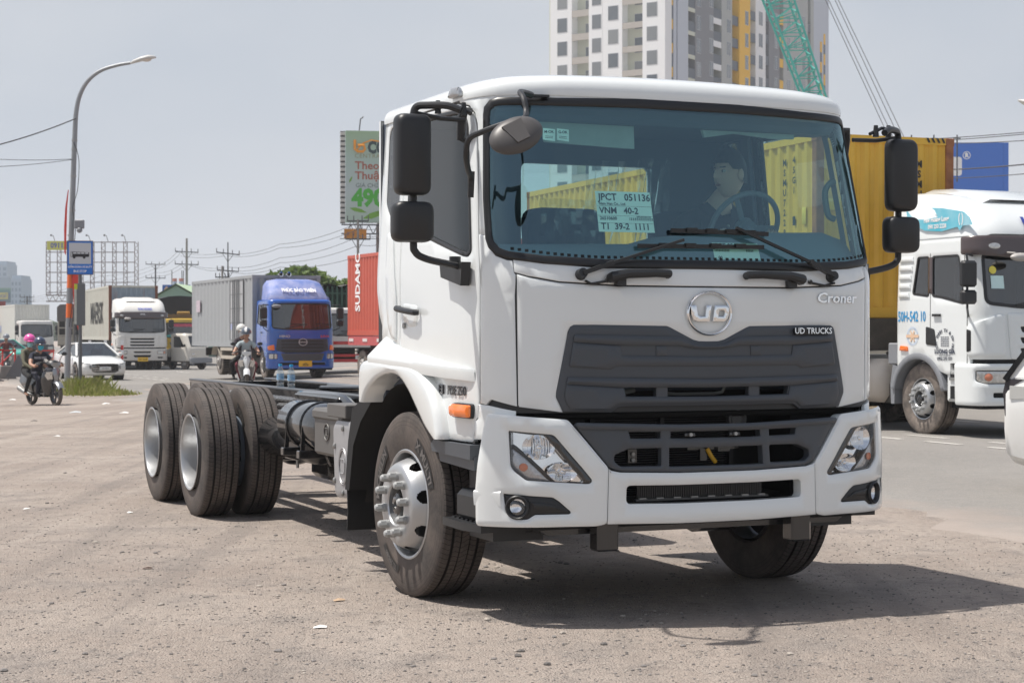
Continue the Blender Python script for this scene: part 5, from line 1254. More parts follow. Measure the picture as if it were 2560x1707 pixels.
# ================================================================== blue box lorry
Y4 = .407
BLUE = mat('metallic_blue', (.010, .10, .46), .25, metal=0, coat=1., var=.15, vscale=2.)
BLUE_F = mat('faded_blue', (.085, .15, .42), .6, var=.45, vscale=4., col2=(.30, .32, .52), dust=.2, dustcol=(.42, .44, .55))
loc = place(-7.05, 60.)
r = thing('box_lorry', 'blue cab box lorry with a grey ribbed body and faded blue wind deflector', 'truck', loc, Y4)
Zb = dict(gap=.93, ws0=1.69, ws1=2.53, roof=2.70); hw = 1.14
S = cab(r, hw, 1.75, Zb, BLUE, wy=1.25)
panel('bumper', BLUE, r, S, rounded([(-S.uy(.42), .36), (S.uy(.42), .36), (S.uy(.40), .93), (.80, .95), (.62, .88), (-.62, .88), (-.80, .95), (-S.uy(.40), .93)], .03), [rounded([(-.82, .47), (.82, .47), (.78, .56), (-.78, .56)], .02)]+[rounded([(s*1.02-.16, .68), (s*1.02+.16, .68), (s*1.02+.15, .86), (s*1.02-.16, .86)], .04) for s in (-1, 1)], off=.03, thick=.08, r=.02, step=.08)
mb = MB(); mb.box(-1.0, 1.0, .06, .12, .36, .95); mb.box(-1.1, 1.1, .2, 1., .3, .9); mb.build('bumper_void', DARK, r)
for s in (-1, 1):
    panel('headlamp', LAMP, r, S, rounded([(s*1.02-.15, .69), (s*1.02+.15, .69), (s*1.02+.14, .85), (s*1.02-.15, .85)], .05), off=.012, thick=.02, r=.006, step=.06)
    panel('turn_lamp', ORANGE, r, S, rounded([(s*.96, .98), (s*1.20, .98), (s*1.26, 1.10), (s*.98, 1.16)] if s > 0 else [(-1.20, .98), (-.96, .98), (-.98, 1.16), (-1.26, 1.10)], .03), off=.03, thick=.04, r=.015, step=.06)
panel('lower_grille', GREY_PL, r, S, rounded([(-.66, .62), (.66, .62), (.76, .87), (-.76, .87)], .03), off=.036, thick=.02, r=.006, step=.1)
gr = panel('grille', mat('grey_grille', (.045, .05, .065), .4), r, S, rounded([(-.80, .90), (.80, .90), (.92, 1.0), (.88, 1.36), (-.88, 1.36), (-.92, 1.0)], .03), off=.02, thick=.03, r=.01, step=.08)
for z0 in (.93, 1.04, 1.15, 1.26): panel('grille_bar', BLACK_PL, gr, S, rect(-.74, .74, z0, z0+.05), off=.034, thick=.02, r=.006, step=.1)
rg = [[S(.155*k*math.cos(a), 1.25+.125*k*math.sin(a), o_) for k, o_ in ((1., .03), (.97, .055), (.86, .055), (.83, .03))] for a in [2*math.pi*q/28 for q in range(29)]]
mb = MB(); mb.loft(rg, closed=False); mb.add([S(x, 1.25+zz, .05) for x, zz in ((-.14, -.012), (.14, -.012), (.14, .012), (-.14, .012))], [(0, 1, 2, 3)]); mb.build('emblem', mat('satin_silver', (.55, .56, .58), .4, metal=.4), r, fix=False)
lettering('brand_lettering', MATS['satin_silver'], r, 'HINO', S, -.62, 1.44, .11, off=.012, bold=.02, wide=1.3)
lettering('small_lettering', mat('red_sticker', (.55, .06, .08), .5), r, 'EURO4', S, .78, 1.44, .10, off=.012, bold=.03)
plate(r, S, .08, .52, '67C', off=.05); lettering('plate_lettering', INK, r, '033.09', S, .08, .475, .075, off=.056, bold=.02)
mirrors_far(r, S, hw, 1.78, 2.42); wipers_far(r, S, hw, 1.74)
mb = MB(); mb.tube([S(-.95, 2.55, .03), S(-.98, 2.50, .18)], .012, 6); mb.ball(S(-.90, 2.42, .2), (.17, .07, .06), 12, 8); mb.build('kerb_mirror', GREY_TRIM, r)
# moulded wind deflector on the roof
mb = MB(); prof = [(.28, 2.62), (.30, 2.74), (.55, 3.02), (.95, 3.34), (1.25, 3.40), (1.45, 3.36)]
mb.loft([[(x*k, y+(.10 if abs(x) > .9 else 0), z-(.18 if abs(x) > 1. else .06 if abs(x) > .9 else 0)*(1 if z > 2.8 else 0)) for x in (-1.04, -.94, -.6, -.3, 0, .3, .6, .94, 1.04)] for (y, z), k in zip(prof, (1.02, 1.02, .99, .96, .94, .92))], closed=False)
for s in (-1, 1): mb.loft([[(s*1.04*k, y+.10, z-(.18 if z > 2.8 else 0)) for (y, z), k in zip(prof, (1.02, 1.02, .99, .96, .94, .92))], [(s*1.02, 1.5, 2.62)]*6], closed=False)
wd = mb.build('wind_deflector', BLUE_F, r, sharp=60)
lettering('deflector_lettering', mat('white_print', (.85, .85, .85), .6), wd, 'PHÚC BẢO THIÊN', lambda u, z, off=0.: (u, .55+(z-3.02)*1.25-.025-off, z+.02), 0, 2.98, .155, off=.02, bold=.045, wide=.95)
mb = MB()
for x in (-.28, .0): mb.lathe([(0, .085), (.03, .05), (.12, .035), (.30, .03), (.30, 0)], o=(x, 1.65, 3.58), ax='y', n=18); mb.lathe([(.004, .05), (.004, 0)], o=(x, 1.66, 3.58), ax='y', n=14, mi=1)
mb.build('air_horn', [CHROME, DARK], r)
under(r, hw, 1.4, 10.2)
for x, y in ((-1.0, 1.25), (1.0, 1.25), (-1.02, 7.3), (1.02, 7.3), (-.68, 7.3), (.68, 7.3)): far_wheel(r, x, y)
mb = MB()
for s in (-1, 1):
    pts = [(7.3-.62*math.cos(R(a)), .52+.62*math.sin(R(a))) for a in range(15, 170, 12)]
    mb.loft([[(s*1.20, y, z) for y, z in pts], [(s*.55, y, z) for y, z in pts]], closed=False)
    for z in (.62, .92): mb.box(s*1.18-.02, s*1.18+.02, 2.3, 6.5, z, z+.12)
    for y in (2.3, 4.4, 6.4): mb.box(s*1.17-.02, s*1.17+.02, y, y+.10, .62, 1.04)
mb.build('side_guard', mat('cream_steel', (.50, .45, .38), .6, dust=.3), r)
GREYBOX = mat('grey_box_paint', (.36, .375, .385), .5, metal=.1, var=.06, streak=.15, streakcol=(.24, .22, .2))
bx = container('cargo_body', 'x', (0, 0, 0), 0, 9.0, GREYBOX, H=2.50, W=2.44, pitch=.55)
for k in ('label', 'category'): del bx[k]
bx.parent = r; bx.location = (0, 1.95, 1.06)
for ch_ in list(bx.children): ch_.name = ch_.name
mb = MB(); x = -1.235
mb.box(x-.006, x+.01, 1.15, 2.95, .25, 2.35)
dp = mb.build('side_door', mat('grey_door_paint', (.42, .43, .44), .5, var=.05), bx)
mb = MB()
for y in (1.12, 2.03, 2.95): mb.box(x-.025, x, y-.02, y+.02, .22, 2.40)
for z in (.22, 2.36): mb.box(x-.025, x, 1.1, 2.97, z, z+.04)
for y in (1.62, 1.85, 2.2, 2.45): mb.cyl((x-.04, y, .25), (x-.04, y, 2.38), .020, n=6)
for z in (.85, 1.35, 1.85): mb.box(x-.012, x, 1.15, 2.93, z, z+.03)
mb.build('door_bars', mat('grey_bars', (.20, .205, .21), .5), bx)
mb = MB(); mb.box(x-.012, x+.006, 7.55, 8.15, 1.30, 1.75); mb.build('notice', mat('notice_print', (.62, .55, .58), .6, var=.3, vscale=9., col2=(.45, .35, .42)), bx)
mb = MB(); mb.box(x-.012, x, 2.66, 2.90, .62, .82); mb.build('notice', mat('blue_notice', (.45, .50, .72), .6, var=.4, vscale=14.), bx)

# ================================================================== container tractor units (same kind of cab, one far, one near)
def container_tractor(label, loc, yaw, near, wheel_ys, long_to):
    r = thing('tractor_unit', label, 'truck', loc, yaw); hw = 1.22
    paint = WHITE if near else WHITE_D
    z = dict(gap=1.10, ws0=1.84, ws1=2.58, roof=2.92); S = cab(r, hw, 2.0, z, paint, wy=1.50, arch=.62)
    u = S.uy
    # front flap with three slots, lamp row, bumper
    sl = [rounded([(-.56, zz), (.56, zz), (.60, zz+.085), (-.60, zz+.085)], .03) for zz in (1.17, 1.32, 1.47)]
    panel('front_flap', paint, r, S, rounded([(-.74, 1.10), (.74, 1.10), (.80, 1.74), (-.80, 1.74)], .04), sl, off=.025, thick=.03, r=.012, step=.08)
    mb = MB()
    for q in sl: skin(mb, S, inset(q, -.02), off=.006, thick=0, r=0, step=.2)
    mb.build('slot_mesh', DARK, r, fix=False)
    for s in (-1, 1):
        f = (lambda p: p) if s > 0 else mir
        panel('corner_deflector', paint, r, S, f(rounded([(.82, 1.14), (u(.34), 1.14), (u(.36), 1.56), (.95, 1.72), (.84, 1.72)], .05)), [], off=.03, thick=.04, r=.015, step=.08)
        panel('air_slot', DARK, r, S, f(rounded([(u(.26), 1.22), (u(.34), 1.20), (u(.34), 1.52), (u(.26), 1.50)], .02)), off=.034, thick=.01, r=.002, step=.08)
    lows = [rounded([(-.38, zz), (.38, zz), (.44, zz+hh), (-.44, zz+hh)], .03) for zz, hh in ((.62, .11), (.83, .075))]
    hl = [f(rounded([(.72, .76), (1.12, .76), (u(.20), .80), (u(.20), .95), (.72, .95)], .03)) for f in (lambda p: p, mir)]
    bp = panel('bumper', paint, r, S, rounded([(-u(.60), .46), (u(.60), .46), (u(.62), 1.04), (-u(.62), 1.04)], .04), lows+hl+[f(rounded([(.74, .57), (1.02, .57), (1.02, .64), (.74, .64)], .02)) for f in (lambda p: p, mir)], off=.035, thick=.10, r=.018, step=.08)
    mb = MB(); skin(mb, S, [(-u(.55), .50), (u(.55), .50), (u(.55), 1.12), (-u(.55), 1.12)], off=-.05, thick=0, r=0, step=.2); mb.box(-1.0, 1.0, .3, 1.2, .4, 1.0); mb.build('bumper_void', DARK, bp, fix=False)
    for q in hl: panel('headlamp', LAMP, bp, S, inset(q, .012), off=.010, thick=.02, r=.006, step=.06)
    for s in (-1, 1):
        mb = MB(); mb.lathe([(0, .055), (.02, .05), (.035, .02), (.037, 0)], n=16); mb.v = [S(s*1.08+b, .855+c, .014+a) for a, b, c in mb.v]; mb.build('bulb', mat('amber_bulb', (.55, .20, .12), .3), bp, fix=False)
    # visor, roof fairing
    vs = panel('sun_visor', VIS_BROWN, r, S, rounded([(-u(.32), 2.55), (-.8, 2.50), (.8, 2.50), (u(.32), 2.55), (u(.30), 2.80), (-u(.30), 2.80)], .04), off=.12, thick=.05, r=.02, step=.08, back=True)
    for s in (-1, 1): panel('marker_lamp', LAMP, vs, S, ell(s*.98, 2.65, .075, .042, 16), off=.128, thick=.02, r=.004, step=.06)
    mb = MB(); us = [-1.16+2.32*k/24 for k in range(25)]
    def row(y, z): return [(x, y+.30*max(0, abs(x)-.75)**2*4, z-.9*max(0, abs(x)-.98)**1.3) for x in us]
    rows = [row(.10, 2.84), row(.13, 2.93), row(.28, 3.10), row(.55, 3.28), row(.95, 3.42), row(1.45, 3.50), row(1.95, 3.52)]
    mb.loft(rows, closed=False)
    for s in (-1, 1):
        e = [rw[0 if s < 0 else -1] for rw in rows]; mb.loft([e, [(s*1.19, p[1], 2.86-.04) for p in e]], closed=False)
    mb.add([rows[-1][0], rows[-1][-1], (1.19, 1.95, 2.82), (-1.19, 1.95, 2.82)], [(0, 1, 2, 3)])
    ridge = [[(sgn*(.62+.0), y, z+.02) for y, z in ((.5, 3.28), (1.0, 3.45), (1.95, 3.56))] for sgn in (-1, 1)]
    fr = mb.build('roof_fairing', paint, r, sharp=50)
    mb = MB(); mb.loft([[(x, y, z) for x, z in ((-.80, z0), (-.62, z0+.07), (.62, z0+.07), (.80, z0))] for y, z0 in ((.62, 3.29), (1.0, 3.425), (1.5, 3.50), (1.95, 3.52))], closed=False); mb.build('fairing_ridge', paint, fr, sharp=30)
    mirrors_far(r, S, hw, 1.86, 2.46); wipers_far(r, S, hw, 1.88)
    mb = MB(); mb.tube([S(-.80, 2.56, .12), S(-.78, 2.52, .28)], .014, 6); mb.ball(S(-.72, 2.46, .30), (.17, .08, .06), 14, 8); mb.build('kerb_mirror', mat('pale_mirror_shell', (.40, .38, .36), .5), r)
    for s in (-1, 1):                                        # wheel arch trim, mudguard behind
        f = (lambda p: p) if s > 0 else mir
        o_ = [(u(1.5-.66*math.cos(t)), .52+.66*math.sin(t)) for t in [R(12+12*k) for k in range(14)]]; i_ = [(u(1.5-.57*math.cos(t)), .52+.57*math.sin(t)) for t in [R(12+12*k) for k in range(14)]]
        panel('arch_trim', GREY_TRIM, r, S, f(o_+[(u(2.12), 1.32), (u(2.14), .98)][0:0]+i_[::-1]), off=.02, thick=.25, r=.012, step=.08)
        mb = MB(); mb.prism([(1.86, .98), (2.02, .98), (2.14, 1.0), (2.20, .70), (2.18, .42), (2.10, .42), (2.08, .8)], 'x', s*1.20, s*.72); mb.box(s*1.21, s*1.0, 2.0, 2.25, 1.0, 1.32, b=.02); mb.build('mudguard', GREY_TRIM, r)
        panel('side_indicator', ORANGE, r, S, f(rounded([(u(1.72), 1.20), (u(1.92), 1.21), (u(1.90), 1.28), (u(1.74), 1.27)], .02)), off=.03, thick=.04, r=.01, step=.06)
        mb = MB(); mb.box(s*.80, s*1.20, 2.45, 3.55, .42, 1.08, b=.12); mb.build('fuel_tank', mat('muddy_white', (.66, .64, .60), .5, low=1.6, dustcol=(.34, .27, .21)) if near else GREY_TRIM, r, sharp=50)
    under(r, hw, 1.6, long_to, .98)
    mb = MB(); mb.box(-.5, .5, 3.9, 4.8, .98, 1.12); mb.tube([(-.3, 2.4, 1.3), (-.6, 2.9, 1.2), (-.4, 3.4, 1.15)], .03, 6); mb.tube([(-.7, 2.3, 1.35), (-.8, 2.6, 1.28), (-.65, 3.0, 1.22), (-.9, 3.3, 1.2)], .018, 6); mb.build('air_hose', STEEL, r)
    for x in (-1.10, 1.10):
        if near: front_wheel('front_wheel', r, (x, 1.50, .512), -1 if x < 0 else 1, TM_NEAR)
        else: far_wheel(r, x, 1.50, name='front_wheel')
    for y in wheel_ys:
        for x in (-1.05, -.70, .70, 1.05): far_wheel(r, x, y, name='rear_wheel')
    return r, S
# far one, with the pale rusty container behind
YM = .35; loc = place(-18.06, 87.)
r, S = container_tractor('white tractor unit with slotted grille hauling the rusty pale container', loc, YM, False, (3.9, 5.2), 12.5)
plate(r, S, .02, .52, '50H 124.48', .5, .20, off=.05)
lettering('fairing_lettering', mat('blue_print', (.05, .09, .45), .6), r, 'SƠN HÙNG', lambda u, z, off=0.: (u, .12+(z-2.93)*.9-.03-off, z), .15, 2.98, .13, bold=.04)
lettering('visor_lettering', mat('pale_print', (.6, .6, .6), .6), r, 'VIVA', S, .02, 2.70, .12, off=.125, bold=.04)
MAERSK = mat('rusty_pale_paint', (.54, .53, .47), .6, var=.10, streak=.75, streakcol=(.24, .12, .06), dust=.15)
MBLUE = mat('rusty_grey_blue', (.30, .36, .42), .6, var=.10, streak=.85, streakcol=(.28, .11, .05))
RUST = mat('rust_brown', (.23, .085, .05), .8, var=.4, vscale=9.)
cn = container('shipping_container', 'rusty pale shipping container with large black letters on its side', off(loc, YM, 0, 3.0, 1.45), YM, 12.1, MAERSK, RUST, H=2.75)
for ch_ in cn.children:
    if ch_.name.startswith('end_panel'): ch_.data.materials[0] = MBLUE
BLK = mat('faded_black_print', (.035, .035, .035), .7, var=.3, vscale=20.)
lettering('container_lettering', BLK, cn, 'MAERSK', side_l(-1.222), -5.0, 1.35, 1.55, off=.004, bold=.02, wide=.95)
mb = MB(); mb.box(-1.1, 1.1, .2, 12., -.28, -.01); tl = None
tr = thing('container_trailer', 'dark skeletal trailer under the rusty pale container', 'trailer', off(loc, YM, 0, 3.0, 0), YM)
mb = MB(); mb.box(-.5, .5, .2, 12.1, 1.12, 1.44); mb.box(-1.2, 1.2, 0.0, .2, 1.25, 1.44); mb.box(-1.2, 1.2, 11.9, 12.1, 1.1, 1.44); mb.build('trailer_frame', CHASSIS_D, tr)
for y in (8.6, 9.9, 11.1):
    for x in (-1.05, -.7, .7, 1.05): far_wheel(tr, x, y)

# near one on the right, and the yellow container on its trailer
YF = .407; loc_f = (7.60, 24.94, 0)
r, S = container_tractor('white dusty-wheeled tractor unit with dark visor beside the yellow container', loc_f, YF, True, (4.6, 5.9), 7.0)
u = S.uy
CYAN = mat('cyan_print', (.02, .30, .62), .5); NAVY = mat('navy_print', (.03, .05, .30), .5)
panel('door_pillar', VIS_BROWN, r, S, [(-u(1.25), 2.04), (-u(1.15), 2.02), (-u(1.15), 2.55), (-u(1.25), 2.55)], off=.006, thick=.01, r=.002, step=.1)
lettering('number_lettering', CYAN, r, '50H-542 10', S, -u(1.64), 1.70, .21, off=.006, bold=.015, wide=.66)
mb = MB()
for k, rr in ((0, .135), (1, .118)): mb.add([S(-u(1.62)+q*math.cos(a), 1.42+q*1.0*math.sin(a), .006) for a in [2*math.pi*i/32 for i in range(33)] for q in (rr, rr-.008)], [(2*i, 2*i+1, 2*i+3, 2*i+2) for i in range(32)])
mb.build('door_emblem', mat('pale_blue_print', (.45, .55, .72), .6), r, fix=False)
mb = MB(); mb.add([S(-u(1.62)+(.06+.035*math.cos(6*a))*math.cos(a), 1.42+(.06+.035*math.cos(6*a))*math.sin(a), .007) for a in [2*math.pi*i/48 for i in range(48)]], [tuple(range(48))]); mb.add([S(-u(1.62)+x, 1.42+zz, .0075) for x, zz in ((-.15, -.022), (.15, -.022), (.15, .022), (-.15, .022))], [(0, 1, 2, 3)]); mb.build('door_emblem', mat('peach_print', (.75, .52, .36), .6), r, fix=False)
mb = MB(); cx_, cz_ = -u(.86), 1.29
letters(mb, 'LƯƠNG GIA', S, cx_, 1.20, .085, off=.008, bold=.05); mb.build('door_lettering', mat('grey_print', (.06, .07, .10), .6), r, fix=False); mb = MB(); letters(mb, '0902 275 977', S, cx_, 1.10, .062, off=.008, bold=.04)
letters(mb, '35 ĐƯỜNG SỐ 5 KP4', S, cx_, 1.148, .028, off=.008, bold=.04)
txt = 'CTY TNHH TV & DV HH'
for i, ch_ in enumerate(txt):
    a = R(205-230*i/(len(txt)-1))
    if ch_ != ' ': letters(mb, ch_, S, cx_+.19*math.cos(a), 1.33+.17*math.sin(a), .062, off=.008, bold=.05, rot=a-R(90))
for k in range(5):
    zz = 1.28+.03*k
    for q in range(4): mb.add([S(cx_-.09+.048*q, zz, .007), S(cx_-.05+.048*q, zz, .007), S(cx_-.05+.048*q, zz+.013, .007), S(cx_-.09+.048*q, zz+.013, .007)], [(0, 1, 2, 3)])
mb.build('door_lettering', mat('grey_print', (.06, .07, .10), .6), r, fix=False)
lettering('power_lettering', BLACK_PL, r, '260HP', S, -u(.55), 1.005, .085, off=.006, bold=.05, wide=1.1)
fs = lambda q, z, off=0.: (q, .155+(z-2.93)*.85-.05-off, z)
lettering('fairing_lettering', NAVY, r, 'LƯƠNG GIA', fs, .35, 3.00, .22, off=.01, bold=.05, wide=1.3)
fd = side_l(-1.195)
TEAL = mat('teal_decal', (.03, .45, .60), .5, var=.5, vscale=1.6, col2=(.35, .62, .72))
mb = MB(); mb.add([fd(a, b, .012) for a, b in [(-1.80, 3.28), (-1.62, 3.12), (-1.35, 3.10), (-1.05, 3.12), (-1.12, 3.22), (-1.20, 3.26), (-.95, 3.24), (-.70, 3.20), (-.45, 3.16), (-.32, 3.08), (-.26, 2.97), (-.48, 2.965), (-.55, 2.90), (-.60, 2.955), (-.95, 2.91), (-1.35, 2.94), (-1.62, 3.04), (-1.78, 3.16)]], [tuple(range(18))]); mb.build('fairing_decal', TEAL, r, fix=False)
mb = MB(); letters(mb, 'Faw Hoàng Long', fd, -1.08, 3.085, .095, off=.016, bold=.04, wide=.9); letters(mb, '090 250 2228', fd, -1.06, 2.985, .085, off=.016, bold=.03, wide=.9)
for sg in (1, -1): mb.add([fd(-.52+sg*(.012+.04*math.cos(a)), 3.06+.09*math.sin(a), .016) for a in [R(-80+16*i) for i in range(11)]]+[fd(-.52+sg*(.012+.022*math.cos(a)), 3.06+.07*math.sin(a), .016) for a in [R(80-16*i) for i in range(11)]], [tuple(range(22))])
mb.build('decal_lettering', mat('white_print', (.85, .85, .85), .6), r, fix=False)
for k in range(5):
    panel('side_louvre', WHITE, r, S, [(-u(1.95), 1.98+.13*k), (-u(1.70)+.02*k, 1.98+.13*k), (-u(1.72)+.02*k, 2.05+.13*k), (-u(1.95), 2.05+.13*k)], off=.022, thick=.02, r=.012, step=.1)
panel('door_pull', BLACK_PL, r, S, rounded([(-u(1.30), 1.30), (-u(1.05), 1.28), (-u(1.10), 1.52), (-u(1.30), 1.56)], .03), off=.012, thick=.02, r=.008, step=.1)
mb = MB(); skin(mb, S, ell(-.98, 2.34, .055, .055, 16), off=.0, thick=0, r=0, step=.1); mb.build('windscreen_sticker', mat('yellow_sticker', (.75, .65, .10), .6), r, fix=False)
mb = MB(); skin(mb, S, rect(-1.02, -.82, 2.08, 2.26), off=.0, thick=0, r=0, step=.1); mb.build('windscreen_sticker', mat('pale_sticker', (.60, .80, .80), .6), r, fix=False)
YEL = mat('yellow_container_paint', (.74, .44, .05), .5, var=.10, vscale=4., streak=.25, streakcol=(.35, .17, .04))
YC = .36; loc_c = (4.58+1.22*math.cos(YC), 26.8+1.22*math.sin(YC), 1.70)
cn = container('shipping_container', 'yellow shipping container standing behind the white cab', loc_c, YC, 12.1, YEL, mat('rusty_yellow', (.40, .17, .06), .65, var=.5, vscale=5., col2=(.20, .07, .04)), H=2.78)
mb = MB()
for i, ch_ in enumerate('MSMU722893'): letters(mb, ch_, side_l(-1.225), -.95, 2.40-.155*i, .14, off=.004, bold=.04)
for i, ch_ in enumerate('45G1'): letters(mb, ch_, side_l(-1.225), -.66, 2.42-.155*i, .14, off=.004, bold=.04)
for i, ch_ in enumerate('MSMU722893'): letters(mb, ch_, flat(0, -.004), .58, 2.36-.155*i, .15, off=.004, bold=.04)
mb.add([side_l(-1.229)(a, b) for a, b in ((-.70, 1.42), (-.62, 1.42), (-.62, 1.56), (-.70, 1.56))], [(0, 1, 2, 3)]); mb.build('container_lettering', BLK, cn, fix=False)
mb = MB()
for k in range(9):
    for s in (-1, 1): mb.add([(s*(1.06-.09*k), -.008, 2.70), (s*(1.02-.09*k), -.008, 2.70), (s*(.98-.09*k), -.008, 2.775), (s*(1.02-.09*k), -.008, 2.775)], [(0, 1, 2, 3)]) if k < 4 else None
mb.build('hazard_stripe', BLACK_PL, cn, fix=False)
panel('notice', mat('yellow_notice', (.72, .50, .08), .6), cn, flat(0, -.003), rect(-1.05, -.80, 1.62, 1.80), off=.006, thick=.01, r=.001, step=.2)
panel('notice', mat('yellow_notice', (.72, .50, .08), .6), cn, side_l(-1.222), [(-.42, 1.42), (-.30, 1.42), (-.30, 1.68), (-.42, 1.68)], off=.006, thick=.01, r=.001, step=.2)
mb = MB(); fdl = side_l(-1.222)
mb.add([fdl(a, b, .005) for a, b in ((-.80, .95), (-.56, .95), (-.68, 1.28))], [(0, 1, 2)]); mb.build('hazard_triangle', BLACK_PL, cn, fix=False)
mb = MB(); mb.add([fdl(a, b, .008) for a, b in ((-.76, .975), (-.60, .975), (-.68, 1.22))], [(0, 1, 2)]); mb.build('hazard_triangle', mat('yellow_notice', (.72, .50, .08), .6), cn, fix=False)
tr = thing('container_trailer', 'dark skeletal trailer under the yellow container', 'trailer', (loc_c[0], loc_c[1], 0), YC)
mb = MB(); mb.box(-.5, .5, -.1, 12.1, 1.20, 1.69); mb.box(-1.2, 1.2, -.05, .2, 1.45, 1.69); mb.box(-1.2, 1.2, 5.9, 6.1, 1.40, 1.69); mb.box(-1.2, 1.2, 11.9, 12.1, 1.1, 1.69); mb.build('trailer_frame', CHASSIS_D, tr)
for y in (8.2, 9.5, 10.8):
    for x in (-1.05, -.7, .7, 1.05): far_wheel(tr, x, y)
# pale box trailer roof showing over the tractor's fairing
PALE = mat('pale_box_paint', (.55, .54, .49), .55, var=.06, streak=.1)
cn = container('cargo_container', 'pale ribbed container parked behind the tractor roof under the blue billboard', (13.2, 36.0, .95), 1.25, 6.1, PALE, H=2.70)
mb = MB(); mb.box(-1.226, -1.20, 2.2, 4.0, .2, 2.35); mb.box(-1.226, -1.20, 4.15, 5.9, .2, 2.35); mb.build('side_hatch', mat('pale_hatch', (.50, .50, .46), .5), cn)
tr = thing('flatbed_trailer', 'dark flat trailer under the pale container', 'trailer', (13.2, 36.0, 0), 1.25)
mb = MB(); mb.box(-1.15, 1.15, 0, 6.1, .70, .94); mb.build('trailer_frame', CHASSIS_D, tr)
for y in (3.6, 4.9):
    for x in (-1.0, 1.0): far_wheel(tr, x, y, .85)

# ================================================================== red container on its trailer beyond the white cab
loc = (-5.42+1.12+.0, 58.7+.48, -.10)
yr = .42; L_ = 12.1
base = off((-5.42, 58.7, -.10), yr, 1.22, -L_, 0)
REDC = mat('red_container_paint', (.56, .115, .075), .5, var=.10, vscale=5., streak=.15, streakcol=(.3, .06, .05))
cn = container('shipping_container', 'brick red shipping container with white sideways letters on its side', off(base, yr, 0, 0, 1.50), yr, L_, REDC, H=2.62)
lettering('container_lettering', mat('white_print', (.85, .85, .85), .6), cn, 'SUDAMC', side_l(-1.222), -(L_-1.05), 1.72, .62, off=.005, bold=.03, wide=.75, rot=R(90))
tr = thing('container_trailer', 'red-sided trailer under the brick red container', 'trailer', base, yr)
mb = MB(); mb.box(-1.2, 1.2, .2, L_, 1.18, 1.49); mb.build('trailer_frame', mat('faded_red_steel', (.55, .12, .12), .6, var=.2), tr)
mb = MB()
for k in range(8): mb.box(-1.215, -1.20, L_-.55-1.35*k, L_-.12-1.35*k, 1.30, 1.40)
mb.build('reflector', mat('pale_reflector', (.75, .68, .66), .4), tr)
mb = MB(); mb.box(-.5, .5, 1., L_-.2, .8, 1.18); mb.build('axle_frame', CHASSIS_D, tr)
for y in (L_-1.0, L_-2.3, L_-3.6):
    for x in (-1.05, -.7, .7, 1.05): far_wheel(tr, x, y)
# white lorry with a green slatted body between the blue lorry and the red container
loc = place(-5.95, 66.5); r = thing('stake_lorry', 'white cab lorry with red bumper and a dark green barred body', 'truck', loc, .40)
S = cab(r, 1.15, 1.7, dict(gap=.95, ws0=1.42, ws1=2.20, roof=2.45), WHITE_D, wy=1.25)
panel('bumper', mat('red_bumper', (.50, .02, .02), .4, coat=.4), r, S, rect(-S.uy(.4), S.uy(.4), .42, .72, .03), [rect(-.9, .9, .54, .62, .01)], off=.03, thick=.08, r=.015, step=.1)
for z0 in (.80, .92): panel('grille_slot', DARK, r, S, rounded([(-.8, z0), (.72, z0), (.82, z0+.05), (-.9, z0+.05)], .01), off=.006, thick=.01, r=0, step=.2)
panel('red_band', RED_L, r, S, rect(-.75, .80, 1.08, 1.20), off=.008, thick=.01, r=.001, step=.2)
lettering('phone_lettering', mat('white_print', (.85, .85, .85), .6), r, '9 997 999', S, .25, 1.14, .13, off=.02, bold=.05)
lettering('owner_lettering', mat('red_sticker', (.55, .06, .08), .5), r, 'BẢO THỌ', S, .35, 1.29, .15, off=.008, bold=.05)
plate(r, S, .30, .60, '51C 706.88', .42, .14, PLATE_W, off=.06); mirrors_far(r, S, 1.15, 1.6, 2.15); wipers_far(r, S, 1.15, 1.46)
mb = MB(); mb.box(.55, .95, .5, .62, 2.44, 2.54, b=.02); mb.build('roof_lamp', ORANGE, r)
GREEN_S = mat('dark_green_steel', (.02, .065, .045), .6, var=.3); TARP_G = mat('grey_tarpaulin', (.13, .12, .115), .9, var=.3, vscale=3.)
mb = MB(); mb.box(-1.15, 1.15, 1.95, 8.5, 1.0, 1.15); mb.box(-1.13, 1.13, 2.02, 8.4, 1.15, 3.20); mb.build('cargo_bed', mat('dark_green_void', (.012, .03, .022), .9), r)
for k in range(13): mb = MB(); x = -1.14+.19*k; mb.box(x-.035, x+.035, 1.93, 1.99, 1.1, 3.3); mb.build('stake', GREEN_S, r)
mb = MB()
for z in (1.7, 2.35, 3.0): mb.box(-1.16, 1.16, 1.92, 1.96, z, z+.06)
mb.build('rail', GREEN_S, r)
mb = MB(); mb.loft([[(x, y, 3.28+.05*math.sin(x*7+y*2)+(.06 if abs(x) < 1 else -.12)) for x in (-1.2, -1.1, -.7, -.3, .1, .5, .9, 1.1, 1.2)] for y in (1.88, 2.6, 4., 5.5, 7., 8.5)], closed=False); mb.build('tarpaulin', TARP_G, r)
under(r, 1.1, 1.3, 8.4); [far_wheel(r, x, y) for x, y in ((-1.0, 1.25), (1.0, 1.25), (-1.0, 6.4), (1.0, 6.4))]

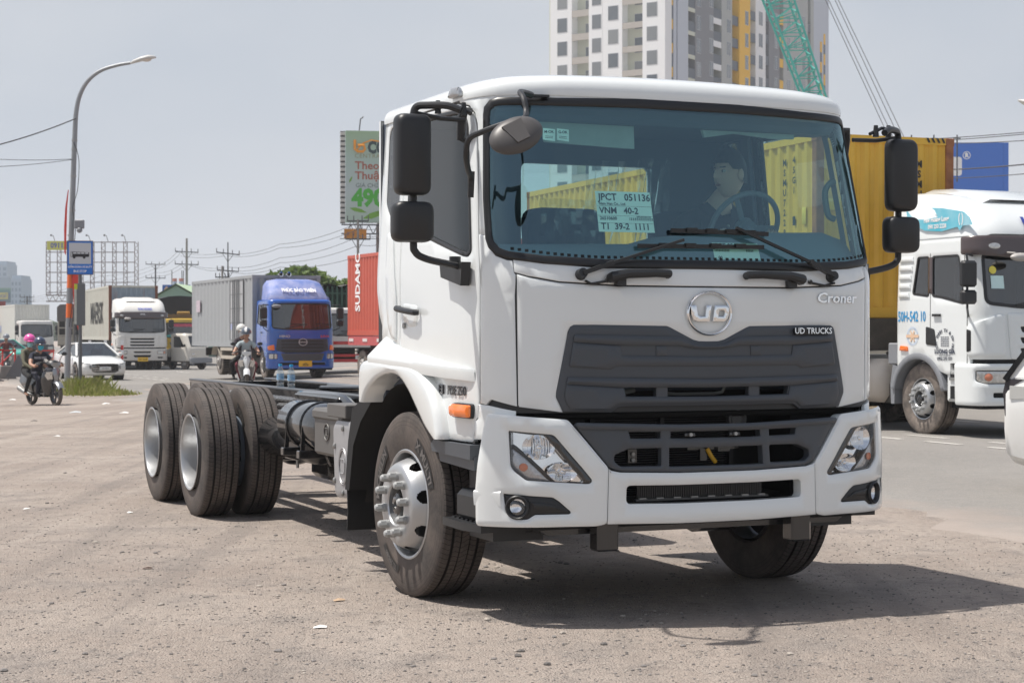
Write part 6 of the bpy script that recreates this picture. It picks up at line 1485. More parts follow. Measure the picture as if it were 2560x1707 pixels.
# ================================================================== yellow tipper with a black tarpaulin
loc = place(-18.0, 98.); r = thing('tipper_lorry', 'yellow cab lorry with a tall black tarpaulin over its load', 'truck', loc, .32)
YLW = mat('tipper_yellow', (.62, .40, .025), .45, coat=.4, var=.1, dust=.2)
S = cab(r, 1.2, 1.75, dict(gap=.95, ws0=1.55, ws1=2.35, roof=2.62), YLW, wy=1.3)
panel('bumper', YLW, r, S, rect(-S.uy(.4), S.uy(.4), .40, .98, .03), [rect(-.7, .7, .5, .68, .02)], off=.03, thick=.08, r=.015, step=.1)
panel('grille', GREY_PL, r, S, rounded([(-.7, 1.0), (.7, 1.0), (.85, 1.30), (-.85, 1.30)], .03), off=.012, thick=.02, r=.004, step=.12)
for s in (-1, 1): panel('headlamp', LAMP, r, S, rect(s*.95-.16, s*.95+.16, .72, .90, .03), off=.036, thick=.02, r=.004, step=.1)
mb = MB(); mb.box(-1.2, 1.2, .35, .45, 2.66, 2.84); mb.box(-1.2, 1.2, .3, 1.6, 2.62, 2.68)
for k in range(9): mb.box(-1.15+.285*k-.03, -1.15+.285*k+.03, .3, .36, 2.66, 2.86)
mb.build('roof_rack', mat('rack_brown', (.22, .13, .04), .6), r)
mb = MB(); mb.box(-.35, .35, .5, .7, 2.84, 3.0, b=.04); mb.build('roof_sign', mat('sign_amber', (.45, .26, .05), .5), r)
panel('windscreen_banner', mat('pink_banner', (.75, .12, .18), .6, var=.4, vscale=9.), r, S, rounded([(-.62, 2.16), (.45, 2.16), (.45, 2.32), (-.62, 2.32)], .06), off=.006, thick=.006, r=0, step=.2)
panel('windscreen_shade', mat('teal_shade', (.05, .30, .28), .6), r, S, rect(-1.0, 1.0, 1.60, 1.72), off=-.004, thick=.004, r=0, step=.2)
mirrors_far(r, S, 1.2, 1.75, 2.35); wipers_far(r, S, 1.2, 1.6)
BLACK_T = mat('black_tarpaulin', (.022, .023, .028), .7, var=.5, vscale=2.)
mb = MB(); mb.loft([[(x*1.22, y, z) for x, z in ((-1., 1.2), (-1.02, 2.9), (-.98, 3.7+.03*math.sin(y*3)), (-.5, 3.86), (0, 3.9), (.5, 3.86), (.98, 3.7), (1.02, 2.9), (1., 1.2))] for y in (2.0, 2.05, 3., 4.2, 5.5, 7., 8.5)], closed=False); mb.loft([[(x*1.22, 2.0, z) for x, z in ((-1., 1.2), (-1.02, 2.9), (-.98, 3.7), (-.5, 3.86), (0, 3.9), (.5, 3.86), (.98, 3.7), (1.02, 2.9), (1., 1.2))], [(0, 2.06, 2.4)]*9], closed=False)
mb.build('tarpaulin', BLACK_T, r); under(r, 1.1, 1.3, 8.4); [far_wheel(r, x, y) for x, y in ((-1.0, 1.3), (1.0, 1.3), (-1.0, 5.2), (1.0, 5.2), (-1., 6.5), (1., 6.5))]

# ================================================================== small white pickup
loc = place(-15.35, 88.); r = thing('pickup_truck', 'small cream pickup truck with a low open bed beside the grey box body', 'pickup', loc, .95)
CREAM = mat('cream_paint', (.64, .61, .55), .4, coat=.4, dust=.25)
S = Surf([(0, 0), (.3, .015), (.5, .05), (.62, .12), (.69, .28), (.70, .5), (.70, 1.5)], lambda z: .55*soft(z-1.05), lambda z: .10*max(0, z-1.05), 1.6)
wsh = rounded([(-.60, 1.12), (.60, 1.12), (.56, 1.66), (-.56, 1.66)], .06); dw = rounded([(-S.uy(.45), 1.10), (-S.uy(.62), 1.62), (-S.uy(1.15), 1.64), (-S.uy(1.22), 1.10)], .05)
mb = MB(); skin(mb, S, [(-S.uy(1.4), .42), (S.uy(1.4), .42), (S.uy(1.4), 1.70), (-S.uy(1.4), 1.70)], [wsh, dw, mir(dw)], off=0, thick=.04, r=.005, step=.1); mb.loft([[S(u_, 1.70, 0) for u_ in [-S.uy(1.4)+2*S.uy(1.4)*k/24 for k in range(25)]], [(x*.9, y*.86+.12, 1.79) for x, y, z in [S(u_, 1.70, 0) for u_ in [-S.uy(1.4)+2*S.uy(1.4)*k/24 for k in range(25)]]]]); mb.loft([[(-.7, 1.4, .42), (.7, 1.4, .42)], [(-.66, 1.45, 1.72), (.66, 1.45, 1.72)]], closed=False); mb.build('cab_body', CREAM, r, sharp=45)
for q in (wsh, dw, mir(dw)): mb = MB(); skin(mb, S, q, off=-.01, thick=0, r=0, step=.2); mb.build('window', SMOKE_GLASS, r, fix=False)
mb = MB(); mb.box(-.74, .74, -.04, .10, .32, .58, b=.03); mb.build('bumper', GREY_TRIM, r)
for s in (-1, 1): panel('headlamp', LAMP, r, S, ell(s*.50, .74, .10, .08, 16), off=.012, thick=.02, r=.004, step=.1)
mb = MB()
for s in (-1, 1): mb.box(s*.76-.05, s*.76+.05, .35, .45, 1.12, 1.26, b=.03)
mb.build('mirror', BLACK_PL, r)
mb = MB(); mb.box(-.72, .72, 1.5, 3.3, .62, .68)
for s in (-1, 1): mb.box(s*.72-.02, s*.72+.02, 1.5, 3.3, .66, .98)
mb.box(-.72, .72, 3.27, 3.31, .66, .98); mb.box(-.72, .72, 1.5, 1.54, .66, 1.05); mb.build('cargo_bed', CREAM, r)
mb = MB(); mb.box(-.4, .4, .3, 3.2, .35, .6); mb.build('chassis', CHASSIS_D, r)
for x, y in ((-.62, .55), (.62, .55), (-.62, 2.6), (.62, 2.6)): far_wheel(r, x, y, .52)

# ================================================================== the far left queue
loc = place(-27.6, 113.); r = thing('stake_lorry', 'stake bodied lorry under grey canvas, tailgate of cream bars', 'truck', loc, .25)
CANV = mat('grey_canvas', (.20, .175, .165), .9, var=.25, vscale=2.); BARS = mat('cream_bars', (.55, .50, .42), .7, var=.2)
mb = MB(); mb.box(-1.2, 1.2, 0, 7., 1.0, 1.2); mb.box(-1.15, 1.15, .06, 6.9, 1.2, 3.0); mb.build('cargo_bed', mat('brown_void', (.05, .04, .035), .9), r)
for k in range(6): x = -1.15+.46*k; mb = MB(); mb.box(x-.05, x+.05, -.03, .03, 1.05, 2.75); mb.build('stake', BARS, r)
mb = MB()
for z in (1.15, 1.62, 2.10, 2.6): mb.box(-1.2, 1.2, -.05, .0, z, z+.08)
mb.box(-1.2, 1.2, -.02, .02, 1.05, 1.6); mb.build('rail', BARS, r)
mb = MB(); mb.loft([[(x*1.24, y, z) for x, z in ((-1., 2.55), (-1., 3.45), (-.85, 3.62), (0, 3.68), (.85, 3.62), (1., 3.45), (1., 2.55))] for y in (-.06, -.0, 2., 4.5, 7.)], closed=False); mb.loft([[(x*1.24, -.06, z) for x, z in ((-1., 2.55), (-1., 3.45), (-.85, 3.62), (0, 3.68), (.85, 3.62), (1., 3.45), (1., 2.55))], [(x*1.24, -.06, 2.55) for x in (-1, -1, -.85, 0, .85, 1, 1)]], closed=False); mb.build('canvas_cover', CANV, r)
under(r, 1.1, .1, 7., .98); [far_wheel(r, x, y) for x, y in ((-1.0, 1.4), (1.0, 1.4), (-1.0, 5.5), (1.0, 5.5))]
def simple_lorry(label, loc, yaw, paint, hw=1.15, fairing=None, zr=2.7):
    r = thing('lorry_cab', label, 'truck', loc, yaw); S = cab(r, hw, 1.75, dict(gap=1.0, ws0=1.55, ws1=2.40, roof=zr), paint, wy=1.3)
    panel('bumper', GREY_PL, r, S, rect(-S.uy(.4), S.uy(.4), .42, .98, .03), off=.03, thick=.08, r=.015, step=.1)
    panel('grille', DARK, r, S, rounded([(-.6, 1.02), (.6, 1.02), (.65, 1.20), (-.65, 1.20)], .03), off=.01, thick=.02, r=.004, step=.12)
    for s in (-1, 1): panel('headlamp', LAMP, r, S, rect(s*.92-.18, s*.92+.18, .66, .86, .03), off=.036, thick=.02, r=.004, step=.1)
    mirrors_far(r, S, hw, 1.70, 2.35); wipers_far(r, S, hw, 1.6)
    if fairing: mb = MB(); mb.loft([[(-1.0, .2, zr-.1), (1.0, .2, zr-.1)], [(-1.0, .35, zr+.12), (1.0, .35, zr+.12)], [(-.98, .9, zr+.62), (.98, .9, zr+.62)], [(-.98, 1.6, zr+.7), (.98, 1.6, zr+.7)]], closed=False); mb.loft([[(-1., .2, zr-.1), (-1., .35, zr+.12), (-.98, .9, zr+.62), (-.98, 1.6, zr+.7)], [(-1., 1.6, zr-.1)]*4], closed=False); mb.build('roof_fairing', fairing, r)
    under(r, hw, 1.3, 8.); [far_wheel(r, x, y) for x, y in ((-1.0, 1.3), (1.0, 1.3), (-1.0, 6.2), (1.0, 6.2))]
    return r, S
loc = place(-25.0, 108.); r, S = simple_lorry('white cab lorry with a cream canvas roof bundle behind the striped lamp post', loc, .30, WHITE_D)
mb = MB(); mb.ball((0, 1.1, 3.05), (1.05, .9, .55), 20, 10); mb.build('canvas_bundle', mat('cream_canvas', (.55, .50, .40), .9, var=.2), r)
mb = MB(); mb.loft([[(x*1.22, y, z) for x, z in ((-1., 1.2), (-1., 3.5), (-.9, 3.7), (0, 3.78), (.9, 3.7), (1., 3.5), (1., 1.2))] for y in (1.95, 2., 5., 8.)], closed=False); mb.build('canvas_cover', BLACK_T, r)
loc = place(-33.6, 126.); r, S = simple_lorry('white cab lorry pulling the plain white box, ahead of the stake lorry', loc, .42, WHITE_D, 1.2)
cn = container('cargo_container', 'plain white ribbed cargo container behind the white cab at far left', off(loc, .42, 0, 2.2, 1.12), .42, 10.0, mat('off_white_paint', (.62, .62, .58), .6, var=.08, streak=.12), H=2.75, pitch=.4)
mb = MB(); mb.box(-1.235, -1.215, 6.6, 7.1, .75, 1.25); mb.build('notice', mat('blue_notice', (.45, .50, .72), .6, var=.4, vscale=14.), cn)
loc = place(-39.2, 134.); r, S = simple_lorry('red cab lorry at the far left carrying the maroon container', loc, .35, mat('red_cab_paint', (.50, .06, .06), .4, coat=.4))
cn = container('shipping_container', 'maroon shipping container with white dots, topmost at the far left', off(loc, .35, 0, 2.2, 1.5), .35, 12.1, mat('maroon_paint', (.20, .035, .035), .6, var=.15), H=2.75)
mb = MB()
for k in range(4):
    for q in range(2): mb.add([(-.9+.35*k+.1*q+.13*math.cos(a), -.012, 2.35-.26*q+.13*math.sin(a)) for a in [2*math.pi*i/10 for i in range(10)]], [tuple(range(10))])
mb.build('dot_print', mat('white_print', (.85, .85, .85), .6), cn, fix=False)
# ================================================================== cars
def car(label, loc, yaw, paint, L, W, H, st, gh, wheels, wr=.32, face=None, name='parked_car', pil=None, gl=None):
    """st: (y, zlow, half width, belt, deck) stations nose to tail; gh: greenhouse rows (y, z, half width) base and roof."""
    r = thing(name, label, 'car', loc, yaw)
    mb = MB(); rings = []
    st_ = catmull(st, 4)
    for y, zl, w, zb, zd in st_:
        rings.append([(-w*.86, y, zl), (-w*.97, y, zl+.08), (-w, y, zl+.28), (-w, y, zb-.14), (-w*.97, y, zb-.02), (-w*.88, y, (zb+zd)/2+.01), (-w*.5, y, zd), (0, y, zd+.012), (w*.5, y, zd), (w*.88, y, (zb+zd)/2+.01), (w*.97, y, zb-.02), (w, y, zb-.14), (w, y, zl+.28), (w*.97, y, zl+.08), (w*.86, y, zl)])
    mb.loft(rings); body = mb.build('car_body', paint, r, sharp=42)
    b0, b1 = gh['base'], gh['roof']                         # [(y, z, halfwidth)] front, rear
    yb0, yb1, zb_, wb = b0; yr0, yr1, zr_, wr_ = b1
    def quad(a, b, c, d, n, nm, m, lift=.004):
        mb = MB(); mb.add([a, b, c, d], [(0, 1, 2, 3)]); return mb.build(nm, m, r, fix=False)
    mb = MB()
    top = [[(-wr_*k, y, z) for k in (1, .5, 0, -.5, -1)] for y, z in ((yr0, zr_-.03), (yr0+.25, zr_), ((yr0+yr1)/2, zr_+.012), (yr1-.2, zr_-.005), (yr1, zr_-.05))]
    mb.loft(top, closed=False); mb.build('roof', paint, r, sharp=45); mb = MB()
    for s in (-1, 1):                                       # pillars and roof rails
        for (ya, za, wa), (yb, zz, wb2) in (((yb0, zb_, wb), (yr0, zr_-.03, wr_)), ((yb1, zb_, wb), (yr1, zr_-.05, wr_)), (((yb0*.45+yb1*.55), zb_, wb), ((yr0*.45+yr1*.55), zr_-.02, wr_)), ((yr0, zr_-.03, wr_), (yr1, zr_-.05, wr_))):
            mb.bar((s*wa, ya, za), (s*wb2, yb, zz), .075, .05)
    mb.build('pillars', pil or paint, r, sharp=45)
    g = gl or SMOKE_GLASS; e = .012
    quad((-wb+.03, yb0, zb_), (wb-.03, yb0, zb_), (wr_-.02, yr0, zr_-.03), (-wr_+.02, yr0, zr_-.03), 0, 'windscreen', g)
    quad((wb-.03, yb1, zb_), (-wb+.03, yb1, zb_), (-wr_+.02, yr1, zr_-.05), (wr_-.02, yr1, zr_-.05), 0, 'rear_window', g)
    for s in (-1, 1): quad((s*(wb-.005), yb0, zb_), (s*(wb-.005), yb1, zb_), (s*(wr_-.005), yr1, zr_-.05), (s*(wr_-.005), yr0, zr_-.03), 0, 'side_window', g)
    mb = MB(); mb.box(-wb+.1, wb-.1, yb0+.3, yb1-.3, .4, zb_-.02); 
    for x in (-.38, .38): mb.box(x-.22, x+.22, (yb0+yb1)/2-.1, (yb0+yb1)/2+.05, .5, zb_+.25, b=.06)
    mb.build('cabin_interior', mat('dark_interior', (.04, .045, .055), .8), r)
    for y in wheels:
        for s in (-1, 1):
            w_ = max(q[2] for q in st)
            mb = MB(); mb.cyl((s*(w_+.003), y, wr+.02), (s*(w_-.30), y, wr+.02), wr*1.17, n=28); mb.build('wheel_arch', DARK, r)
            mb = MB(); mb.lathe([(-.10, wr*.6), (-.105, wr*.8), (-.08, wr), (.08, wr), (.10, wr*.7)], n=28); o = mb.build('wheel', TYRE_DUSTY, r, (s*(w_-.08), y, wr))
            mb = MB(); mb.lathe([(-s*0-.106, wr*.66), (-.10, wr*.62), (-.07, wr*.55)], n=24)
            for k in range(5):
                a = k*1.2566; mb.bar((-.095, 0, 0), (-.095, wr*.62*math.cos(a), wr*.62*math.sin(a)), .07, .02)
            mb.lathe([(-.03, wr*.6), (-.03, 0)], n=20, mi=1); mb.build('rim', [mat('alloy_rim', (.45, .45, .46), .3, metal=.8), DARK], o)
            if s > 0: o.rotation_euler = (0, 0, R(180))
    for s in (-1, 1):
        mb = MB(); mb.box(s*(wb+.16)-.09, s*(wb+.16)+.09, yb0+.32, yb0+.44, zb_-.02, zb_+.12, b=.04); mb.build('door_mirror', paint, r)
    return r
CARW = mat('white_car_paint', (.78, .78, .76), .25, coat=1., low=.45, dustcol=(.5, .47, .42))
CSURF = lambda y0: flat(0, y0)
loc = place(-15.4, 67.4)
r = car('white saloon car with a wide dark grille driving past the striped lamp post', loc, .50, CARW, 4.6, 1.8, 1.45,
        [(0, .30, .60, .58, .62), (.10, .20, .80, .64, .70), (.45, .18, .88, .74, .82), (1.1, .17, .90, .84, .93), (1.6, .17, .90, .90, .95), (2.6, .17, .90, .94, .95), (3.6, .18, .90, .96, .98), (4.2, .22, .88, .96, 1.02), (4.55, .35, .78, .90, .96), (4.6, .42, .70, .80, .86)],
        dict(base=(1.02, 4.25, .93, .82), roof=(2.0, 3.2, 1.43, .56)), (.92, 3.60))
Sf = Surf([(0, -.005), (.4, .01), (.62, .04), (.75, .12), (.84, .28), (.88, .5), (.9, 1.5)], lambda z: .02*max(0, z-.5), lambda z: 0., 1.)
panel('grille', mat('gloss_black', (.015, .015, .016), .2, coat=.6), r, Sf, [(-.70, .60), (-.30, .64), (.30, .64), (.70, .60), (.55, .36), (.36, .30), (-.36, .30), (-.55, .36)], off=.02, thick=.03, r=.006, step=.08)
for z0 in (.36, .42, .48, .54): panel('grille_bar', CHROME, r, Sf, rect(-.52-.2*(z0-.34), .52+.2*(z0-.34), z0, z0+.012), off=.028, thick=.01, r=0, step=.15)
plate(r, Sf, 0, .46, '51K 378.21', .44, .13, PLATE_W, off=.036)
for s in (-1, 1):
    f = (lambda p: p) if s > 0 else mir
    panel('headlamp', LAMP, r, Sf, f([(.55, .63), (.98, .72), (1.10, .70), (1.0, .62), (.72, .56)]), off=.02, thick=.03, r=.006, step=.08)
    panel('fog_recess', GREY_TRIM, r, Sf, f([(.62, .30), (.92, .44), (.98, .34), (.86, .26)]), off=.01, thick=.02, r=.004, step=.1)
loc = place(-25.6, 94.)
r = car('teal green taxi waiting in the queue at far left', loc, .95, mat('teal_car_paint', (.02, .36, .27), .3, coat=.8), 4.4, 1.75, 1.5,
        [(0, .30, .62, .64, .70), (.12, .2, .80, .72, .80), (.9, .18, .87, .86, .95), (1.4, .18, .87, .92, .98), (3.8, .2, .87, .95, 1.0), (4.3, .3, .80, .92, .98), (4.4, .4, .7, .85, .9)],
        dict(base=(1.1, 4.1, .98, .78), roof=(1.8, 3.6, 1.48, .58)), (.85, 3.45), name='taxi')
loc = place(-20.1, 66.)
r = car('red sport utility car cut off by the left edge', loc, .38, mat('red_car_paint', (.42, .05, .035), .3, coat=.8), 4.6, 1.9, 1.8,
        [(0, .40, .70, .85, .92), (.10, .30, .86, .95, 1.02), (.9, .28, .94, 1.02, 1.10), (1.3, .28, .94, 1.06, 1.12), (4.2, .3, .94, 1.10, 1.14), (4.6, .4, .85, 1.05, 1.1)],
        dict(base=(1.1, 4.3, 1.12, .84), roof=(1.8, 4.0, 1.80, .66)), (.95, 3.65), wr=.37, name='red_car')
Sr = Surf([(0, -.005), (.5, .01), (.70, .04), (.84, .14), (.92, .35), (.94, .6), (.94, 1.5)], lambda z: 0., lambda z: 0., 1.)
for s in (-1, 1): panel('headlamp', LAMP, r, Sr, rect(s*.72-.2, s*.72+.2, .78, .90, .03), off=.02, thick=.03, r=.006, step=.08)
panel('grille', GREY_PL, r, Sr, rect(-.48, .48, .62, .92, .03), off=.02, thick=.03, r=.006, step=.1); panel('bumper', GREY_PL, r, Sr, rect(-.95, .95, .36, .58, .05), off=.03, thick=.05, r=.01, step=.1)
# white hatch at the right edge, its tail in the picture
loc = (6.72, 15.35, 0)
r = car('white car at the right edge, only its tail in the picture', loc, .75, CARW, 4.4, 1.8, 1.65,
        [(-2.0, .35, .62, .66, .72), (-1.8, .22, .82, .78, .86), (-1.0, .20, .89, .92, 1.00), (-.5, .2, .90, .98, 1.03), (.6, .2, .90, 1.02, 1.05), (1.55, .20, .90, 1.06, 1.09), (1.95, .22, .90, 1.07, 1.10), (2.22, .27, .89, 1.05, 1.08), (2.27, .34, .86, 1.0, 1.03)],
        dict(base=(-.75, 2.21, 1.06, .84), roof=(0., 1.80, 1.66, .68)), (-1.25, 1.50), wr=.33, name='white_car', gl=glass('privacy_glass', (.02, .022, .025), .07))
mb = MB(); mb.prism([(2.06, 1.04), (2.24, 1.04), (2.27, .92), (2.25, .70), (2.21, .70), (2.21, .90), (2.16, .98)], 'x', -.885, -.80); mb.build('tail_lamp', mat('smoked_lamp', (.05, .045, .05), .2, coat=.6), r)
mb = MB(); mb.prism([(1.0, .93), (2.19, .98), (2.19, .86), (1.0, .87)], 'x', -.905, -.88); mb.build('side_strip', mat('pale_grey_strip', (.50, .50, .48), .5), r)
mb = MB(); mb.add([(-.868, 2.24, 1.05), (-.868, .9, 1.05), (-.70, .9, 1.66), (-.705, 1.82, 1.64)], [(0, 1, 2, 3)]); mb.build('rear_pillar', CARW, r)
mb = MB(); mb.bar((-.88, 2.25, 1.03), (-.715, 1.84, 1.66), .06, .05); mb.build('pillar_trim', mat('gloss_black', (.015, .015, .016), .2, coat=.6), r)

# ================================================================== people
SKIN = mat('skin', (.42, .235, .16), .55, var=.08); HAIR = mat('black_hair', (.012, .010, .010), .6); EYEW = mat('eye_white', (.6, .58, .55), .3); LIP = mat('lips', (.33, .14, .11), .5)
def head_mesh(mb, c, h, yaw=0., mi=0):
    """face looking along -Y before turning; h = height chin to crown. material slots: mi skin, mi+1 eye white, mi+2 dark, mi+3 lips"""
    k = h/.25; M = Matrix.Translation(c) @ Matrix.Rotation(yaw, 4, 'Z') @ Matrix.Scale(k, 4); q = MB(); n, m = 28, 20; v = []
    for i in range(m+1):
        t = math.pi*i/m
        for j in range(n):
            a = 2*math.pi*j/n; sx, sy, sz = math.sin(t)*math.cos(a), math.sin(t)*math.sin(a), -math.cos(t)
            x, y, z = .076*sx, .095*sy, .125*sz
            if z < 0: f_ = 1-.28*(z/.125)**2; x *= f_; y = y*(1-.18*(z/.125)**2)-(.012*(z/.125)**2 if y < 0 else -.0)
            if y < 0:
                g = lambda x0, z0, sx_, sz_: math.exp(-((x-x0)/sx_)**2-((z-z0)/sz_)**2)
                y -= .026*g(0, -.018, .013, .022)+.010*g(0, .010, .009, .03)+.006*g(0, -.062, .028, .010)+.008*g(0, -.105, .025, .016)
                y += .012*(g(.032, .012, .016, .013)+g(-.032, .012, .016, .013)); y -= .006*(g(.034, .034, .024, .008)+g(-.034, .034, .024, .008))
            v.append((x, y, z))
    f = [(i*n+j, i*n+(j+1) % n, (i+1)*n+(j+1) % n, (i+1)*n+j) for i in range(m) for j in range(n)]
    q.add(v, f, mi)
    for s in (-1, 1):
        q.ball((s*.078, .008, -.005), (.012, .022, .034), 10, 8, mi)
        q.ball((s*.032, -.076, .012), (.015, .010, .0085), 10, 8, mi+1); q.ball((s*.032-.003, -.0835, .012), (.0065, .004, .0075), 8, 6, mi+2)
        q.box(s*.034-.017, s*.034+.017, -.092, -.080, .030, .036, mi+2)
    q.ball((0, -.088, -.062), (.024, .010, .007), 12, 6, mi+3)
    q.xf(M); mb.add(q.v, q.f); mb.m[-len(q.f):] = q.m
def hand(mb, p, d, palm_dn, s=1., mi=0):
    """gripping hand: palm at p, fingers run along d then curl under; thumb leaves the side of the palm"""
    p, d = Vector(p), Vector(d).normalized(); n = Vector(palm_dn).normalized(); w = d.cross(n).normalized()
    mb.tube([p-d*.045*s, p+d*.0*s, p+d*.035*s], [.028*s, .036*s, .030*s], 8, mi)
    for k, l in enumerate((.9, 1.05, 1.0, .8)):
        b = p+d*.035*s+w*((k-1.5)*.019*s); mb.tube([b-d*.02*s, b+d*.032*l*s, b+d*.05*l*s+n*.024*s, b+d*.030*l*s+n*.045*s], [.0095*s, .009*s, .0085*s, .007*s], 6, mi)
    b = p-w*.030*s; mb.tube([b-d*.015*s, b-w*.016*s+d*.022*s+n*.01*s, b+d*.05*s+n*.028*s-w*.006*s], [.012*s, .011*s, .008*s], 6, mi)
def person(label, loc, yaw, J, bones, mats, head, hands=(), group=None, extra=None):
    """J: joint -> (pos, radius); bones: (a, b, slot). One skinned surface, then head and hands joined into the same mesh."""
    names = list(J); me = bpy.data.meshes.new('person'); me.from_pydata([J[k][0] for k in names], [(names.index(a), names.index(b)) for a, b, _ in bones], [])
    o = bpy.data.objects.new('person', me); COL.objects.link(o); o.modifiers.new('skin', 'SKIN'); sd = o.modifiers.new('sub', 'SUBSURF'); sd.levels = 2; sd.render_levels = 2
    for k, nme in enumerate(names): me.skin_vertices[0].data[k].radius = (J[nme][1], J[nme][1]*(.78 if nme in ('chest', 'belly', 'pelvis') else 1.))
    for k in range(len(names)): me.skin_vertices[0].data[k].use_root = (k == 0)
    dg = bpy.context.evaluated_depsgraph_get(); dg.update(); ev = bpy.data.meshes.new_from_object(o.evaluated_get(dg))
    segs = [(Vector(J[a][0]), Vector(J[b][0]), s) for a, b, s in bones]
    mb = MB(); vs = [v.co.copy() for v in ev.vertices]; mb.v = [tuple(v) for v in vs]
    for p in ev.polygons:
        c = p.center; best = None
        for a, b, s in segs:
            ab = b-a; t = max(0, min(1, (c-a).dot(ab)/max(1e-9, ab.length_squared))); dd = (c-a-ab*t).length
            if best is None or dd < best[0]: best = (dd, s)
        mb.f.append(tuple(p.vertices)); mb.m.append(best[1])
    bpy.data.objects.remove(o); bpy.data.meshes.remove(ev)
    if head: head_mesh(mb, *head, mi=0)
    for h_ in hands: hand(mb, *h_)
    if extra: extra(mb)
    return tag(mb.build('person', mats, None, loc, yaw, sharp=80, fix=False), label, 'person', group)
# materials order: 0 skin, 1 eye white, 2 dark, 3 lips, 4 shirt, 5 trousers, 6 shoes
def seated(dy=0., dz=0., hw=.19, legs=True, sleeve='short', foot=(.16, .06, .30), knee=(.20, -.10, .74), hand_=(.33, -.20, 1.04), elbow=(.33, .08, 1.10)):
    J = {'pelvis': ((0, .42+dy, .86+dz), .135), 'belly': ((0, .38+dy, 1.02+dz), .13), 'chest': ((0, .33+dy, 1.22+dz), .145), 'collar': ((0, .31+dy, 1.36+dz), .085), 'neck': ((0, .29+dy, 1.43+dz), .052), 'skull': ((0, .27+dy, 1.50+dz), .05)}
    B = [('pelvis', 'belly', 4), ('belly', 'chest', 4), ('chest', 'collar', 4), ('collar', 'neck', 0), ('neck', 'skull', 0)]
    for s, n in ((-1, 'a'), (1, 'b')):
        sh = (s*hw, .31+dy, 1.33+dz); el = (s*elbow[0], elbow[1]+dy, elbow[2]+dz); ha = (s*hand_[0], hand_[1]+dy, hand_[2]+dz)
        mid = tuple((a*.45+b*.55) for a, b in zip(sh, el))
        J['sh'+n] = (sh, .068); J['mi'+n] = (mid, .058); J['el'+n] = (el, .044); J['wr'+n] = (ha, .030)
        B += [('collar', 'sh'+n, 4), ('sh'+n, 'mi'+n, 4), ('mi'+n, 'el'+n, 0 if sleeve == 'short' else 4), ('el'+n, 'wr'+n, 0 if sleeve == 'short' else 4)]
        hp = (s*.10, .36+dy, .84+dz); kn = (s*knee[0], knee[1]+dy, knee[2]+dz); an = (s*foot[0], foot[1]+dy, foot[2]+dz+.07); to = (s*foot[0], foot[1]+dy-.15, foot[2]+dz+.02)
        J['hp'+n] = (hp, .095); J['kn'+n] = (kn, .066); J['an'+n] = (an, .042); J['to'+n] = (to, .032)
        B += [('pelvis', 'hp'+n, 5), ('hp'+n, 'kn'+n, 5), ('kn'+n, 'an'+n, 5 if legs else 0), ('an'+n, 'to'+n, 6)]
    return J, B
def helmet(parent, c, m, visor=True, stripe=None, yaw=0.):
    mb = MB(); q = MB(); q.lathe([(-.035, .135), (.0, .142), (.05, .135), (.10, .105), (.135, .055), (.148, .001)], ax='z', n=26); q.v = [(x, y*1.12, z) for x, y, z in q.v]
    mb.add(q.v, q.f)
    mb.loft([[(.125*math.sin(a), -.14*math.cos(a)-.0, -.02) for a in [R(-65+13*k) for k in range(11)]], [(.12*math.sin(a), -.215*math.cos(a)*(.85+.15*math.cos(a)), -.045) for a in [R(-65+13*k) for k in range(11)]]], closed=False)
    mb.xf(Matrix.Translation((c[0], c[1], c[2]+.035)) @ Matrix.Rotation(yaw, 4, 'Z'))
    o = mb.build('helmet', m, parent, sharp=50)
    if stripe:
        q = MB(); q.loft([[(x, -.148*1.12*math.cos(R(t))*1.0*(.93 if t > 60 else 1), .152*math.sin(R(t))) for x in (-.03, .03)] for t in range(8, 130, 10)], closed=False); q.xf(Matrix.Translation((c[0], c[1], c[2]+.035)) @ Matrix.Rotation(yaw, 4, 'Z')); q.build('helmet_stripe', stripe, parent, sharp=60)
    return o
def face_mask(parent, c, m, yaw=0.):
    mb = MB(); rows = []
    for z, w, d in ((.0, .070, .104), (-.03, .072, .122), (-.06, .066, .118), (-.10, .050, .104), (-.118, .036, .085)):
        rows.append([(w*math.sin(R(a))*1.06, -d*math.cos(R(a))*.98-.004, z) for a in range(-80, 81, 16)])
    mb.loft(rows, closed=False); mb.xf(Matrix.Translation(c) @ Matrix.Rotation(yaw, 4, 'Z')); mb.build('face_mask', m, parent, sharp=60)
# ------------------------------------------------------------------ driver in the white cab
J = {'belly': ((.72, 1.30, 1.72), .15), 'chest': ((.72, 1.24, 2.0), .155), 'collar': ((.72, 1.20, 2.16), .085), 'neck': ((.735, 1.17, 2.24), .056), 'skull': ((.75, 1.14, 2.32), .05)}
B = [('belly', 'chest', 4), ('chest', 'collar', 4), ('collar', 'neck', 0), ('neck', 'skull', 0)]
for s, n in ((-1, 'a'), (1, 'b')):
    J['sh'+n] = ((.72+s*.20, 1.22, 2.10), .078); J['mi'+n] = ((.72+s*.27, 1.13, 1.97), .066); J['el'+n] = ((.72+s*.27, 1.02, 1.86), .048); J['wr'+n] = ((.70+s*.17, .84, 1.98), .033)
    B += [('collar', 'sh'+n, 4), ('sh'+n, 'mi'+n, 4), ('mi'+n, 'el'+n, 0), ('el'+n, 'wr'+n, 0)]
    J['hp'+n] = ((.72+s*.1, 1.25, 1.66), .10); J['kn'+n] = ((.72+s*.14, .86, 1.66), .07); J['an'+n] = ((.72+s*.14, .80, 1.30), .045)
    B += [('belly', 'hp'+n, 5), ('hp'+n, 'kn'+n, 5), ('kn'+n, 'an'+n, 5)]
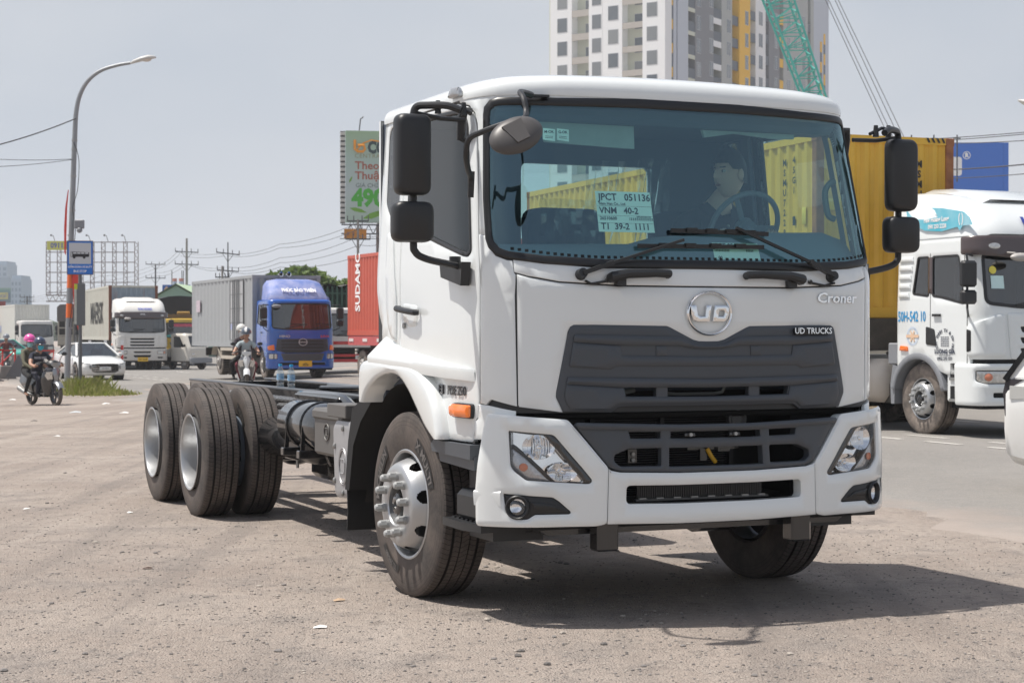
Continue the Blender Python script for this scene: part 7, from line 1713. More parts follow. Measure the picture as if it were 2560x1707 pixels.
NAVYS = mat('navy_polo', (.012, .017, .032), .9, var=.2, vscale=20.); DKTR = mat('dark_trousers', (.02, .02, .025), .9); SHOE = mat('dark_sandals', (.03, .027, .025), .8)
HY = R(-74)
drv = person('person in a dark polo at the wheel of the white cab, looking aside', T.location, TY, J, B, [mat('brightened_driver_skin', (.72, .48, .37), .5), EYEW, HAIR, LIP, NAVYS, DKTR, SHOE], ((.765, 1.10, 2.395), .27, HY), [((.53, .82, 2.0), (0, -.6, .6), (.3, 0, -1), 1.), ((.87, .82, 2.0), (0, -.6, .6), (-.3, 0, -1), 1.)])  # driver's skin colour lightened to make up for the dim light inside the cab
mb = MB(); q = MB(); k = 1.08; n_, m__ = 26, 10
for i in range(m__+1):
    t = i/m__
    for j in range(n_):
        a = 2*math.pi*j/n_; fy = -math.sin(a)            # fy > 0 towards the face
        zmin = .055 if fy > .5 else (.022 if fy > -.15 else -.05); z = zmin+(.148-zmin)*t; rr = math.sqrt(max(0, 1-(max(0, z)/.150)**2))
        w_ = .012*math.sin(9*a+i); q.v.append(((.084+w_*.3)*rr*math.cos(a), (.108+w_*.4)*rr*math.sin(a), z))
q.f = [(i*n_+j, i*n_+(j+1) % n_, (i+1)*n_+(j+1) % n_, (i+1)*n_+j) for i in range(m__) for j in range(n_)]; q.m = [0]*len(q.f)
q.xf(Matrix.Translation((.765, 1.10, 2.395)) @ Matrix.Rotation(HY, 4, 'Z') @ Matrix.Scale(k, 4)); q.build('hair', HAIR, drv, sharp=70)
mb = MB()
for s in (-1, 1): mb.loft([[(.735+s*(.02+.06*t), 1.115+.05*t-.05*(1-t), 2.135+.10*t) for t in (0, .5, 1)], [(.735+s*(.09+.045*t), 1.09+.09*t, 2.13+.07*t) for t in (0, .5, 1)]], closed=False)
mb.build('shirt_collar', NAVYS, drv, sharp=70)
mb = MB(); mb.ball((.745, 1.075, 2.09), .008, 8, 6); mb.ball((.745, 1.07, 2.05), .008, 8, 6); mb.build('button', EYEW, drv)

# ================================================================== scooters and riders
def scooter(label, loc, yaw, body, accent, group=None, bar=.0):
    r = thing('motor_scooter', label, 'scooter', loc, yaw, group)
    for y, nm in ((-.62, 'front_wheel'), (.66, 'rear_wheel')):
        mb = MB(); mb.lathe([(-.045, .215), (-.05, .245), (-.03, .278), (0, .288), (.03, .278), (.05, .245), (.045, .215)], n=30); o = mb.build(nm, mat('scooter_tyre', (.03, .028, .027), .8, dust=.4), r, (0, y, .288))
        mb = MB(); mb.lathe([(-.03, .22), (-.035, .205), (.035, .205), (.03, .22)], n=28)
        for k in range(5): a = k*1.2566; mb.bar((0, .03*math.cos(a), .03*math.sin(a)), (0, .21*math.cos(a), .21*math.sin(a)), .035, .03)
        mb.cyl((-.06, 0, 0), (.06, 0, 0), .04, n=12); mb.build('rim', mat('dark_alloy', (.12, .12, .125), .4, metal=.6), o)
    mb = MB(); pts = [(-.62+.33*math.cos(R(a)), .29+.33*math.sin(R(a))) for a in range(30, 151, 15)]
    mb.loft([[(x*k, y, z-(abs(x) > .06)*.05) for x, k in ((-.085, 1), (-.05, 1), (0, 1), (.05, 1), (.085, 1))] for y, z in pts], closed=False); mb.build('front_mudguard', accent, r, sharp=60)
    mb = MB()
    for s in (-1, 1): mb.cyl((s*.075, -.62, .29), (s*.06, -.46, .72), .022, n=8)
    mb.build('front_fork', BLACK_PL, r)
    sec = lambda z, hw, y0, y1: [(-hw, y1, z), (-hw*.95, (y0*.4+y1*.6), z), (-hw*.55, y0+.03, z), (0, y0, z), (hw*.55, y0+.03, z), (hw*.95, (y0*.4+y1*.6), z), (hw, y1, z)]
    mb = MB(); mb.loft([sec(.26, .12, -.34, -.22), sec(.42, .18, -.44, -.24), sec(.60, .235, -.56, -.28), sec(.78, .225, -.62, -.32), sec(.92, .15, -.58, -.36), sec(.98, .08, -.52, -.38)]); mb.build('front_shield', body, r, sharp=45)
    mb = MB(); mb.loft([[(-.03, -.575, .97), (0, -.61, .97), (.03, -.575, .97)], [(-.10, -.60, .84), (0, -.66, .84), (.10, -.60, .84)], [(-.06, -.62, .70), (0, -.665, .68), (.06, -.62, .70)], [(-.015, -.55, .50), (0, -.565, .47), (.015, -.55, .50)]], closed=False); mb.build('nose_panel', accent, r, sharp=60)
    for s in (-1, 1):
        mb = MB(); mb.loft([[(s*.09, -.612, .84), (s*.21, -.50, .83)], [(s*.10, -.605, .76), (s*.225, -.46, .74)], [(s*.08, -.585, .66), (s*.17, -.49, .64)]], closed=False); mb.v = [(x, y-.008, z) for x, y, z in mb.v]; mb.build('headlamp', LAMP, r, sharp=60)
    mb = MB(); mb.box(-.15, .15, -.30, .20, .27, .33, b=.02); mb.box(-.13, .13, -.25, .15, .22, .28); mb.loft([[(x, y, z) for x, y, z in ((-.15, yy, zz), (-.19*w, yy, zz+.18), (-.13*w, yy, zz+.40+h_), (.13*w, yy, zz+.40+h_), (.19*w, yy, zz+.18), (.15, yy, zz))] for yy, zz, w, h_ in ((.14, .30, .8, -.10), (.24, .32, 1., .02), (.55, .34, 1., .06), (.85, .44, .85, .03), (1.06, .58, .5, -.08))]); mb.build('rear_body', body, r, sharp=40)
    mb = MB(); mb.loft([[(-.11*w, y, z), (-.13*w, y, z+.05), (0, y, z+.085), (.13*w, y, z+.05), (.11*w, y, z)] for y, z, w in ((.12, .70, .7), (.25, .74, 1.), (.5, .755, 1.05), (.62, .79, 1.1), (.85, .82, 1.05), (.98, .82, .7))]); mb.build('saddle', mat('saddle_vinyl', (.015, .015, .015), .5), r, sharp=50)
    mb = MB(); mb.tube(catmull([(-.36, -.26, 1.03), (-.22, -.33, 1.06), (0, -.42, 1.04), (.22, -.33, 1.06), (.36, -.26, 1.03)], 4), .017, 8); mb.loft([sec(.96, .10, -.56, -.40), sec(1.02, .16, -.60, -.38), sec(1.09, .13, -.56, -.40), sec(1.12, .06, -.50, -.42)]); o = mb.build('handlebar', BLACK_PL, r, sharp=45)
    mb = MB(); mb.loft([[(-.12, -.595, 1.06), (0, -.635, 1.06), (.12, -.595, 1.06)], [(-.13, -.60, 1.00), (0, -.645, .99), (.13, -.60, 1.00)], [(-.05, -.60, .94), (0, -.62, .93), (.05, -.60, .94)]], closed=False); mb.build('headlamp_cowl', accent, r, sharp=60)
    for s in (-1, 1):
        mb = MB(); mb.tube([(s*.22, -.34, 1.06), (s*.27, -.36, 1.20), (s*.33, -.34, 1.26)], .008, 6); mb.ball((s*.36, -.33, 1.27), (.075, .022, .048), 12, 8); mb.build('mirror', BLACK_PL, r)
        mb = MB(); mb.tube([(s*.30, -.36, 1.025), (s*.40, -.33, 1.01)], .007, 6); mb.build('brake_lever', STEEL, o)
    mb = MB(); mb.tube([(.17, .30, .25), (.19, .60, .30), (.20, .98, .42)], [.03, .05, .06], 12); mb.tube([(-.17, .30, .25), (-.19, .60, .30), (-.20, .98, .42)], [.03, .05, .06], 12); mb.build('exhaust', STEEL, r)
    return r
Y1 = .72; loc1 = place(-11.45, 43.6)
scooter('black and silver scooter carrying two riders beside the bus stop', loc1, Y1, mat('gloss_black_paint', (.014, .014, .016), .2, coat=1.), mat('silver_scooter', (.30, .31, .33), .3, metal=.7))
J, B = seated(dz=-.09)
SH1 = mat('striped_shirt', (.02, .024, .04), .9); TR1 = mat('dark_blue_trousers', (.022, .022, .035), .9)
p1 = person('person in a dark striped shirt and blue mask steering the scooter by the bus stop', loc1, Y1, J, B, [SKIN, EYEW, HAIR, LIP, SH1, TR1, SHOE], ((0, .25, 1.47), .24, R(8)), [((s*.33, -.21, 1.00), (s*.2, -1, 0), (0, 0, -1)) for s in (-1, 1)])
helmet(p1, (0, .25, 1.51), mat('navy_helmet', (.03, .045, .09), .3, coat=.6), yaw=R(8)); face_mask(p1, (0, .25, 1.47), mat('cyan_mask', (.05, .42, .55), .8), R(8))
mb = MB(); mb.loft([[(x*.165, .155+.02*abs(x)*3, z) for x in (-1, -.5, 0, .5, 1)] for z in (1.14, 1.20)], closed=False); mb.build('shirt_stripe', mat('pale_check', (.45, .45, .50), .9, var=.6, vscale=35.), p1, sharp=80)
J, B = seated(dy=.36, dz=-.02, hw=.17, sleeve='long', foot=(.20, .12, .26), knee=(.23, -.18, .72), hand_=(.16, -.20, .92), elbow=(.24, .10, 1.05))
OLIVE = mat('olive_jacket', (.13, .125, .085), .9, var=.15); BLKT = mat('black_trousers', (.012, .012, .013), .9)
p2 = person('person in an olive jacket and pink helmet riding pillion by the bus stop', loc1, Y1, {k: ((v[0][0]-.07, v[0][1], v[0][2]), v[1]) for k, v in J.items()}, [(a, b, 0 if a.startswith('an') else s) for a, b, s in B], [SKIN, EYEW, HAIR, LIP, OLIVE, BLKT, SHOE], ((-.09, .61, 1.54), .235, R(-10)), [((s*.16-.07, .15, .99), (0, -1, -.2), (0, 0, -1)) for s in (-1, 1)])
helmet(p2, (-.09, .61, 1.58), mat('pink_helmet', (.75, .10, .38), .3, coat=.6), yaw=R(-10)); face_mask(p2, (-.09, .61, 1.54), mat('pale_cyan_mask', (.30, .60, .62), .8), R(-10))
Y2 = .16; loc2 = place(-7.25, 48.6)
scooter('grey and white scooter with two riders coming past the blue lorry', loc2, Y2, mat('grey_scooter', (.10, .105, .115), .25, metal=.4, coat=.8), mat('pearl_white', (.62, .64, .65), .25, coat=.6))
J, B = seated(dz=-.06, knee=(.26, -.08, .78))
p3 = person('person in a pale grey polo and striped helmet steering before the blue lorry', loc2, Y2, J, B, [SKIN, EYEW, HAIR, LIP, mat('pale_grey_polo', (.36, .42, .44), .9), mat('maroon_shorts', (.17, .03, .045), .9, var=.4, vscale=30.), SHOE], ((0, .25, 1.50), .24, R(-6)), [((s*.33, -.21, 1.01), (s*.2, -1, 0), (0, 0, -1)) for s in (-1, 1)])
helmet(p3, (0, .25, 1.54), mat('slate_helmet', (.07, .09, .12), .3, coat=.6), stripe=mat('white_stripe', (.7, .7, .7), .4), yaw=R(-6))
J, B = seated(dy=.36, dz=.0, hw=.17, sleeve='long', foot=(.24, .10, .26), knee=(.30, -.18, .74), hand_=(.16, -.20, .92), elbow=(.24, .10, 1.05))
p4 = person('person in dark clothes and white helmet riding pillion before the blue lorry', loc2, Y2, {k: ((v[0][0]-.10, v[0][1], v[0][2]+.03), v[1]) for k, v in J.items()}, B, [SKIN, EYEW, HAIR, LIP, mat('plum_jacket', (.035, .025, .032), .9), BLKT, SHOE], ((-.13, .61, 1.60), .235, R(20)), [((s*.16-.10, .15, 1.02), (0, -1, -.2), (0, 0, -1)) for s in (-1, 1)])
helmet(p4, (-.13, .61, 1.64), mat('white_helmet', (.62, .62, .58), .3, coat=.6), yaw=R(20)); face_mask(p4, (-.13, .61, 1.60), mat('white_mask', (.62, .62, .64), .8), R(20))
Y5 = .3; loc5 = place(-21.3, 75.)
scooter('dark scooter half hidden behind the red car at the left edge', loc5, Y5, mat('grey_scooter', (.10, .105, .115), .25), mat('dark_accent', (.05, .05, .055), .3))
J, B = seated()
p5 = person('person in a grey helmet riding behind the red car at the left edge', loc5, Y5, J, B, [SKIN, EYEW, HAIR, LIP, mat('red_brown_shirt', (.16, .05, .045), .9), DKTR, SHOE], ((0, .25, 1.56), .24, 0), [((s*.33, -.21, 1.05), (s*.2, -1, 0), (0, 0, -1)) for s in (-1, 1)])
helmet(p5, (0, .25, 1.60), mat('grey_helmet', (.22, .24, .27), .35))
# ================================================================== street furniture
GALV = mat('galvanised_pole', (.30, .315, .33), .5, metal=.45, var=.12, vscale=3.)
LAMPH = mat('lamp_housing', (.55, .55, .53), .45, var=.1); CONC = mat('concrete', (.34, .32, .30), .9, var=.25, vscale=3.); ORNG = mat('orange_band', (.80, .16, .03), .6)
RED_C = mat('red_cloth', (.62, .05, .035), .8)
x0, y0 = -15.0, 60.
z0 = gz(x0, y0)
lp = thing('street_lamp', 'tall grey curved street lamp with orange bands behind the bus stop sign', 'street lamp', (x0, y0, z0), 0)
mb = MB(); mb.tube(catmull([(0, 0, -.1), (.10, 0, 3.4), (.20, 0, 6.4), (.27, 0, 8.3), (.32, 0, 9.2), (.45, 0, 9.8), (.72, 0, 10.28), (1.15, 0, 10.62), (1.7, 0, 10.80), (2.15, 0, 10.88)], 5), [.105-.0012*k for k in range(46)], 12); mb.build('lamp_pole', GALV, lp)
mb = MB(); q = [(2.15, 10.86, .05, .05), (2.25, 10.90, .11, .08), (2.5, 10.98, .16, .11), (2.75, 11.04, .16, .11), (2.95, 11.06, .10, .07), (3.02, 11.06, .02, .02)]
mb.loft([[(x, w*math.cos(a), z+h_*math.sin(a)*(1 if math.sin(a) > 0 else .45)) for a in [2*math.pi*k/14 for k in range(14)]] for x, z, w, h_ in q]); hd_ = mb.build('lamp_head', LAMPH, lp, sharp=60)
mb = MB(); mb.ball((2.68, 0, 10.99), (.18, .10, .07), 12, 6); mb.build('lamp_glass', mat('milky_lens', (.6, .56, .5), .25), hd_)
for z, rr in ((2.55, .10), (3.55, .097), (4.5, .094)):
    mb = MB(); xx = .03*z; mb.tube([(xx-.0, 0, z-.24), (xx+.012, 0, z+.24)], [rr+.010, rr+.006], 14); mb.build('orange_band', ORNG, lp)
for z in (4.4, 5.9, 7.05, 7.95, 8.25): xx = .031*z+.01; mb = MB(); mb.cyl((xx, 0, z), (xx, 0, z+.05), .10, n=10); mb.build('clamp', STEEL, lp)
mb = MB(); mb.tube(catmull([(.27, -.12, 8.2), (.45, -.15, 7.6), (.40, -.14, 6.6), (.24, -.13, 6.0), (.33, -.14, 5.2), (.20, -.14, 4.2), (.24, -.15, 3.0), (.12, -.15, 2.0)], 5), .012, 5); mb.build('loose_cable', BLACK_PL, lp)
mb = MB(); mb.box(.30, .62, -.25, -.05, 5.3, 5.6, b=.03); mb.ball((.48, -.2, 5.25), (.10, .1, .1), 10, 8); mb.build('speaker_box', GREY_TRIM, lp)
mb = MB(); mb.loft([[(.07, -.12, 6.6), (.10, -.12, 6.6)], [(-.02, -.13, 6.0), (.05, -.13, 6.0)], [(-.06, -.12, 5.3), (.03, -.14, 5.2)], [(-.05, -.13, 4.5), (.0, -.13, 4.4)]], closed=False)
mb.loft([[(.30, -.16, 4.7), (.40, -.16, 4.6)], [(.22, -.17, 3.6), (.48, -.17, 3.3)], [(.30, -.18, 2.4), (.50, -.16, 2.2)], [(.42, -.17, 1.9), (.52, -.17, 1.7)]], closed=False); fl = mb.build('cloth_banner', RED_C, None, (x0, y0, z0), fix=False); tag(fl, 'red cloth strips tied along the curved street lamp pole', 'banner')
# second lamp, only its head enters at the right edge
lp = thing('street_lamp', 'street lamp at the right edge, only its head in the picture', 'street lamp', (13.6, 38.0, 0), 0)
mb = MB(); mb.tube(catmull([(0, 0, 0), (0, 0, 4.6), (-.1, 0, 5.6), (-.5, 0, 6.05), (-1.2, 0, 6.15), (-2.0, 0, 6.18)], 5), [.11-.0025*k for k in range(26)], 10); mb.build('lamp_pole', GALV, lp)
mb = MB(); mb.loft([[(-x-.0, w*math.cos(a), z+h_*math.sin(a)*(1 if math.sin(a) > 0 else .45)) for a in [2*math.pi*k/14 for k in range(14)]] for x, z, w, h_ in ((1.98, 6.17, .05, .04), (2.1, 6.20, .11, .07), (2.4, 6.28, .17, .11), (2.65, 6.36, .15, .09), (2.80, 6.42, .03, .03))]); mb.build('lamp_head', LAMPH, lp, sharp=60)
# bus stop sign
xs, ys = -12.95, 53.4; zs = gz(xs, ys)
bs = thing('bus_stop_sign', 'blue and white bus stop sign on a dark post in the grass', 'sign', (xs, ys, zs), .22)
SBLUE = mat('sign_blue', (.01, .16, .60), .45); SGREY = mat('sign_pale', (.52, .54, .57), .5); POST = mat('post_grey', (.13, .14, .15), .6)
mb = MB(); mb.cyl((0, 0, -.2), (0, 0, 3.6), .055, n=12); mb.tube([(0, 0, 0), (0, 0, .10)], [.16, .10], 12); mb.build('post', POST, bs)
mb = MB(); mb.box(-.375, .375, -.10, -.05, 3.55, 4.54, b=.008); sg = mb.build('sign_board', SBLUE, bs); fz = flat(0, -.10, 0)
mb = MB(); mb.add([fz(a, b, .003) for a, b in ((-.32, 3.86), (.32, 3.86), (.32, 4.49), (-.32, 4.49))], [(0, 1, 2, 3)]); mb.build('sign_panel', SGREY, sg, fix=False)
mb = MB(); f2 = lambda p, o=.006: [fz(a, b, o) for a, b in p]
mb.add(f2([(-.27, 4.07), (.25, 4.07), (.265, 4.10), (.265, 4.21), (-.255, 4.225), (-.27, 4.21)]), [tuple(range(6))])
for x in (-.17, .12): mb.add([fz(x+.042*math.cos(a), 4.06+.042*math.sin(a), .008) for a in [2*math.pi*k/14 for k in range(14)]], [tuple(range(14))])
mb.build('bus_pictogram', INK, sg, fix=False)
mb = MB()
for k in range(4): mb.add(f2([(-.20+.115*k, 4.16), (-.105+.115*k, 4.16), (-.105+.115*k, 4.205), (-.20+.115*k, 4.205)], .010), [(0, 1, 2, 3)])
mb.add(f2([(-.258, 4.09), (-.225, 4.09), (-.225, 4.21), (-.258, 4.21)], .010), [(0, 1, 2, 3)]); mb.build('pictogram_window', SGREY, sg, fix=False)
mb = MB(); letters(mb, 'ĐIỂM DỪNG XE BUÝT', fz, 0, 3.77, .082, off=.004, bold=.02, wide=.86); letters(mb, 'BUS STOP', fz, 0, 3.64, .10, off=.004, bold=.02, wide=.86); mb.build('sign_lettering', mat('white_print', (.85, .85, .85), .6), sg, fix=False)
for k, (a, b, c_, d_) in enumerate(((-.385, -.37, 3.54, 4.55), (.37, .385, 3.54, 4.55), (-.385, .385, 3.535, 3.55), (-.385, .385, 4.54, 4.555))):
    mb = MB(); mb.box(a, b, -.108, -.045, c_, d_); mb.build('sign_rim', mat('rusty_rim', (.16, .09, .07), .7), sg)
mb = MB(); mb.box(-.17, .15, -.09, .10, 2.02, 3.28, b=.015); bxo = mb.build('timetable_box', POST, bs)
mb = MB(); mb.box(-.172, -.10, -.096, -.08, 2.06, 3.24); mb.build('timetable', mat('pale_timetable', (.55, .57, .52), .5, var=.3, vscale=18.), bxo)
mb = MB(); mb.box(-.171, -.08, -.099, -.09, 3.10, 3.26); mb.build('timetable_header', mat('lime_label', (.55, .58, .03), .5), bxo)
# red and white works fence, concrete blocks, warning board
for k, (xx, yy) in enumerate(((-20.6, 72.), (-22.2, 76.), (-18.9, 71.0))):
    bl = thing('barrier_frame', ('red tubular barrier standing left of the scooter riders', 'red tubular barrier behind the other one near the teal taxi', 'red tubular barrier closest to the striped lamp post')[k], 'barrier', (xx, yy, gz(xx, yy)), .9-.3*k, 'red tubular barriers along the far lane')
    for x in (-.6, 0, .6): mb = MB(); mb.bar((x, 0, 0), (x, 0, 1.15), .05); mb.build('upright', RED_L, bl)
    for z in (.15, 1.1): mb = MB(); mb.bar((-.65, 0, z), (.65, 0, z), .05); mb.build('rail', RED_L, bl)
    mb = MB(); mb.bar((-.6, 0, .15), (.6, 0, 1.1), .04); mb.build('brace', RED_L, bl)
for k, (xx, yy, w, h_) in enumerate(((-18.4, 69.5, 1.0, .55), (-19.9, 70.0, .7, .50), (-21.9, 78.5, 3.2, .85))):
    mb = MB(); mb.prism([(-w/2, 0), (w/2, 0), (w/2*.8, h_*.5), (w/2*.7, h_), (-w/2*.7, h_), (-w/2*.8, h_*.5)], 'y', -.3, .3)
    tag(mb.build('concrete_block', CONC, None, (xx, yy, gz(xx, yy)), .5, sharp=25), ('small broken concrete block by the warning board', 'smaller pale concrete block near the red car', 'long concrete barrier block behind the warning board')[k], 'block', 'concrete blocks along the far lane')
wb_ = thing('warning_board', 'grey triangular warning board leaning near the scooter riders', 'sign', (-18.9, 68.2, gz(-18.9, 68.2)), .2)
mb = MB(); mb.prism([(-.48, .12), (.48, .12), (0, .98)], 'y', -.02, .02); mb.build('board', mat('board_back', (.16, .16, .17), .6), wb_)
for x in (-.4, .4): mb = MB(); mb.bar((x, .02, 0), (x*.5, .05, .6), .04); mb.build('leg', CONC, wb_)
for k, xx in enumerate((-17.55, -16.9, -16.2)):
    mb = MB()
    for q in range(6): mb.box(-.05, .05, -.05, .05, .2*q, .2*q+.2, q % 2)
    tag(mb.build('striped_post', [RED_L, mat('white_print', (.85, .85, .85), .6)], None, (xx, 74., gz(xx, 74.)+.3), 0), 'red and white striped marker post, '+('left', 'middle', 'right')[k]+' one of the row behind the riders', 'post', 'striped marker posts')
# ================================================================== utility poles and wires
POLE = mat('concrete_pole', (.28, .265, .25), .9, var=.15); STEELD = mat('dark_steel', (.09, .095, .10), .7); WIRE = mat('wire', (.06, .06, .065), .6)
def px(u, v, y): return ((u-1280)/4451*y, y, 1.457+y*(-(v-853.5)/4451-.0044))       # true place of a thing seen in direction (u, v) at distance y
def upole(label, x, y, top, arms, m=POLE, r0=.16, mid=None):
    o = thing('utility_pole', label, 'utility pole', (x, y, -.3), 0, 'utility poles along the highway')
    mb = MB(); mb.tube([(0, 0, 0), (0, 0, top)], [r0, r0*.62], 10); mb.build('pole', m, o)
    for z, w, tilt in arms:
        mb = MB(); mb.bar((-w, 0, z+tilt), (w, 0, z-tilt), .085); mb.bar((-w*.5, 0, z+tilt*.5), (0, 0, z-.6), .035); mb.bar((w*.5, 0, z-tilt*.5), (0, 0, z-.6), .035); c_ = mb.build('crossarm', STEELD, o)
        for k in (-1, -.4, .4, 1): mb = MB(); mb.cyl((w*k*.97, 0, z-tilt*k), (w*k*.97, 0, z-tilt*k+.30), .032, n=6); mb.build('insulator', STEELD, c_)
    return o
A_ = px(467, 596, 150); upole('tall concrete pole with two crossarms behind the green gable shed', A_[0], 150, A_[2]+.3, ((px(0, 630, 150)[2]+.3, .98, .05), (px(0, 661, 150)[2]+.3, 1.0, .03)), r0=.14)
B_ = px(570, 606, 130); upole('dark steel pole with tilted crossarms above the grey box lorry', B_[0], 130, B_[2]+.3, ((px(0, 634, 130)[2]+.3, .85, .10), (px(0, 677, 130)[2]+.3, .80, .06)), STEELD, .07)
C_ = px(556, 665, 128); upole('short stout pole beside the dark steel pole', C_[0], 128, C_[2]+.3, ((px(0, 693, 128)[2]+.3, .5, .0),), r0=.12)
D_ = px(389, 660, 190); upole('grey pole with two crossarms beyond the rusty container', D_[0], 190, D_[2]+.3, ((px(0, 661, 190)[2]+.3, 1.05, .02), (px(0, 695, 190)[2]+.3, 1.05, .02)), STEELD, .12)
E_ = px(68, 740, 230); upole('small distant pole with two crossarms at far left', E_[0], 230, E_[2]+.3, ((px(0, 743, 230)[2]+.3, .9, .0), (px(0, 754, 230)[2]+.3, .9, 0)), STEELD, .13)
F_ = px(895, 549, 100); upole('wooden pole under the green billboard in front of the orange sign', F_[0], 100, F_[2]+.3, ((px(0, 598, 100)[2]+.3, .7, 0), (px(0, 553, 100)[2]+.3, .6, 0)), r0=.10)
def wire(label, pts, r=.012, sag=0.):
    P = []
    for a, b in zip(pts, pts[1:]):
        for k in range(10): t = k/10; P.append((a[0]+(b[0]-a[0])*t, a[1]+(b[1]-a[1])*t, a[2]+(b[2]-a[2])*t-sag*4*t*(1-t)))
    P.append(pts[-1]); mb = MB(); mb.tube(P, r, 5); return tag(mb.build('overhead_wire', WIRE, None), label, 'wire', 'overhead wires')
for k, (v0, v1) in enumerate(((634, 555), (640, 572), (668, 590), (676, 612), (680, 640))): wire(('topmost', 'second', 'third', 'fourth', 'lowest')[k]+' of five wires climbing from the dark pole to the green billboard', [px(571, v0, 130), px(700, v0-(v0-v1)*.30, 118), px(900, v1, 100), px(1000, v1-25, 90)], .014, .25)
for k, (v0, v1) in enumerate(((630, 634), (640, 640), (660, 670), (664, 678))): wire(('topmost', 'second', 'third', 'lowest')[k]+' of four wires between the tall concrete pole and the dark pole', [px(440+k*12, v0, 150), px(560, v1, 130)], .013, .15)
for k, v0 in enumerate((628, 634, 658, 664)): wire(('topmost', 'second', 'third', 'lowest')[k]+' of four wires running left from the tall concrete pole', [px(445+6*k, v0, 150), px(389, 663+9*k, 190), px(250, 690+12*k, 215), px(68, 746+3*k, 230)], .014, .3)
wire('thick black cable running left from the top clamp of the street lamp', [px(193, 296, 60), px(0, 362, 56), px(-200, 400, 54)], .022, .05)
wire('upper of two thin wires running left from the middle of the street lamp', [px(185, 398, 60), px(0, 399, 58), px(-200, 396, 57)], .010, .03)
wire('lower of two thin wires running left from the middle of the street lamp', [px(185, 399, 60), px(0, 417, 56), px(-200, 440, 54)], .010, .03)
for k, (u0, v0, u1, v1, lab) in enumerate(((2120, 355, 2700, 318, 'topmost of the wires crossing above the blue billboard'), (2120, 362, 2700, 322, 'second wire crossing above the blue billboard'), (2300, 358, 2700, 340, 'third wire just along the top of the blue billboard'), (2300, 426, 2700, 395, 'thicker wire crossing the middle of the blue billboard'), (2300, 447, 2700, 420, 'lowest wire crossing the bottom of the blue billboard'))): wire(lab, [px(u0, v0, 75), px(u1, v1, 60)], .016 if k != 3 else .026, .1)
for k, u in enumerate((2278, 2334, 2392)):
    a = px(u, 338, 76); mb = MB(); mb.bar((0, 0, 0), (0, 0, 2.), .05); mb.bar((-.15, 0, 1.85), (.15, 0, 1.85), .04); tag(mb.build('wire_mast', STEELD, None, (a[0], a[1], a[2]-2.0)), ('left', 'middle', 'right')[k]+' of three thin mast tips above the yellow container', 'mast', 'small mast tips above the yellow container')
# ================================================================== billboards
LATT = mat('rusty_lattice', (.20, .16, .15), .8, var=.3)
yb = 260.; p0 = px(116, 604, yb); p1 = px(337, 610, yb); zb0 = px(0, 738, yb)[2]; W_ = p1[0]-p0[0]; H_ = p0[2]-zb0
bb_ = thing('billboard_lattice', 'empty rusty billboard lattice with a yellow phone strip along its top', 'billboard', (p0[0], yb, 0), 0)
for k in range(9):
    mb = MB(); x = W_*k/8; mb.bar((x, 0, zb0), (x, 0, p0[2]), .10); mb.bar((x+.35, .8, zb0), (x+.35, .8, p0[2]), .10)
    for q in range(8): z = zb0+H_*q/8; mb.bar((x, 0, z), (x+.35, .8, z+H_/16), .06); mb.bar((x+.35, .8, z+H_/16), (x, 0, z+H_/8), .06)
    mb.build('upright', LATT, bb_)
for k in range(6): mb = MB(); z = zb0+.4+(H_-.5)*k/5; mb.bar((0, -.05, z), (W_, -.05, z), .12); mb.build('rail', LATT, bb_)
mb = MB(); mb.bar((0, 0, zb0), (W_, 0, zb0), .16); mb.bar((0, 0, zb0-.9), (W_*.62, 0, zb0-.9), .16)
for k in range(14): x = W_*k/14; mb.bar((x, 0, zb0), (x+W_/28, 0, zb0-.9*(k < 9)), .07); mb.bar((x+W_/28, 0, zb0-.9*(k < 9)), (x+W_/14, 0, zb0), .07)
mb.build('walkway', LATT, bb_)
mb = MB(); mb.cyl((W_*.38, .5, 0), (W_*.38, .5, zb0), .42, n=12); mb.build('column', LATT, bb_)
mb = MB(); mb.box(.2, W_*.52, -.35, -.15, p0[2]-1.25, p0[2]+.05); ys_ = mb.build('phone_strip', mat('lime_yellow', (.50, .50, .05), .6), bb_)
lettering('phone_lettering', mat('navy_print', (.03, .05, .30), .5), ys_, '0911.345565', flat(0, -.36), W_*.25, p0[2]-.62, 1.05, bold=.03, wide=.92)
for k in range(5): mb = MB(); x = W_*(.1+.2*k); mb.tube([(x, 0, p0[2]), (x-.15, -.5, p0[2]+.8), (x-.3, -1., p0[2]+.9)], .05, 5); mb.ball((x-.3, -1.1, p0[2]+.85), .16, 6, 4); mb.build('floodlight', STEELD, bb_)
mb = MB(); mb.box(W_*.46, W_*.74, .3, .5, zb0-2.6, zb0-1.35); mb.build('small_sign', mat('lime_yellow', (.50, .50, .05), .6), bb_)
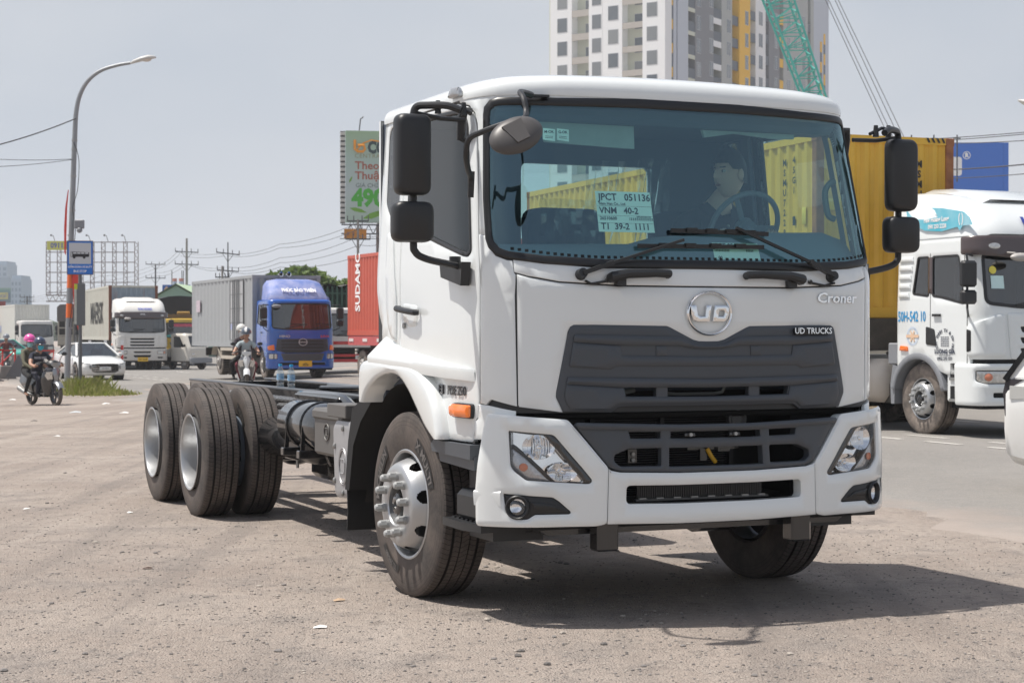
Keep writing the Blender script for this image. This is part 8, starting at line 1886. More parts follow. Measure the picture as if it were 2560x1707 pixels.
# green advertising board partly hidden by the cab
yb = 118.; p0 = px(864, 327, yb); z1, zb0 = p0[2], px(0, 557, yb)[2]
gb = thing('billboard', 'pale green advertising billboard partly hidden by the white cab', 'billboard', (p0[0], yb, 0), .16)
Wg = 9.0
def grad(name, stops, lo, hi, ax=2):
    m = bpy.data.materials.new(name); m.use_nodes = True; nt = m.node_tree; t = _n(nt, 'ShaderNodeTexCoord'); s = _n(nt, 'ShaderNodeSeparateXYZ'); nt.links.new(t.outputs['Object'], s.inputs[0])
    r_ = _n(nt, 'ShaderNodeMapRange'); r_.inputs[1].default_value, r_.inputs[2].default_value = lo, hi; nt.links.new(s.outputs[ax], r_.inputs['Value']); c = _n(nt, 'ShaderNodeValToRGB')
    while len(c.color_ramp.elements) < len(stops): c.color_ramp.elements.new(.5)
    for e, (p, k) in zip(c.color_ramp.elements, stops): e.position = p; e.color = (*k, 1)
    nt.links.new(r_.outputs[0], c.inputs['Fac']); b = nt.nodes['Principled BSDF']; b.inputs['Roughness'].default_value = .6; nt.links.new(c.outputs['Color'], b.inputs['Base Color']); return m
mb = MB(); mb.box(0, Wg, 0, .12, zb0, z1); bd_ = mb.build('poster', grad('poster_print', [(0, (.40, .52, .42)), (.35, (.45, .52, .52)), (.7, (.38, .50, .44)), (1, (.33, .47, .30))], zb0, z1), gb)
G = flat(0, 0); hh = z1-zb0; zz = lambda f: zb0+hh*f
# picture fractions measured down the board
lettering('poster_lettering', mat('dark_green_print', (.03, .06, .065), .5), bd_, 'CONIC', G, 1.48, zz(.815), 1.05, off=.012, bold=.06, align='LEFT', wide=.75)
lettering('poster_lettering', mat('olive_print', (.28, .27, .14), .5), bd_, 'CENTRAL PARK', G, .60, zz(.725), .40, off=.012, align='LEFT', wide=1.0, space=1.15)
lettering('poster_lettering', mat('brick_print', (.36, .10, .06), .5), bd_, 'Theo', G, .62, zz(.62), .72, off=.012, bold=.02, align='LEFT', wide=1.05)
lettering('poster_lettering', mat('brick_print', (.36, .10, .06), .5), bd_, 'Thuận', G, .62, zz(.51), .72, off=.012, bold=.02, align='LEFT', wide=1.05)
lettering('poster_lettering', mat('grey_green_print', (.10, .15, .14), .5), bd_, 'GIÁ CHỈ TỪ', G, .66, zz(.405), .40, off=.012, align='LEFT')
lettering('poster_lettering', mat('bright_green_print', (.06, .40, .03), .5), bd_, '490', G, .44, zz(.265), 1.55, off=.012, bold=.05, align='LEFT', wide=.92)
mb = MB(); mb.tube([G(.62+.0, zz(.90), .02), G(.62, zz(.80), .02), G(.80, zz(.775), .02), G(1.15, zz(.775), .02), G(1.28, zz(.80), .02), G(1.22, zz(.845), .02), G(.80, zz(.845), .02)], .10, 6); mb.tube([G(.75, zz(.79), .02), G(1.1, zz(.86), .02), G(1.7, zz(.90), .02), G(2.4, zz(.885), .02)], .05, 6); mb.build('poster_emblem', mat('orange_print', (.80, .32, .03), .5), bd_)
leafm = mat('leaf_print', (.16, .36, .03), .5)
for cx_, cz_, a, l in ((.35, .47, 1.1, .35), (.85, .135, -.25, .80), (2.0, .09, .3, 1.2), (2.9, .10, -.1, 1.2)):
    mb = MB(); mb.add([G(cx_+l*.75*(t*math.cos(a)-w*math.sin(a)), zz(cz_)+l*.75*(t*math.sin(a)+w*math.cos(a)), .015) for t, w in ((-1, 0), (-.4, .22), (.3, .22), (1, 0), (.3, -.16), (-.4, -.2))], [tuple(range(6))]); mb.build('poster_leaf', leafm, bd_, fix=False)
for k in range(18): mb = MB(); z = zb0+hh*(k+.15)/18; mb.box(-.32, -.02, .1, .35, z, z+hh/18*.62); mb.build('edge_louvre', mat('pale_louvre', (.55, .53, .50), .6), gb)
mb = MB(); mb.box(-.30, 0., .35, .9, zb0, z1); mb.build('side_frame', STEELD, gb)
mb = MB()
for z in (zb0-.15, zb0-.75): mb.bar((-.3, -.4, z), (Wg, -.4, z), .09)
for k in range(16): x = k*.6; mb.bar((x, -.4, zb0-.75), (x+.3, -.4, zb0-.15), .05); mb.bar((x+.3, -.4, zb0-.15), (x+.6, -.4, zb0-.75), .05)
mb.tube([(.9, -.2, z1), (.95, -.6, z1+.7), (1.1, -1., z1+.8)], .04, 5); mb.build('catwalk', STEELD, gb)
mb = MB()
for sx in (2.2, 3.2):
    for sy in (0, 1.0): mb.bar((sx, sy+.3, 0), (sx, sy+.3, zb0), .12)
n = 14
for k in range(n):
    z, z2 = zb0*k/n, zb0*(k+1)/n
    for a, b in (((2.2, .3), (3.2, .3)), ((3.2, .3), (3.2, 1.3)), ((3.2, 1.3), (2.2, 1.3)), ((2.2, 1.3), (2.2, .3))):
        mb.bar((*a, z), (*b, z2), .06); mb.bar((*b, z), (*a, z2), .06); mb.bar((*a, z2), (*b, z2), .06)
mb.build('lattice_mast', LATT, gb)
a = px(888, 585, 104); mb = MB(); mb.box(-.64, .66, 0, .12, -.27, .30); os_ = thing('shop_sign', 'small orange sign hanging behind the wooden pole', 'sign', (a[0], 104, a[2]), .05)
mb.build('sign_board', mat('orange_sign', (.62, .25, .03), .6, var=.35, vscale=7.), os_)
for q in (((-.9, .1, -.27), (2.2, .1, -.27)), ((-.3, .1, .3), (-.3, .1, .7)), ((.4, .1, .3), (.4, .1, .7))): mb = MB(); mb.bar(*q, .04); mb.build('hanger', STEELD, os_)
mb = MB(); mb.add([(x, -.006, z) for x, z in ((-.50, -.05), (-.42, -.12), (-.33, -.05), (-.33, .12), (-.50, .12))], [tuple(range(5))]); mb.add([(x, -.006, z) for x, z in ((-.16, -.10), (-.04, -.10), (-.04, .12), (-.16, .12))], [tuple(range(4))]); mb.build('sign_print', mat('brown_print', (.30, .14, .08), .6), os_, fix=False)
# blue board on the right
yb = 150.; a = px(2330, 357, yb); b = px(2521, 357, yb); zt, zb0 = a[2], px(0, 470, yb)[2]
bb_ = thing('billboard', 'blue billboard with a registered mark above the pale container', 'billboard', (a[0], yb, 0), 0)
wd_ = b[0]-a[0]; mb = MB(); mb.box(0, wd_-.45, 0, 1.4, zb0-3, zt); mb.box(wd_-.43, wd_, .02, 1.4, zb0-3, zt); pf = mb.build('poster', mat('billboard_blue', (.035, .16, .60), .5, var=.05), bb_); G = flat(0, 0)
mx, mz = px(2416, 389, yb)[0]-a[0], px(0, 389, yb)[2]
mb = MB(); mb.add([G(mx+q*math.cos(t), mz+q*math.sin(t), .01) for t in [2*math.pi*k/28 for k in range(29)] for q in (.335, .275)], [(2*k, 2*k+1, 2*k+3, 2*k+2) for k in range(28)]); letters(mb, 'R', G, mx, mz, .46, off=.012, bold=.08); mb.build('registered_mark', mat('white_print', (.85, .85, .85), .6), pf, fix=False)
xr_ = px(2404, 0, yb)[0]-a[0]; mb = MB(); mb.add([G(p, q, .012) for p, q in rounded([(xr_-2.2, px(0, 440, yb)[2]), (xr_, px(0, 440, yb)[2]), (xr_, px(0, 393, yb)[2]), (xr_-2.2, px(0, 393, yb)[2])], .25, 4)], [tuple(range(20))]); mb.build('white_emblem', mat('white_print', (.85, .85, .85), .6), pf, fix=False)
mb = MB(); mb.cyl((wd_*.5, .8, 0), (wd_*.5, .8, zb0-3), .5, n=12); mb.build('column', STEELD, bb_)
# far left: pale towers and a small board
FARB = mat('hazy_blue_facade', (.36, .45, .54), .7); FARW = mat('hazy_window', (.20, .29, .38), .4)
for k, (u0, u1, vt, yd, lab) in enumerate(((-40, 19, 660, 620, 'tall pale blue tower block at the far left edge'), (27, 54, 696, 560, 'pale blue office block right of the tall one at far left'))):
    a, b = px(u0, vt, yd), px(u1, vt, yd); o = thing('office_tower', lab, 'building', (a[0], yd, -1), 0); mb = MB(); w_ = b[0]-a[0]; mb.box(0, w_, 0, 12, 0, a[2]+1); mb.box(.3, w_-.3, .5, 11.5, a[2]+1, a[2]+2); mb.build('wall', FARB, o)
    wm = None; nx = max(3, int(w_/1.9)); nz = int((a[2]-4)/1.9)
    for i in range(nx):
        for j in range(min(nz, 14)):
            if wm is None: q = MB(); q.box(0, w_/nx*.55, -.04, .05, 0, 1.05); wo = q.build('window', FARW, o); wm = wo.data
            else: wo = link('window', wm, o)
            wo.location = (w_*(i+.25)/nx, 0, a[2]-1.2-1.9*j)
a = px(-20, 694, 480); b = px(26, 694, 480); zb0 = px(0, 757, 480)[2]
o = thing('billboard', 'small hazy billboard with a yellow strip at the far left edge', 'billboard', (a[0], 480, 0), 0); w_ = b[0]-a[0]
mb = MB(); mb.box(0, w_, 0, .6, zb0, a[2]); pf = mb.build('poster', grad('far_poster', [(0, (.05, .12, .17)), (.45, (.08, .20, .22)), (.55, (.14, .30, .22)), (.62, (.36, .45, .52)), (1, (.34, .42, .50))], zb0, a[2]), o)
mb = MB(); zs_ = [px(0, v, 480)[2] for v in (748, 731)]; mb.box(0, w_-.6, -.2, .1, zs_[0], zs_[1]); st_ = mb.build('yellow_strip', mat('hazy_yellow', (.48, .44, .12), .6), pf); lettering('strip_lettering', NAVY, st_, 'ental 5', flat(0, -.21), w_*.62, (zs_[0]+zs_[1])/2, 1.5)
mb = MB(); mb.cyl((w_*.4, .4, 0), (w_*.4, .4, zb0), .5, n=8); mb.build('column', STEELD, o)
# green gabled shed and blue workshop sign, chimneys
ysd = 135.; a = px(388, 743, ysd); b = px(560, 743, ysd); ap = px(441, 714, ysd)
sh = thing('shed', 'pale green gabled warehouse behind the black tarpaulin lorry', 'building', (a[0], ysd, -.4), 0)
w_ = (ap[0]-a[0])*2; ze, za = a[2]+.4, ap[2]+.4
mb = MB(); mb.prism([(0, 0), (w_, 0), (w_, ze), (w_/2, za), (0, ze)], 'y', 0, 24); mb.build('wall', mat('mint_wall', (.27, .40, .31), .7, var=.06), sh)
mb = MB(); mb.loft([[(-.2, y, ze-.06), (w_/2, y, za+.08), (w_+.2, y, ze-.06)] for y in (-.25, 24.)], closed=False); mb.loft([[(-.2, y, ze+.02), (w_/2, y, za+.16), (w_+.2, y, ze+.02)] for y in (-.25, 24.)], closed=False); mb.build('roof', mat('mint_roof', (.42, .55, .36), .6), sh)
a = px(406, 712, 150); b = px(437, 725, 150); mb = MB(); mb.box(0, b[0]-a[0]+1.3, 0, .15, -1.4, 0); o = thing('workshop_sign', 'blue workshop sign behind the green gable', 'sign', (a[0], 150, a[2]), 0); pf = mb.build('sign_board', mat('sign_deep_blue', (.02, .10, .38), .5), o); lettering('sign_lettering', mat('peach_print2', (.70, .42, .25), .6), pf, 'ÔTÔ', flat(0, 0), .75, -.48, .55, off=.01, bold=.05)
for k, u in enumerate((437, 453)):
    a = px(u, 696, 210); mb = MB(); mb.cyl((0, 0, -4), (0, 0, -.35), .26, n=10); mb.cyl((0, 0, -.35), (0, 0, 0), .26, n=10, mi=1); tag(mb.build('chimney', [FARB, mat('faded_red', (.45, .20, .15), .7)], None, (a[0], 210, a[2])), ('hazy chimney with a red top, left one over the workshop sign', 'hazy chimney with a red top, right one beside the tall pole')[k], 'chimney', 'hazy chimneys')
for k, u in enumerate((430, 455, 459)):
    a = px(u, 676, 230); mb = MB(); mb.bar((0, 0, -6), (0, 0, 0), .10); tag(mb.build('antenna_mast', STEELD, None, a), ('antenna rod left of the chimneys', 'left of two antenna rods beside the tall concrete pole', 'right of two antenna rods beside the tall concrete pole')[k], 'antenna', 'hazy antenna rods')
# ================================================================== apartment tower
TW = thing('apartment_tower', 'white, grey and yellow apartment tower above the cab roof', 'building', (20.3, 240., 0), 0)
ta = R(33); D1 = (-math.cos(ta), math.sin(ta)); D2 = (math.sin(ta), math.cos(ta))
def face(d, nrm): return lambda t, z, o=0.: (d[0]*t+nrm[0]*o, d[1]*t+nrm[1]*o, z)
N1 = (-D2[0], -D2[1]); N2 = (-D1[0], -D1[1])
F1, F2 = face(D1, N1), face(D2, N2)
def slab(mb, F, t0, t1, z0, z1, o0, o1, mi=0):
    c = [F(t, z, o) for o in (o0, o1) for t, z in ((t0, z0), (t1, z0), (t1, z1), (t0, z1))]
    mb.add(c, [(0, 1, 2, 3), (7, 6, 5, 4), (0, 4, 5, 1), (1, 5, 6, 2), (2, 6, 7, 3), (3, 7, 4, 0)], mi); return mb
W_T = mat('tower_white', (.80, .81, .81), .7, var=.03); W_B = mat('tower_pale_blue', (.50, .54, .60), .7); W_G = mat('tower_grey', (.215, .22, .235), .7, var=.05); W_L = mat('tower_light_grey', (.40, .415, .40), .7)
W_Y = mat('tower_yellow', (.80, .46, .02), .6); W_C = mat('tower_cream', (.58, .60, .50), .7); W_P = mat('tower_parapet', (.44, .41, .37), .7); W_D = mat('tower_dark_rail', (.10, .115, .135), .5); W_W = mat('tower_window', (.115, .14, .16), .15, coat=.5); W_F = mat('tower_frame', (.45, .47, .48), .5)
ZT = 62.; fl = 3.25
def wall(F, t0, t1, m, o=0.): mb = MB(); slab(mb, F, t0, t1, 0, ZT, o-1.9, o); return mb.build('wall_panel', m, TW)
mb = MB(); q = [(0, 0), (D1[0]*17, D1[1]*17), (D1[0]*17+D2[0]*55, D1[1]*17+D2[1]*55), (D2[0]*55, D2[1]*55)]; q = [(x-(D1[0]+D2[0])*-3.2*0+(D1[0]+D2[0])*2.5, y+(D1[1]+D2[1])*2.5) for x, y in q]; mb.prism(q, 'z', 0, ZT); mb.build('core', W_C, TW)
# face 1 (towards the road): columns and balcony recesses
for t0, t1 in ((14.3, 17.8), (9.38, 11.55), (6.27, 9.35), (-.35, 3.1)): wall(F1, t0, t1, W_T)
for t0, t1 in ((11.55, 14.3), (3.1, 6.27)): wall(F1, t0, t1, W_C, -1.6)
for t0, t1, m, o in ((.06, 2.4, W_B, .0), (2.4, 3.1, W_B, -.25), (3.1, 3.95, W_B, .0), (3.95, 4.3, W_D, -.25), (4.3, 7.44, W_B, .0), (7.44, 9.55, W_C, -1.3), (9.55, 15.2, W_G, .0), (15.2, 17.8, W_C, -1.3), (17.8, 21.2, W_L, .0), (21.2, 23.3, W_C, -1.3), (23.3, 26.95, W_Y, .15), (26.95, 29.1, W_C, -1.3), (29.1, 32.6, W_T, .0), (32.6, 33.75, W_C, -1.3), (33.75, 37.6, W_G, .0), (37.6, 39., W_C, -1.2), (39., 48.2, W_L, .0), (48.2, 49.3, W_C, -1.3), (49.3, 50.5, W_L, 0), (50.5, 56.5, W_B, .0)): wall(F2, t0, t1, m, o)
nt = W_W.node_tree; oi = nt.nodes.new('ShaderNodeObjectInfo'); vr = nt.nodes.new('ShaderNodeValToRGB'); vr.color_ramp.elements[0].color = (.075, .095, .115, 1); vr.color_ramp.elements[1].color = (.24, .25, .25, 1)   # drawn curtains differ from flat to flat
nt.links.new(oi.outputs['Random'], vr.inputs['Fac']); nt.links.new(vr.outputs['Color'], nt.nodes['Principled BSDF'].inputs['Base Color'])
AC = mat('ac_unit', (.55, .55, .53), .6)
meshes = {}
def inst(key, make, F, t, z, nm):
    if key not in meshes: meshes[key] = make()
    me = meshes[key]; o = link(nm, me, TW); o.location = F(t, z, 0); return o
def win_mesh(F, w, h_, o=0., split=1, name='window', frame=True):
    def mk():
        mb = MB(); z_ = (F(0, 0, 0))
        slab(mb, F, 0, w, 0, h_, o-.35, o+.03, 1)
        for k in range(split): slab(mb, F, .08+k*w/split, (k+1)*w/split-.06, .08, h_-.08, o-.1, o+.045, 0)
        me = bpy.data.meshes.new(name); me.from_pydata(mb.v, [], mb.f); me.materials.append(W_W); me.materials.append(W_F); me.polygons.foreach_set('material_index', mb.m); return me
    return mk
def rail_mesh(F, w, z0, z1, o, m, name): 
    def mk():
        mb = MB(); slab(mb, F, 0, w, z0, z1, o-.12, o); me = bpy.data.meshes.new(name); me.from_pydata(mb.v, [], mb.f); me.materials.append(m); return me
    return mk
for k in range(-1, 9):
    z = 43.4-fl*k
    inst('A', win_mesh(F1, 1.64, 2.0), F1, 15.02, z, 'window'); inst('B', win_mesh(F1, 1.54, 2.0), F1, 9.41, z, 'window') if False else inst('B', win_mesh(F1, 1.5, 2.0), F1, 9.55, z, 'window')
    inst('C', win_mesh(F1, 1.63, 2.0), F1, 6.86, z+.95-fl*0, 'window'); inst('D', win_mesh(F1, 1.65, 1.95), F1, .81, z+.88, 'window')
    inst('E', win_mesh(F1, 1.32, 2.2, -1.6), F1, 11.66, z-1.0, 'balcony_door'); inst('G', win_mesh(F1, 1.76, 2.1, -1.6), F1, 3.43, z-.3, 'balcony_door')
    inst('H', rail_mesh(F1, 2.75, 0, .92, -.02, W_P, 'parapet'), F1, 11.55, z-1.30, 'parapet'); inst('I', rail_mesh(F1, 3.17, 0, .82, -.02, W_P, 'parapet'), F1, 3.1, z-.40, 'parapet')
    inst('AC', rail_mesh(F1, .75, 0, .5, -1.3, AC, 'air_conditioner'), F1, 13.2, z-.85, 'air_conditioner')
    inst('J', rail_mesh(F2, 2.1, 0, 1.35, -.05, W_D, 'balcony_rail'), F2, 7.44, z-.05, 'balcony_rail'); inst('J2', rail_mesh(F2, 2.1, 0, .55, -.02, W_C, 'balcony_edge'), F2, 7.44, z-.62, 'balcony_edge')
    inst('K', win_mesh(F2, 1.25, 2.0, 0, 2), F2, 10.0, z+.4, 'window'); inst('L', win_mesh(F2, 1.25, 2.1, 0, 2), F2, 13.9, z+.9-fl*0, 'window')
    inst('M', rail_mesh(F2, 2.5, 0, 1.35, -.05, W_D, 'balcony_rail'), F2, 15.25, z+2.9-fl, 'balcony_rail'); inst('M2', rail_mesh(F2, 2.5, 0, .85, -.02, W_T, 'parapet'), F2, 15.25, z+2.05-fl, 'parapet')
    inst('N', win_mesh(F2, 1.25, 2.0, 0, 2), F2, 19.45, z+1.3, 'window'); inst('O', rail_mesh(F2, 2.05, 0, 1.35, -.05, W_D, 'balcony_rail'), F2, 21.22, z+2.75-fl, 'balcony_rail')
    inst('Q', win_mesh(F2, 1.1, 2.05, .15, 2), F2, 25.2, z+3.25-fl, 'window'); inst('S', rail_mesh(F2, 2.1, 0, 1.35, -.05, W_D, 'balcony_rail'), F2, 26.97, z+1.1, 'balcony_rail')
    inst('U', win_mesh(F2, 1.3, 2.05, 0, 2), F2, 30.2, z+.7, 'window'); inst('V', rail_mesh(F2, 1.1, 0, 1.35, -.05, W_D, 'balcony_rail'), F2, 32.62, z+1.6, 'balcony_rail')
    inst('X', win_mesh(F2, 1.2, 2.0, 0, 2), F2, 35.7, z+1.3, 'window'); inst('Y', rail_mesh(F2, 1.35, 0, 1.3, -.02, W_Y if k % 2 else W_D, 'balcony_rail') , F2, 37.62, z+1.9, 'balcony_rail')
    inst('Z', win_mesh(F2, 1.2, 2.0, 0, 2), F2, 40.3, z+1.6, 'window'); inst('Z1', win_mesh(F2, 1.0, 2.0, 0, 2), F2, 42.9, z+2.1, 'window'); inst('Z2', win_mesh(F2, 1.2, 2.0, 0, 2), F2, 46.0, z+2.4, 'window')
    inst('Z3', rail_mesh(F2, 1.1, 0, 1.3, -.05, W_D, 'balcony_rail'), F2, 48.2, z+2.2, 'balcony_rail')
    inst('T1', rail_mesh(F2, .70, 0, 1.35, -.10, W_Y, 'orange_slot'), F2, 2.4, z-.55, 'orange_slot'); inst('T2', rail_mesh(F2, .70, 0, 1.9, -.10, W_D, 'dark_slot'), F2, 2.4, z-2.45, 'dark_slot')
    inst('T3', rail_mesh(F2, .7, 0, 1.7, .05, W_Y, 'orange_slot'), F2, 53.0, z-.3, 'orange_slot'); inst('T4', rail_mesh(F2, .7, 0, 1.55, .04, W_D, 'dark_slot'), F2, 53.0, z-1.85, 'dark_slot'); inst('T5', rail_mesh(F2, .65, 0, 1.7, .05, W_Y, 'orange_slot'), F2, 54.4, z+1.1, 'orange_slot'); inst('T6', rail_mesh(F2, .65, 0, 1.55, .04, W_D, 'dark_slot'), F2, 54.4, z-.45, 'dark_slot')
# ================================================================== crane boom
CR = mat('teal_crane_paint', (.08, .52, .44), .45, var=.2, vscale=4.)
yc = 125.
b0, b1 = px(2008, 243, yc), px(1905, 0, yc); b0b, b1b = px(2060, 243, yc), px(1985, 0, yc)
cr = thing('crawler_crane', 'teal lattice crane boom rising behind the cab roof before the tower', 'crane', (px(2120, 834, yc)[0], yc, 0), 0); ox = cr.location
def bp(t, side, dep):
    "point on the boom, t=0 at the lower visible end, running upwards"
    L0, L1 = Vector(b0), Vector(b1); Q0, Q1 = Vector(b0b), Vector(b1b); a, b = L0+(L1-L0)*t, Q0+(Q1-Q0)*t
    wd = (b-a).length*.84; c = (a+b)/2; return c+Vector((side*wd/2*.82, dep*wd*.45, side*dep*.0+side*.25))-Vector(ox)
t0, t1, n = -2.4, 1.7, 28
for s, dpt in ((-1, -1), (1, -1), (-1, 1), (1, 1)): mb = MB(); mb.cyl(bp(t0, s, dpt), bp(t1, s, dpt), .085, n=8); mb.build('boom_chord', CR, cr)
mb = MB()
for k in range(n):
    a, b = t0+(t1-t0)*k/n, t0+(t1-t0)*(k+1)/n; m_ = (a+b)/2
    for (s1, e1), (s2, e2) in (((-1, -1), (1, -1)), ((-1, 1), (1, 1)), ((-1, -1), (-1, 1)), ((1, -1), (1, 1))):
        mb.cyl(bp(a, s1, e1), bp(m_, s2, e2), .04, n=5); mb.cyl(bp(m_, s2, e2), bp(b, s1, e1), .04, n=5); mb.cyl(bp(a, s1, e1), bp(a, s2, e2), .035, n=5)
o = mb.build('boom_bracing', CR, cr); o['kind'] = 'stuff'
mb = MB(); p_ = bp(t0, 0, 0); mb.box(p_.x-2, p_.x+3, -1.6, 1.6, 1.0, 3.2, b=.15); mb.box(p_.x-2.4, p_.x-.6, -2.2, -1.4, .0, 1.0, b=.2); mb.box(p_.x-2.4, p_.x+3, 1.4, 2.2, 0, 1.0, b=.2); mb.build('crane_body', CR, cr)
def cable(u0, v0, u1, v1, lab):
    mb = MB(); a, b = px(u0, v0, yc-6), px(u1, v1, yc-6); d = [(b[i]-a[i]) for i in range(3)]; mb.cyl([a[i]-d[i]*.5 for i in range(3)], [b[i]+d[i]*.6 for i in range(3)], .026, n=5); tag(mb.build('crane_cable', mat('cable_grey', (.22, .22, .23), .6), None), lab, 'cable', 'crane stay cables right of the tower')
cable(2062, 0, 2215, 330, 'first thin crane stay cable right of the tower, leftmost'); cable(2070, 0, 2228, 335, 'second thin crane stay cable right of the tower'); cable(2086, 0, 2240, 330, 'third thin crane stay cable right of the tower'); cable(2094, 0, 2255, 335, 'fourth thin crane stay cable right of the tower, rightmost')
# ================================================================== trees
LEAF = mat('tree_leaves', (.105, .17, .028), .55, var=.55, vscale=1.2, col2=(.045, .085, .018)); BARK = mat('bark', (.10, .075, .055), .9, var=.3)
def leaf_mat_tr(m):
    nt = m.node_tree; b = nt.nodes['Principled BSDF']; t = nt.nodes.new('ShaderNodeBsdfTranslucent'); t.inputs['Color'].default_value = (.20, .30, .03, 1); x = nt.nodes.new('ShaderNodeMixShader'); x.inputs[0].default_value = .3
    nt.links.new(b.outputs[0], x.inputs[1]); nt.links.new(t.outputs[0], x.inputs[2]); nt.links.new(x.outputs[0], nt.nodes['Material Output'].inputs['Surface'])
leaf_mat_tr(LEAF)
def tree(label, x, y, h_, blobs, seed, leaf=.34, n=2600):
    rn = random.Random(seed); o = thing('tree', label, 'tree', (x, y, -.3), 0, 'trees behind the lorries')
    mb = MB(); mb.tube([(0, 0, 0), (.1, 0, h_*.3), (0, .1, h_*.55)], [.28, .2, .12], 8)
    for bx_, by_, bz_, rx, rz in blobs: mb.tube([(0, .05, h_*.42), (bx_*.5, by_*.5, (h_*.45+bz_)/2), (bx_, by_, bz_)], [.13, .08, .04], 6)
    mb.build('trunk', BARK, o)
    mb = MB(); tot = sum(b[3]**2*b[4] for b in blobs)
    for bx_, by_, bz_, rx, rz in blobs:
        for _ in range(int(n*rx*rx*rz/tot)):
            a, u_, rr = rn.uniform(0, 6.283), rn.uniform(-1, 1), rn.uniform(.35, 1.05)**.5; s = math.sqrt(1-u_*u_); c = Vector((bx_+rx*rr*s*math.cos(a), by_+rx*rr*s*math.sin(a), bz_+rz*rr*u_))
            d1 = Vector((rn.gauss(0, 1), rn.gauss(0, 1), rn.gauss(0, .5))).normalized(); d2 = d1.cross(Vector((rn.gauss(0, 1), rn.gauss(0, 1), rn.gauss(0, 1)))).normalized(); l = leaf*rn.uniform(.6, 1.3); w = l*.42
            mb.add([c-d1*l, c+d2*w, c+d1*l, c-d2*w], [(0, 1, 2, 3)])
    mb.build('crown', LEAF, o, fix=False)
a = px(745, 720, 112); rn = random.Random(5)
tree('broad spreading green tree above the roof of the blue lorry', a[0], 112, 6.2, [(-2.1, 0, 4.35, .95, .40), (-1.1, .4, 5.05, 1.25, .55), (.2, 0, 5.35, 1.35, .62), (1.35, .3, 4.9, 1.05, .5), (-.3, -.3, 4.35, 1.5, .45), (2.1, 0, 4.2, .8, .4)], 5, n=3600)
a = px(835, 735, 118); tree('lower green tree between the blue lorry and the red container', a[0], 118, 5.2, [(-1.3, 0, 3.9, 1.0, .6), (-.1, .2, 4.0, 1.2, .75), (.75, 0, 4.9, .7, .45), (1.4, 0, 3.6, 1.1, .8), (-.6, 0, 3.1, 1.4, .7)], 9, n=3000)
a = px(680, 745, 140); tree('small dark tree low behind the grey box roof', a[0], 140, 5.0, [(-1., 0, 3.4, 1.2, .6), (.6, 0, 3.6, 1.3, .7)], 12, n=1500)
mb = MB(); rn = random.Random(2)
for k in range(900):
    u = rn.uniform(-200, 1400); yy = rn.uniform(420, 700); hh = min(3.2, abs(rn.gauss(0, 1))*1.2+.8); c = ((u-1280)/4451*yy, yy, hh*.5); w_ = rn.uniform(2, 5)
    mb.ball(c, (w_, w_*.6, hh), 7, 5)
tag(mb.build('treeline', mat('far_foliage', (.075, .11, .05), .8, var=.5, vscale=.3), None, fix=False), kind='stuff')
# ================================================================== grass, litter, stones
rn = random.Random(4); mb = MB()
GR = mat('grass_blades', (.25, .25, .07), .6, var=.5, vscale=3., col2=(.33, .27, .11)); leaf_mat_tr(GR)
def tuft(cx_, cy_, sx, sy, n, hmax):
    for _ in range(n):
        x, y = cx_+rn.gauss(0, sx), cy_+rn.gauss(0, sy); z = gz(x, y); h_ = hmax*rn.uniform(.3, 1.)*math.exp(-((x-cx_)/(2*sx))**2); a = rn.uniform(0, 6.283); lx, ly = rn.gauss(0, .35)*h_, rn.gauss(0, .35)*h_; w = .022
        mb.add([(x-w*math.cos(a), y-w*math.sin(a), z), (x+w*math.cos(a), y+w*math.sin(a), z), (x+lx*.5+w*.6*math.cos(a), y+ly*.5, z+h_*.6), (x+lx, y+ly, z+h_*.95)], [(0, 1, 2), (0, 2, 3)])
tuft(-12.75, 53.2, .36, .9, 1300, .62); tuft(-12.3, 52.2, .40, .6, 900, .38); tuft(-11.6, 51.2, .30, .4, 420, .26); tuft(-13.3, 54.5, .30, 1.2, 600, .5); tuft(-11.0, 50.4, .22, .3, 200, .22)
tag(mb.build('grass', GR, None, fix=False), kind='stuff')
mb = MB(); rn = random.Random(8)
def pebble(x, y, s):
    z = gz(x, y); q = []; n = 6
    for zz, k in ((-.15, .7), (.25, 1.), (.6, .62)): q.append([(x+s*k*rn.uniform(.75, 1.15)*math.cos(6.283*i/n+zz), y+s*k*rn.uniform(.75, 1.15)*math.sin(6.283*i/n+zz), z+s*zz*.9) for i in range(n)])
    mb.loft(q, mi=rn.choice((0, 0, 1, 2)))
for _ in range(14000):
    y = 5.6+abs(rn.gauss(0, 1))*7.5; x = rn.uniform(-.33, .33)*y*1.05
    if x > 2.6-.43*(y-14.07)+0 and y > 12.5: continue
    pebble(x, y, rn.choice((.004, .005, .006, .008))*rn.uniform(.7, 1.3))
for _ in range(110): y = 6+abs(rn.gauss(0, 1))*9; pebble(rn.uniform(-.33, .2)*y, y, rn.uniform(.011, .022))
tag(mb.build('gravel', [mat('stone_grey', (.20, .185, .175), .95), mat('stone_pale', (.38, .34, .30), .95), mat('stone_dark', (.13, .12, .113), .95)], None, fix=False), kind='stuff')
PAP = mat('waste_paper', (.74, .73, .71), .8)
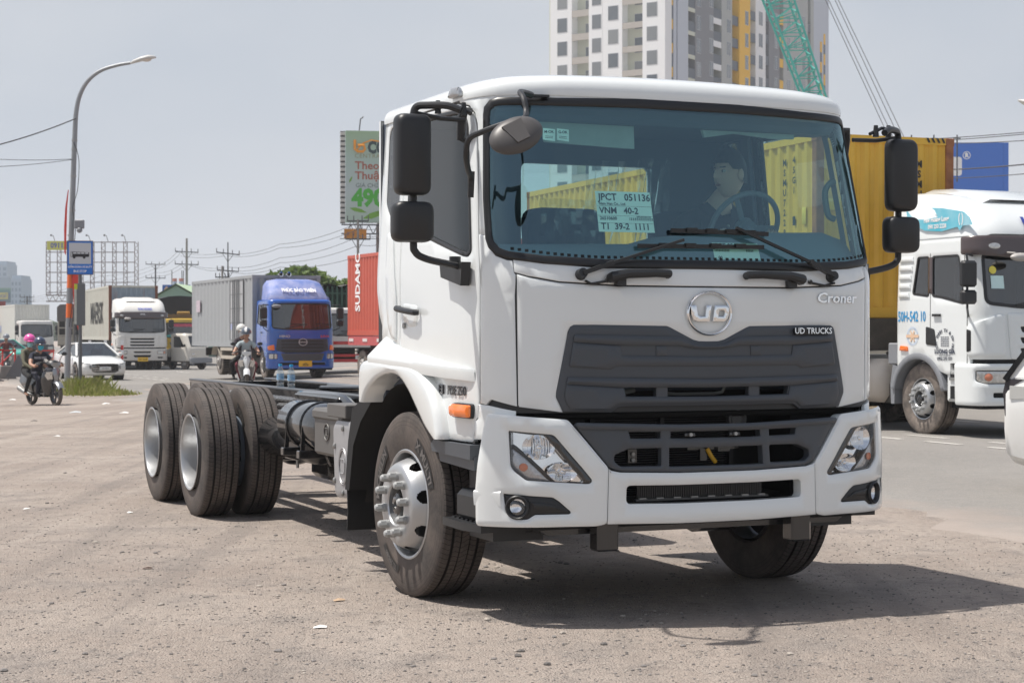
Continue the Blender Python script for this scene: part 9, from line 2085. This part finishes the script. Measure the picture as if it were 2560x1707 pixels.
def scrap(x, y, s, lab, m=PAP, rot=0.):
    z = gz(x, y)+.004; mb = MB(); c_, s_ = math.cos(rot), math.sin(rot); pts = [(-1, -.5, .0), (-.2, -.62, .10), (.9, -.35, .02), (1., .4, .16), (.1, .6, .30), (-.9, .45, .05)]
    mb.add([(x+s*(a*c_-b*s_), y+s*(a*s_+b*c_), z+s*h_) for a, b, h_ in pts]+[(x, y, z+s*.22)], [(i, (i+1) % 6, 6) for i in range(6)]); tag(mb.build('paper_scrap', m, None, fix=False, sharp=15), lab, 'litter', 'scraps of litter on the gravel')
def gp(u, v):
    z = 0.
    for _ in range(8): d = (1.457-z)/((v-853.5)/4451+.0044); x = (u-1280)/4451*d; z = gz(x, d)
    return x, d
for u, v, s, lab, m, rt in ((800, 1570, .035, 'white folded paper scrap on the gravel near the bottom centre', PAP, .2), (142, 1091, .05, 'small pale scrap on the gravel left of the rear wheels', PAP, 0), (325, 1282, .03, 'thin white scrap just left of the rear wheels', PAP, 1.), (188, 1032, .12, 'crumpled clear wrapper on the ground right of the scooter', mat('clear_wrapper', (.55, .58, .60), .3), .3), (85, 1053, .06, 'dark scrap on the ground below the scooter', mat('dark_scrap', (.03, .03, .03), .8), .4), (368, 1422, .03, 'dark brown twig scrap on the gravel below the rear wheels', mat('brown_scrap', (.06, .035, .025), .9), .1), (848, 1502, .035, 'dry pale leaf on the gravel left of the front wheel', mat('dry_leaf', (.42, .30, .20), .9), .5), (66, 1273, .03, 'tiny white scrap near the left edge', PAP, .7), (30, 1000, .10, 'pale flattened wrapper far left behind the scooter', PAP, .2), (265, 1010, .10, 'pale scrap in the grass edge beside the bus stop', PAP, .6), (310, 1033, .09, 'pale strip of paper in front of the far rear wheel', PAP, .1)):
    x, y = gp(u, v); scrap(x, y, s, lab, m, rt)
# ================================================================== air
mb = MB(); mb.box(-1600, 1600, -80, 1700, -1.5, 90)
hz = tag(mb.build('haze', mat('haze_tmp'), None), kind='stuff')
hm = bpy.data.materials.new('haze_air'); hm.use_nodes = True; nt = hm.node_tree
for n in list(nt.nodes): nt.nodes.remove(n)
o = _n(nt, 'ShaderNodeOutputMaterial'); v = _n(nt, 'ShaderNodeVolumePrincipled'); v.inputs['Color'].default_value = (.86, .91, .98, 1); v.inputs['Density'].default_value = .00042; v.inputs['Anisotropy'].default_value = .3
nt.links.new(v.outputs['Volume'], o.inputs['Volume']); hz.data.materials[0] = hm
SC.cycles.volume_bounces = 1
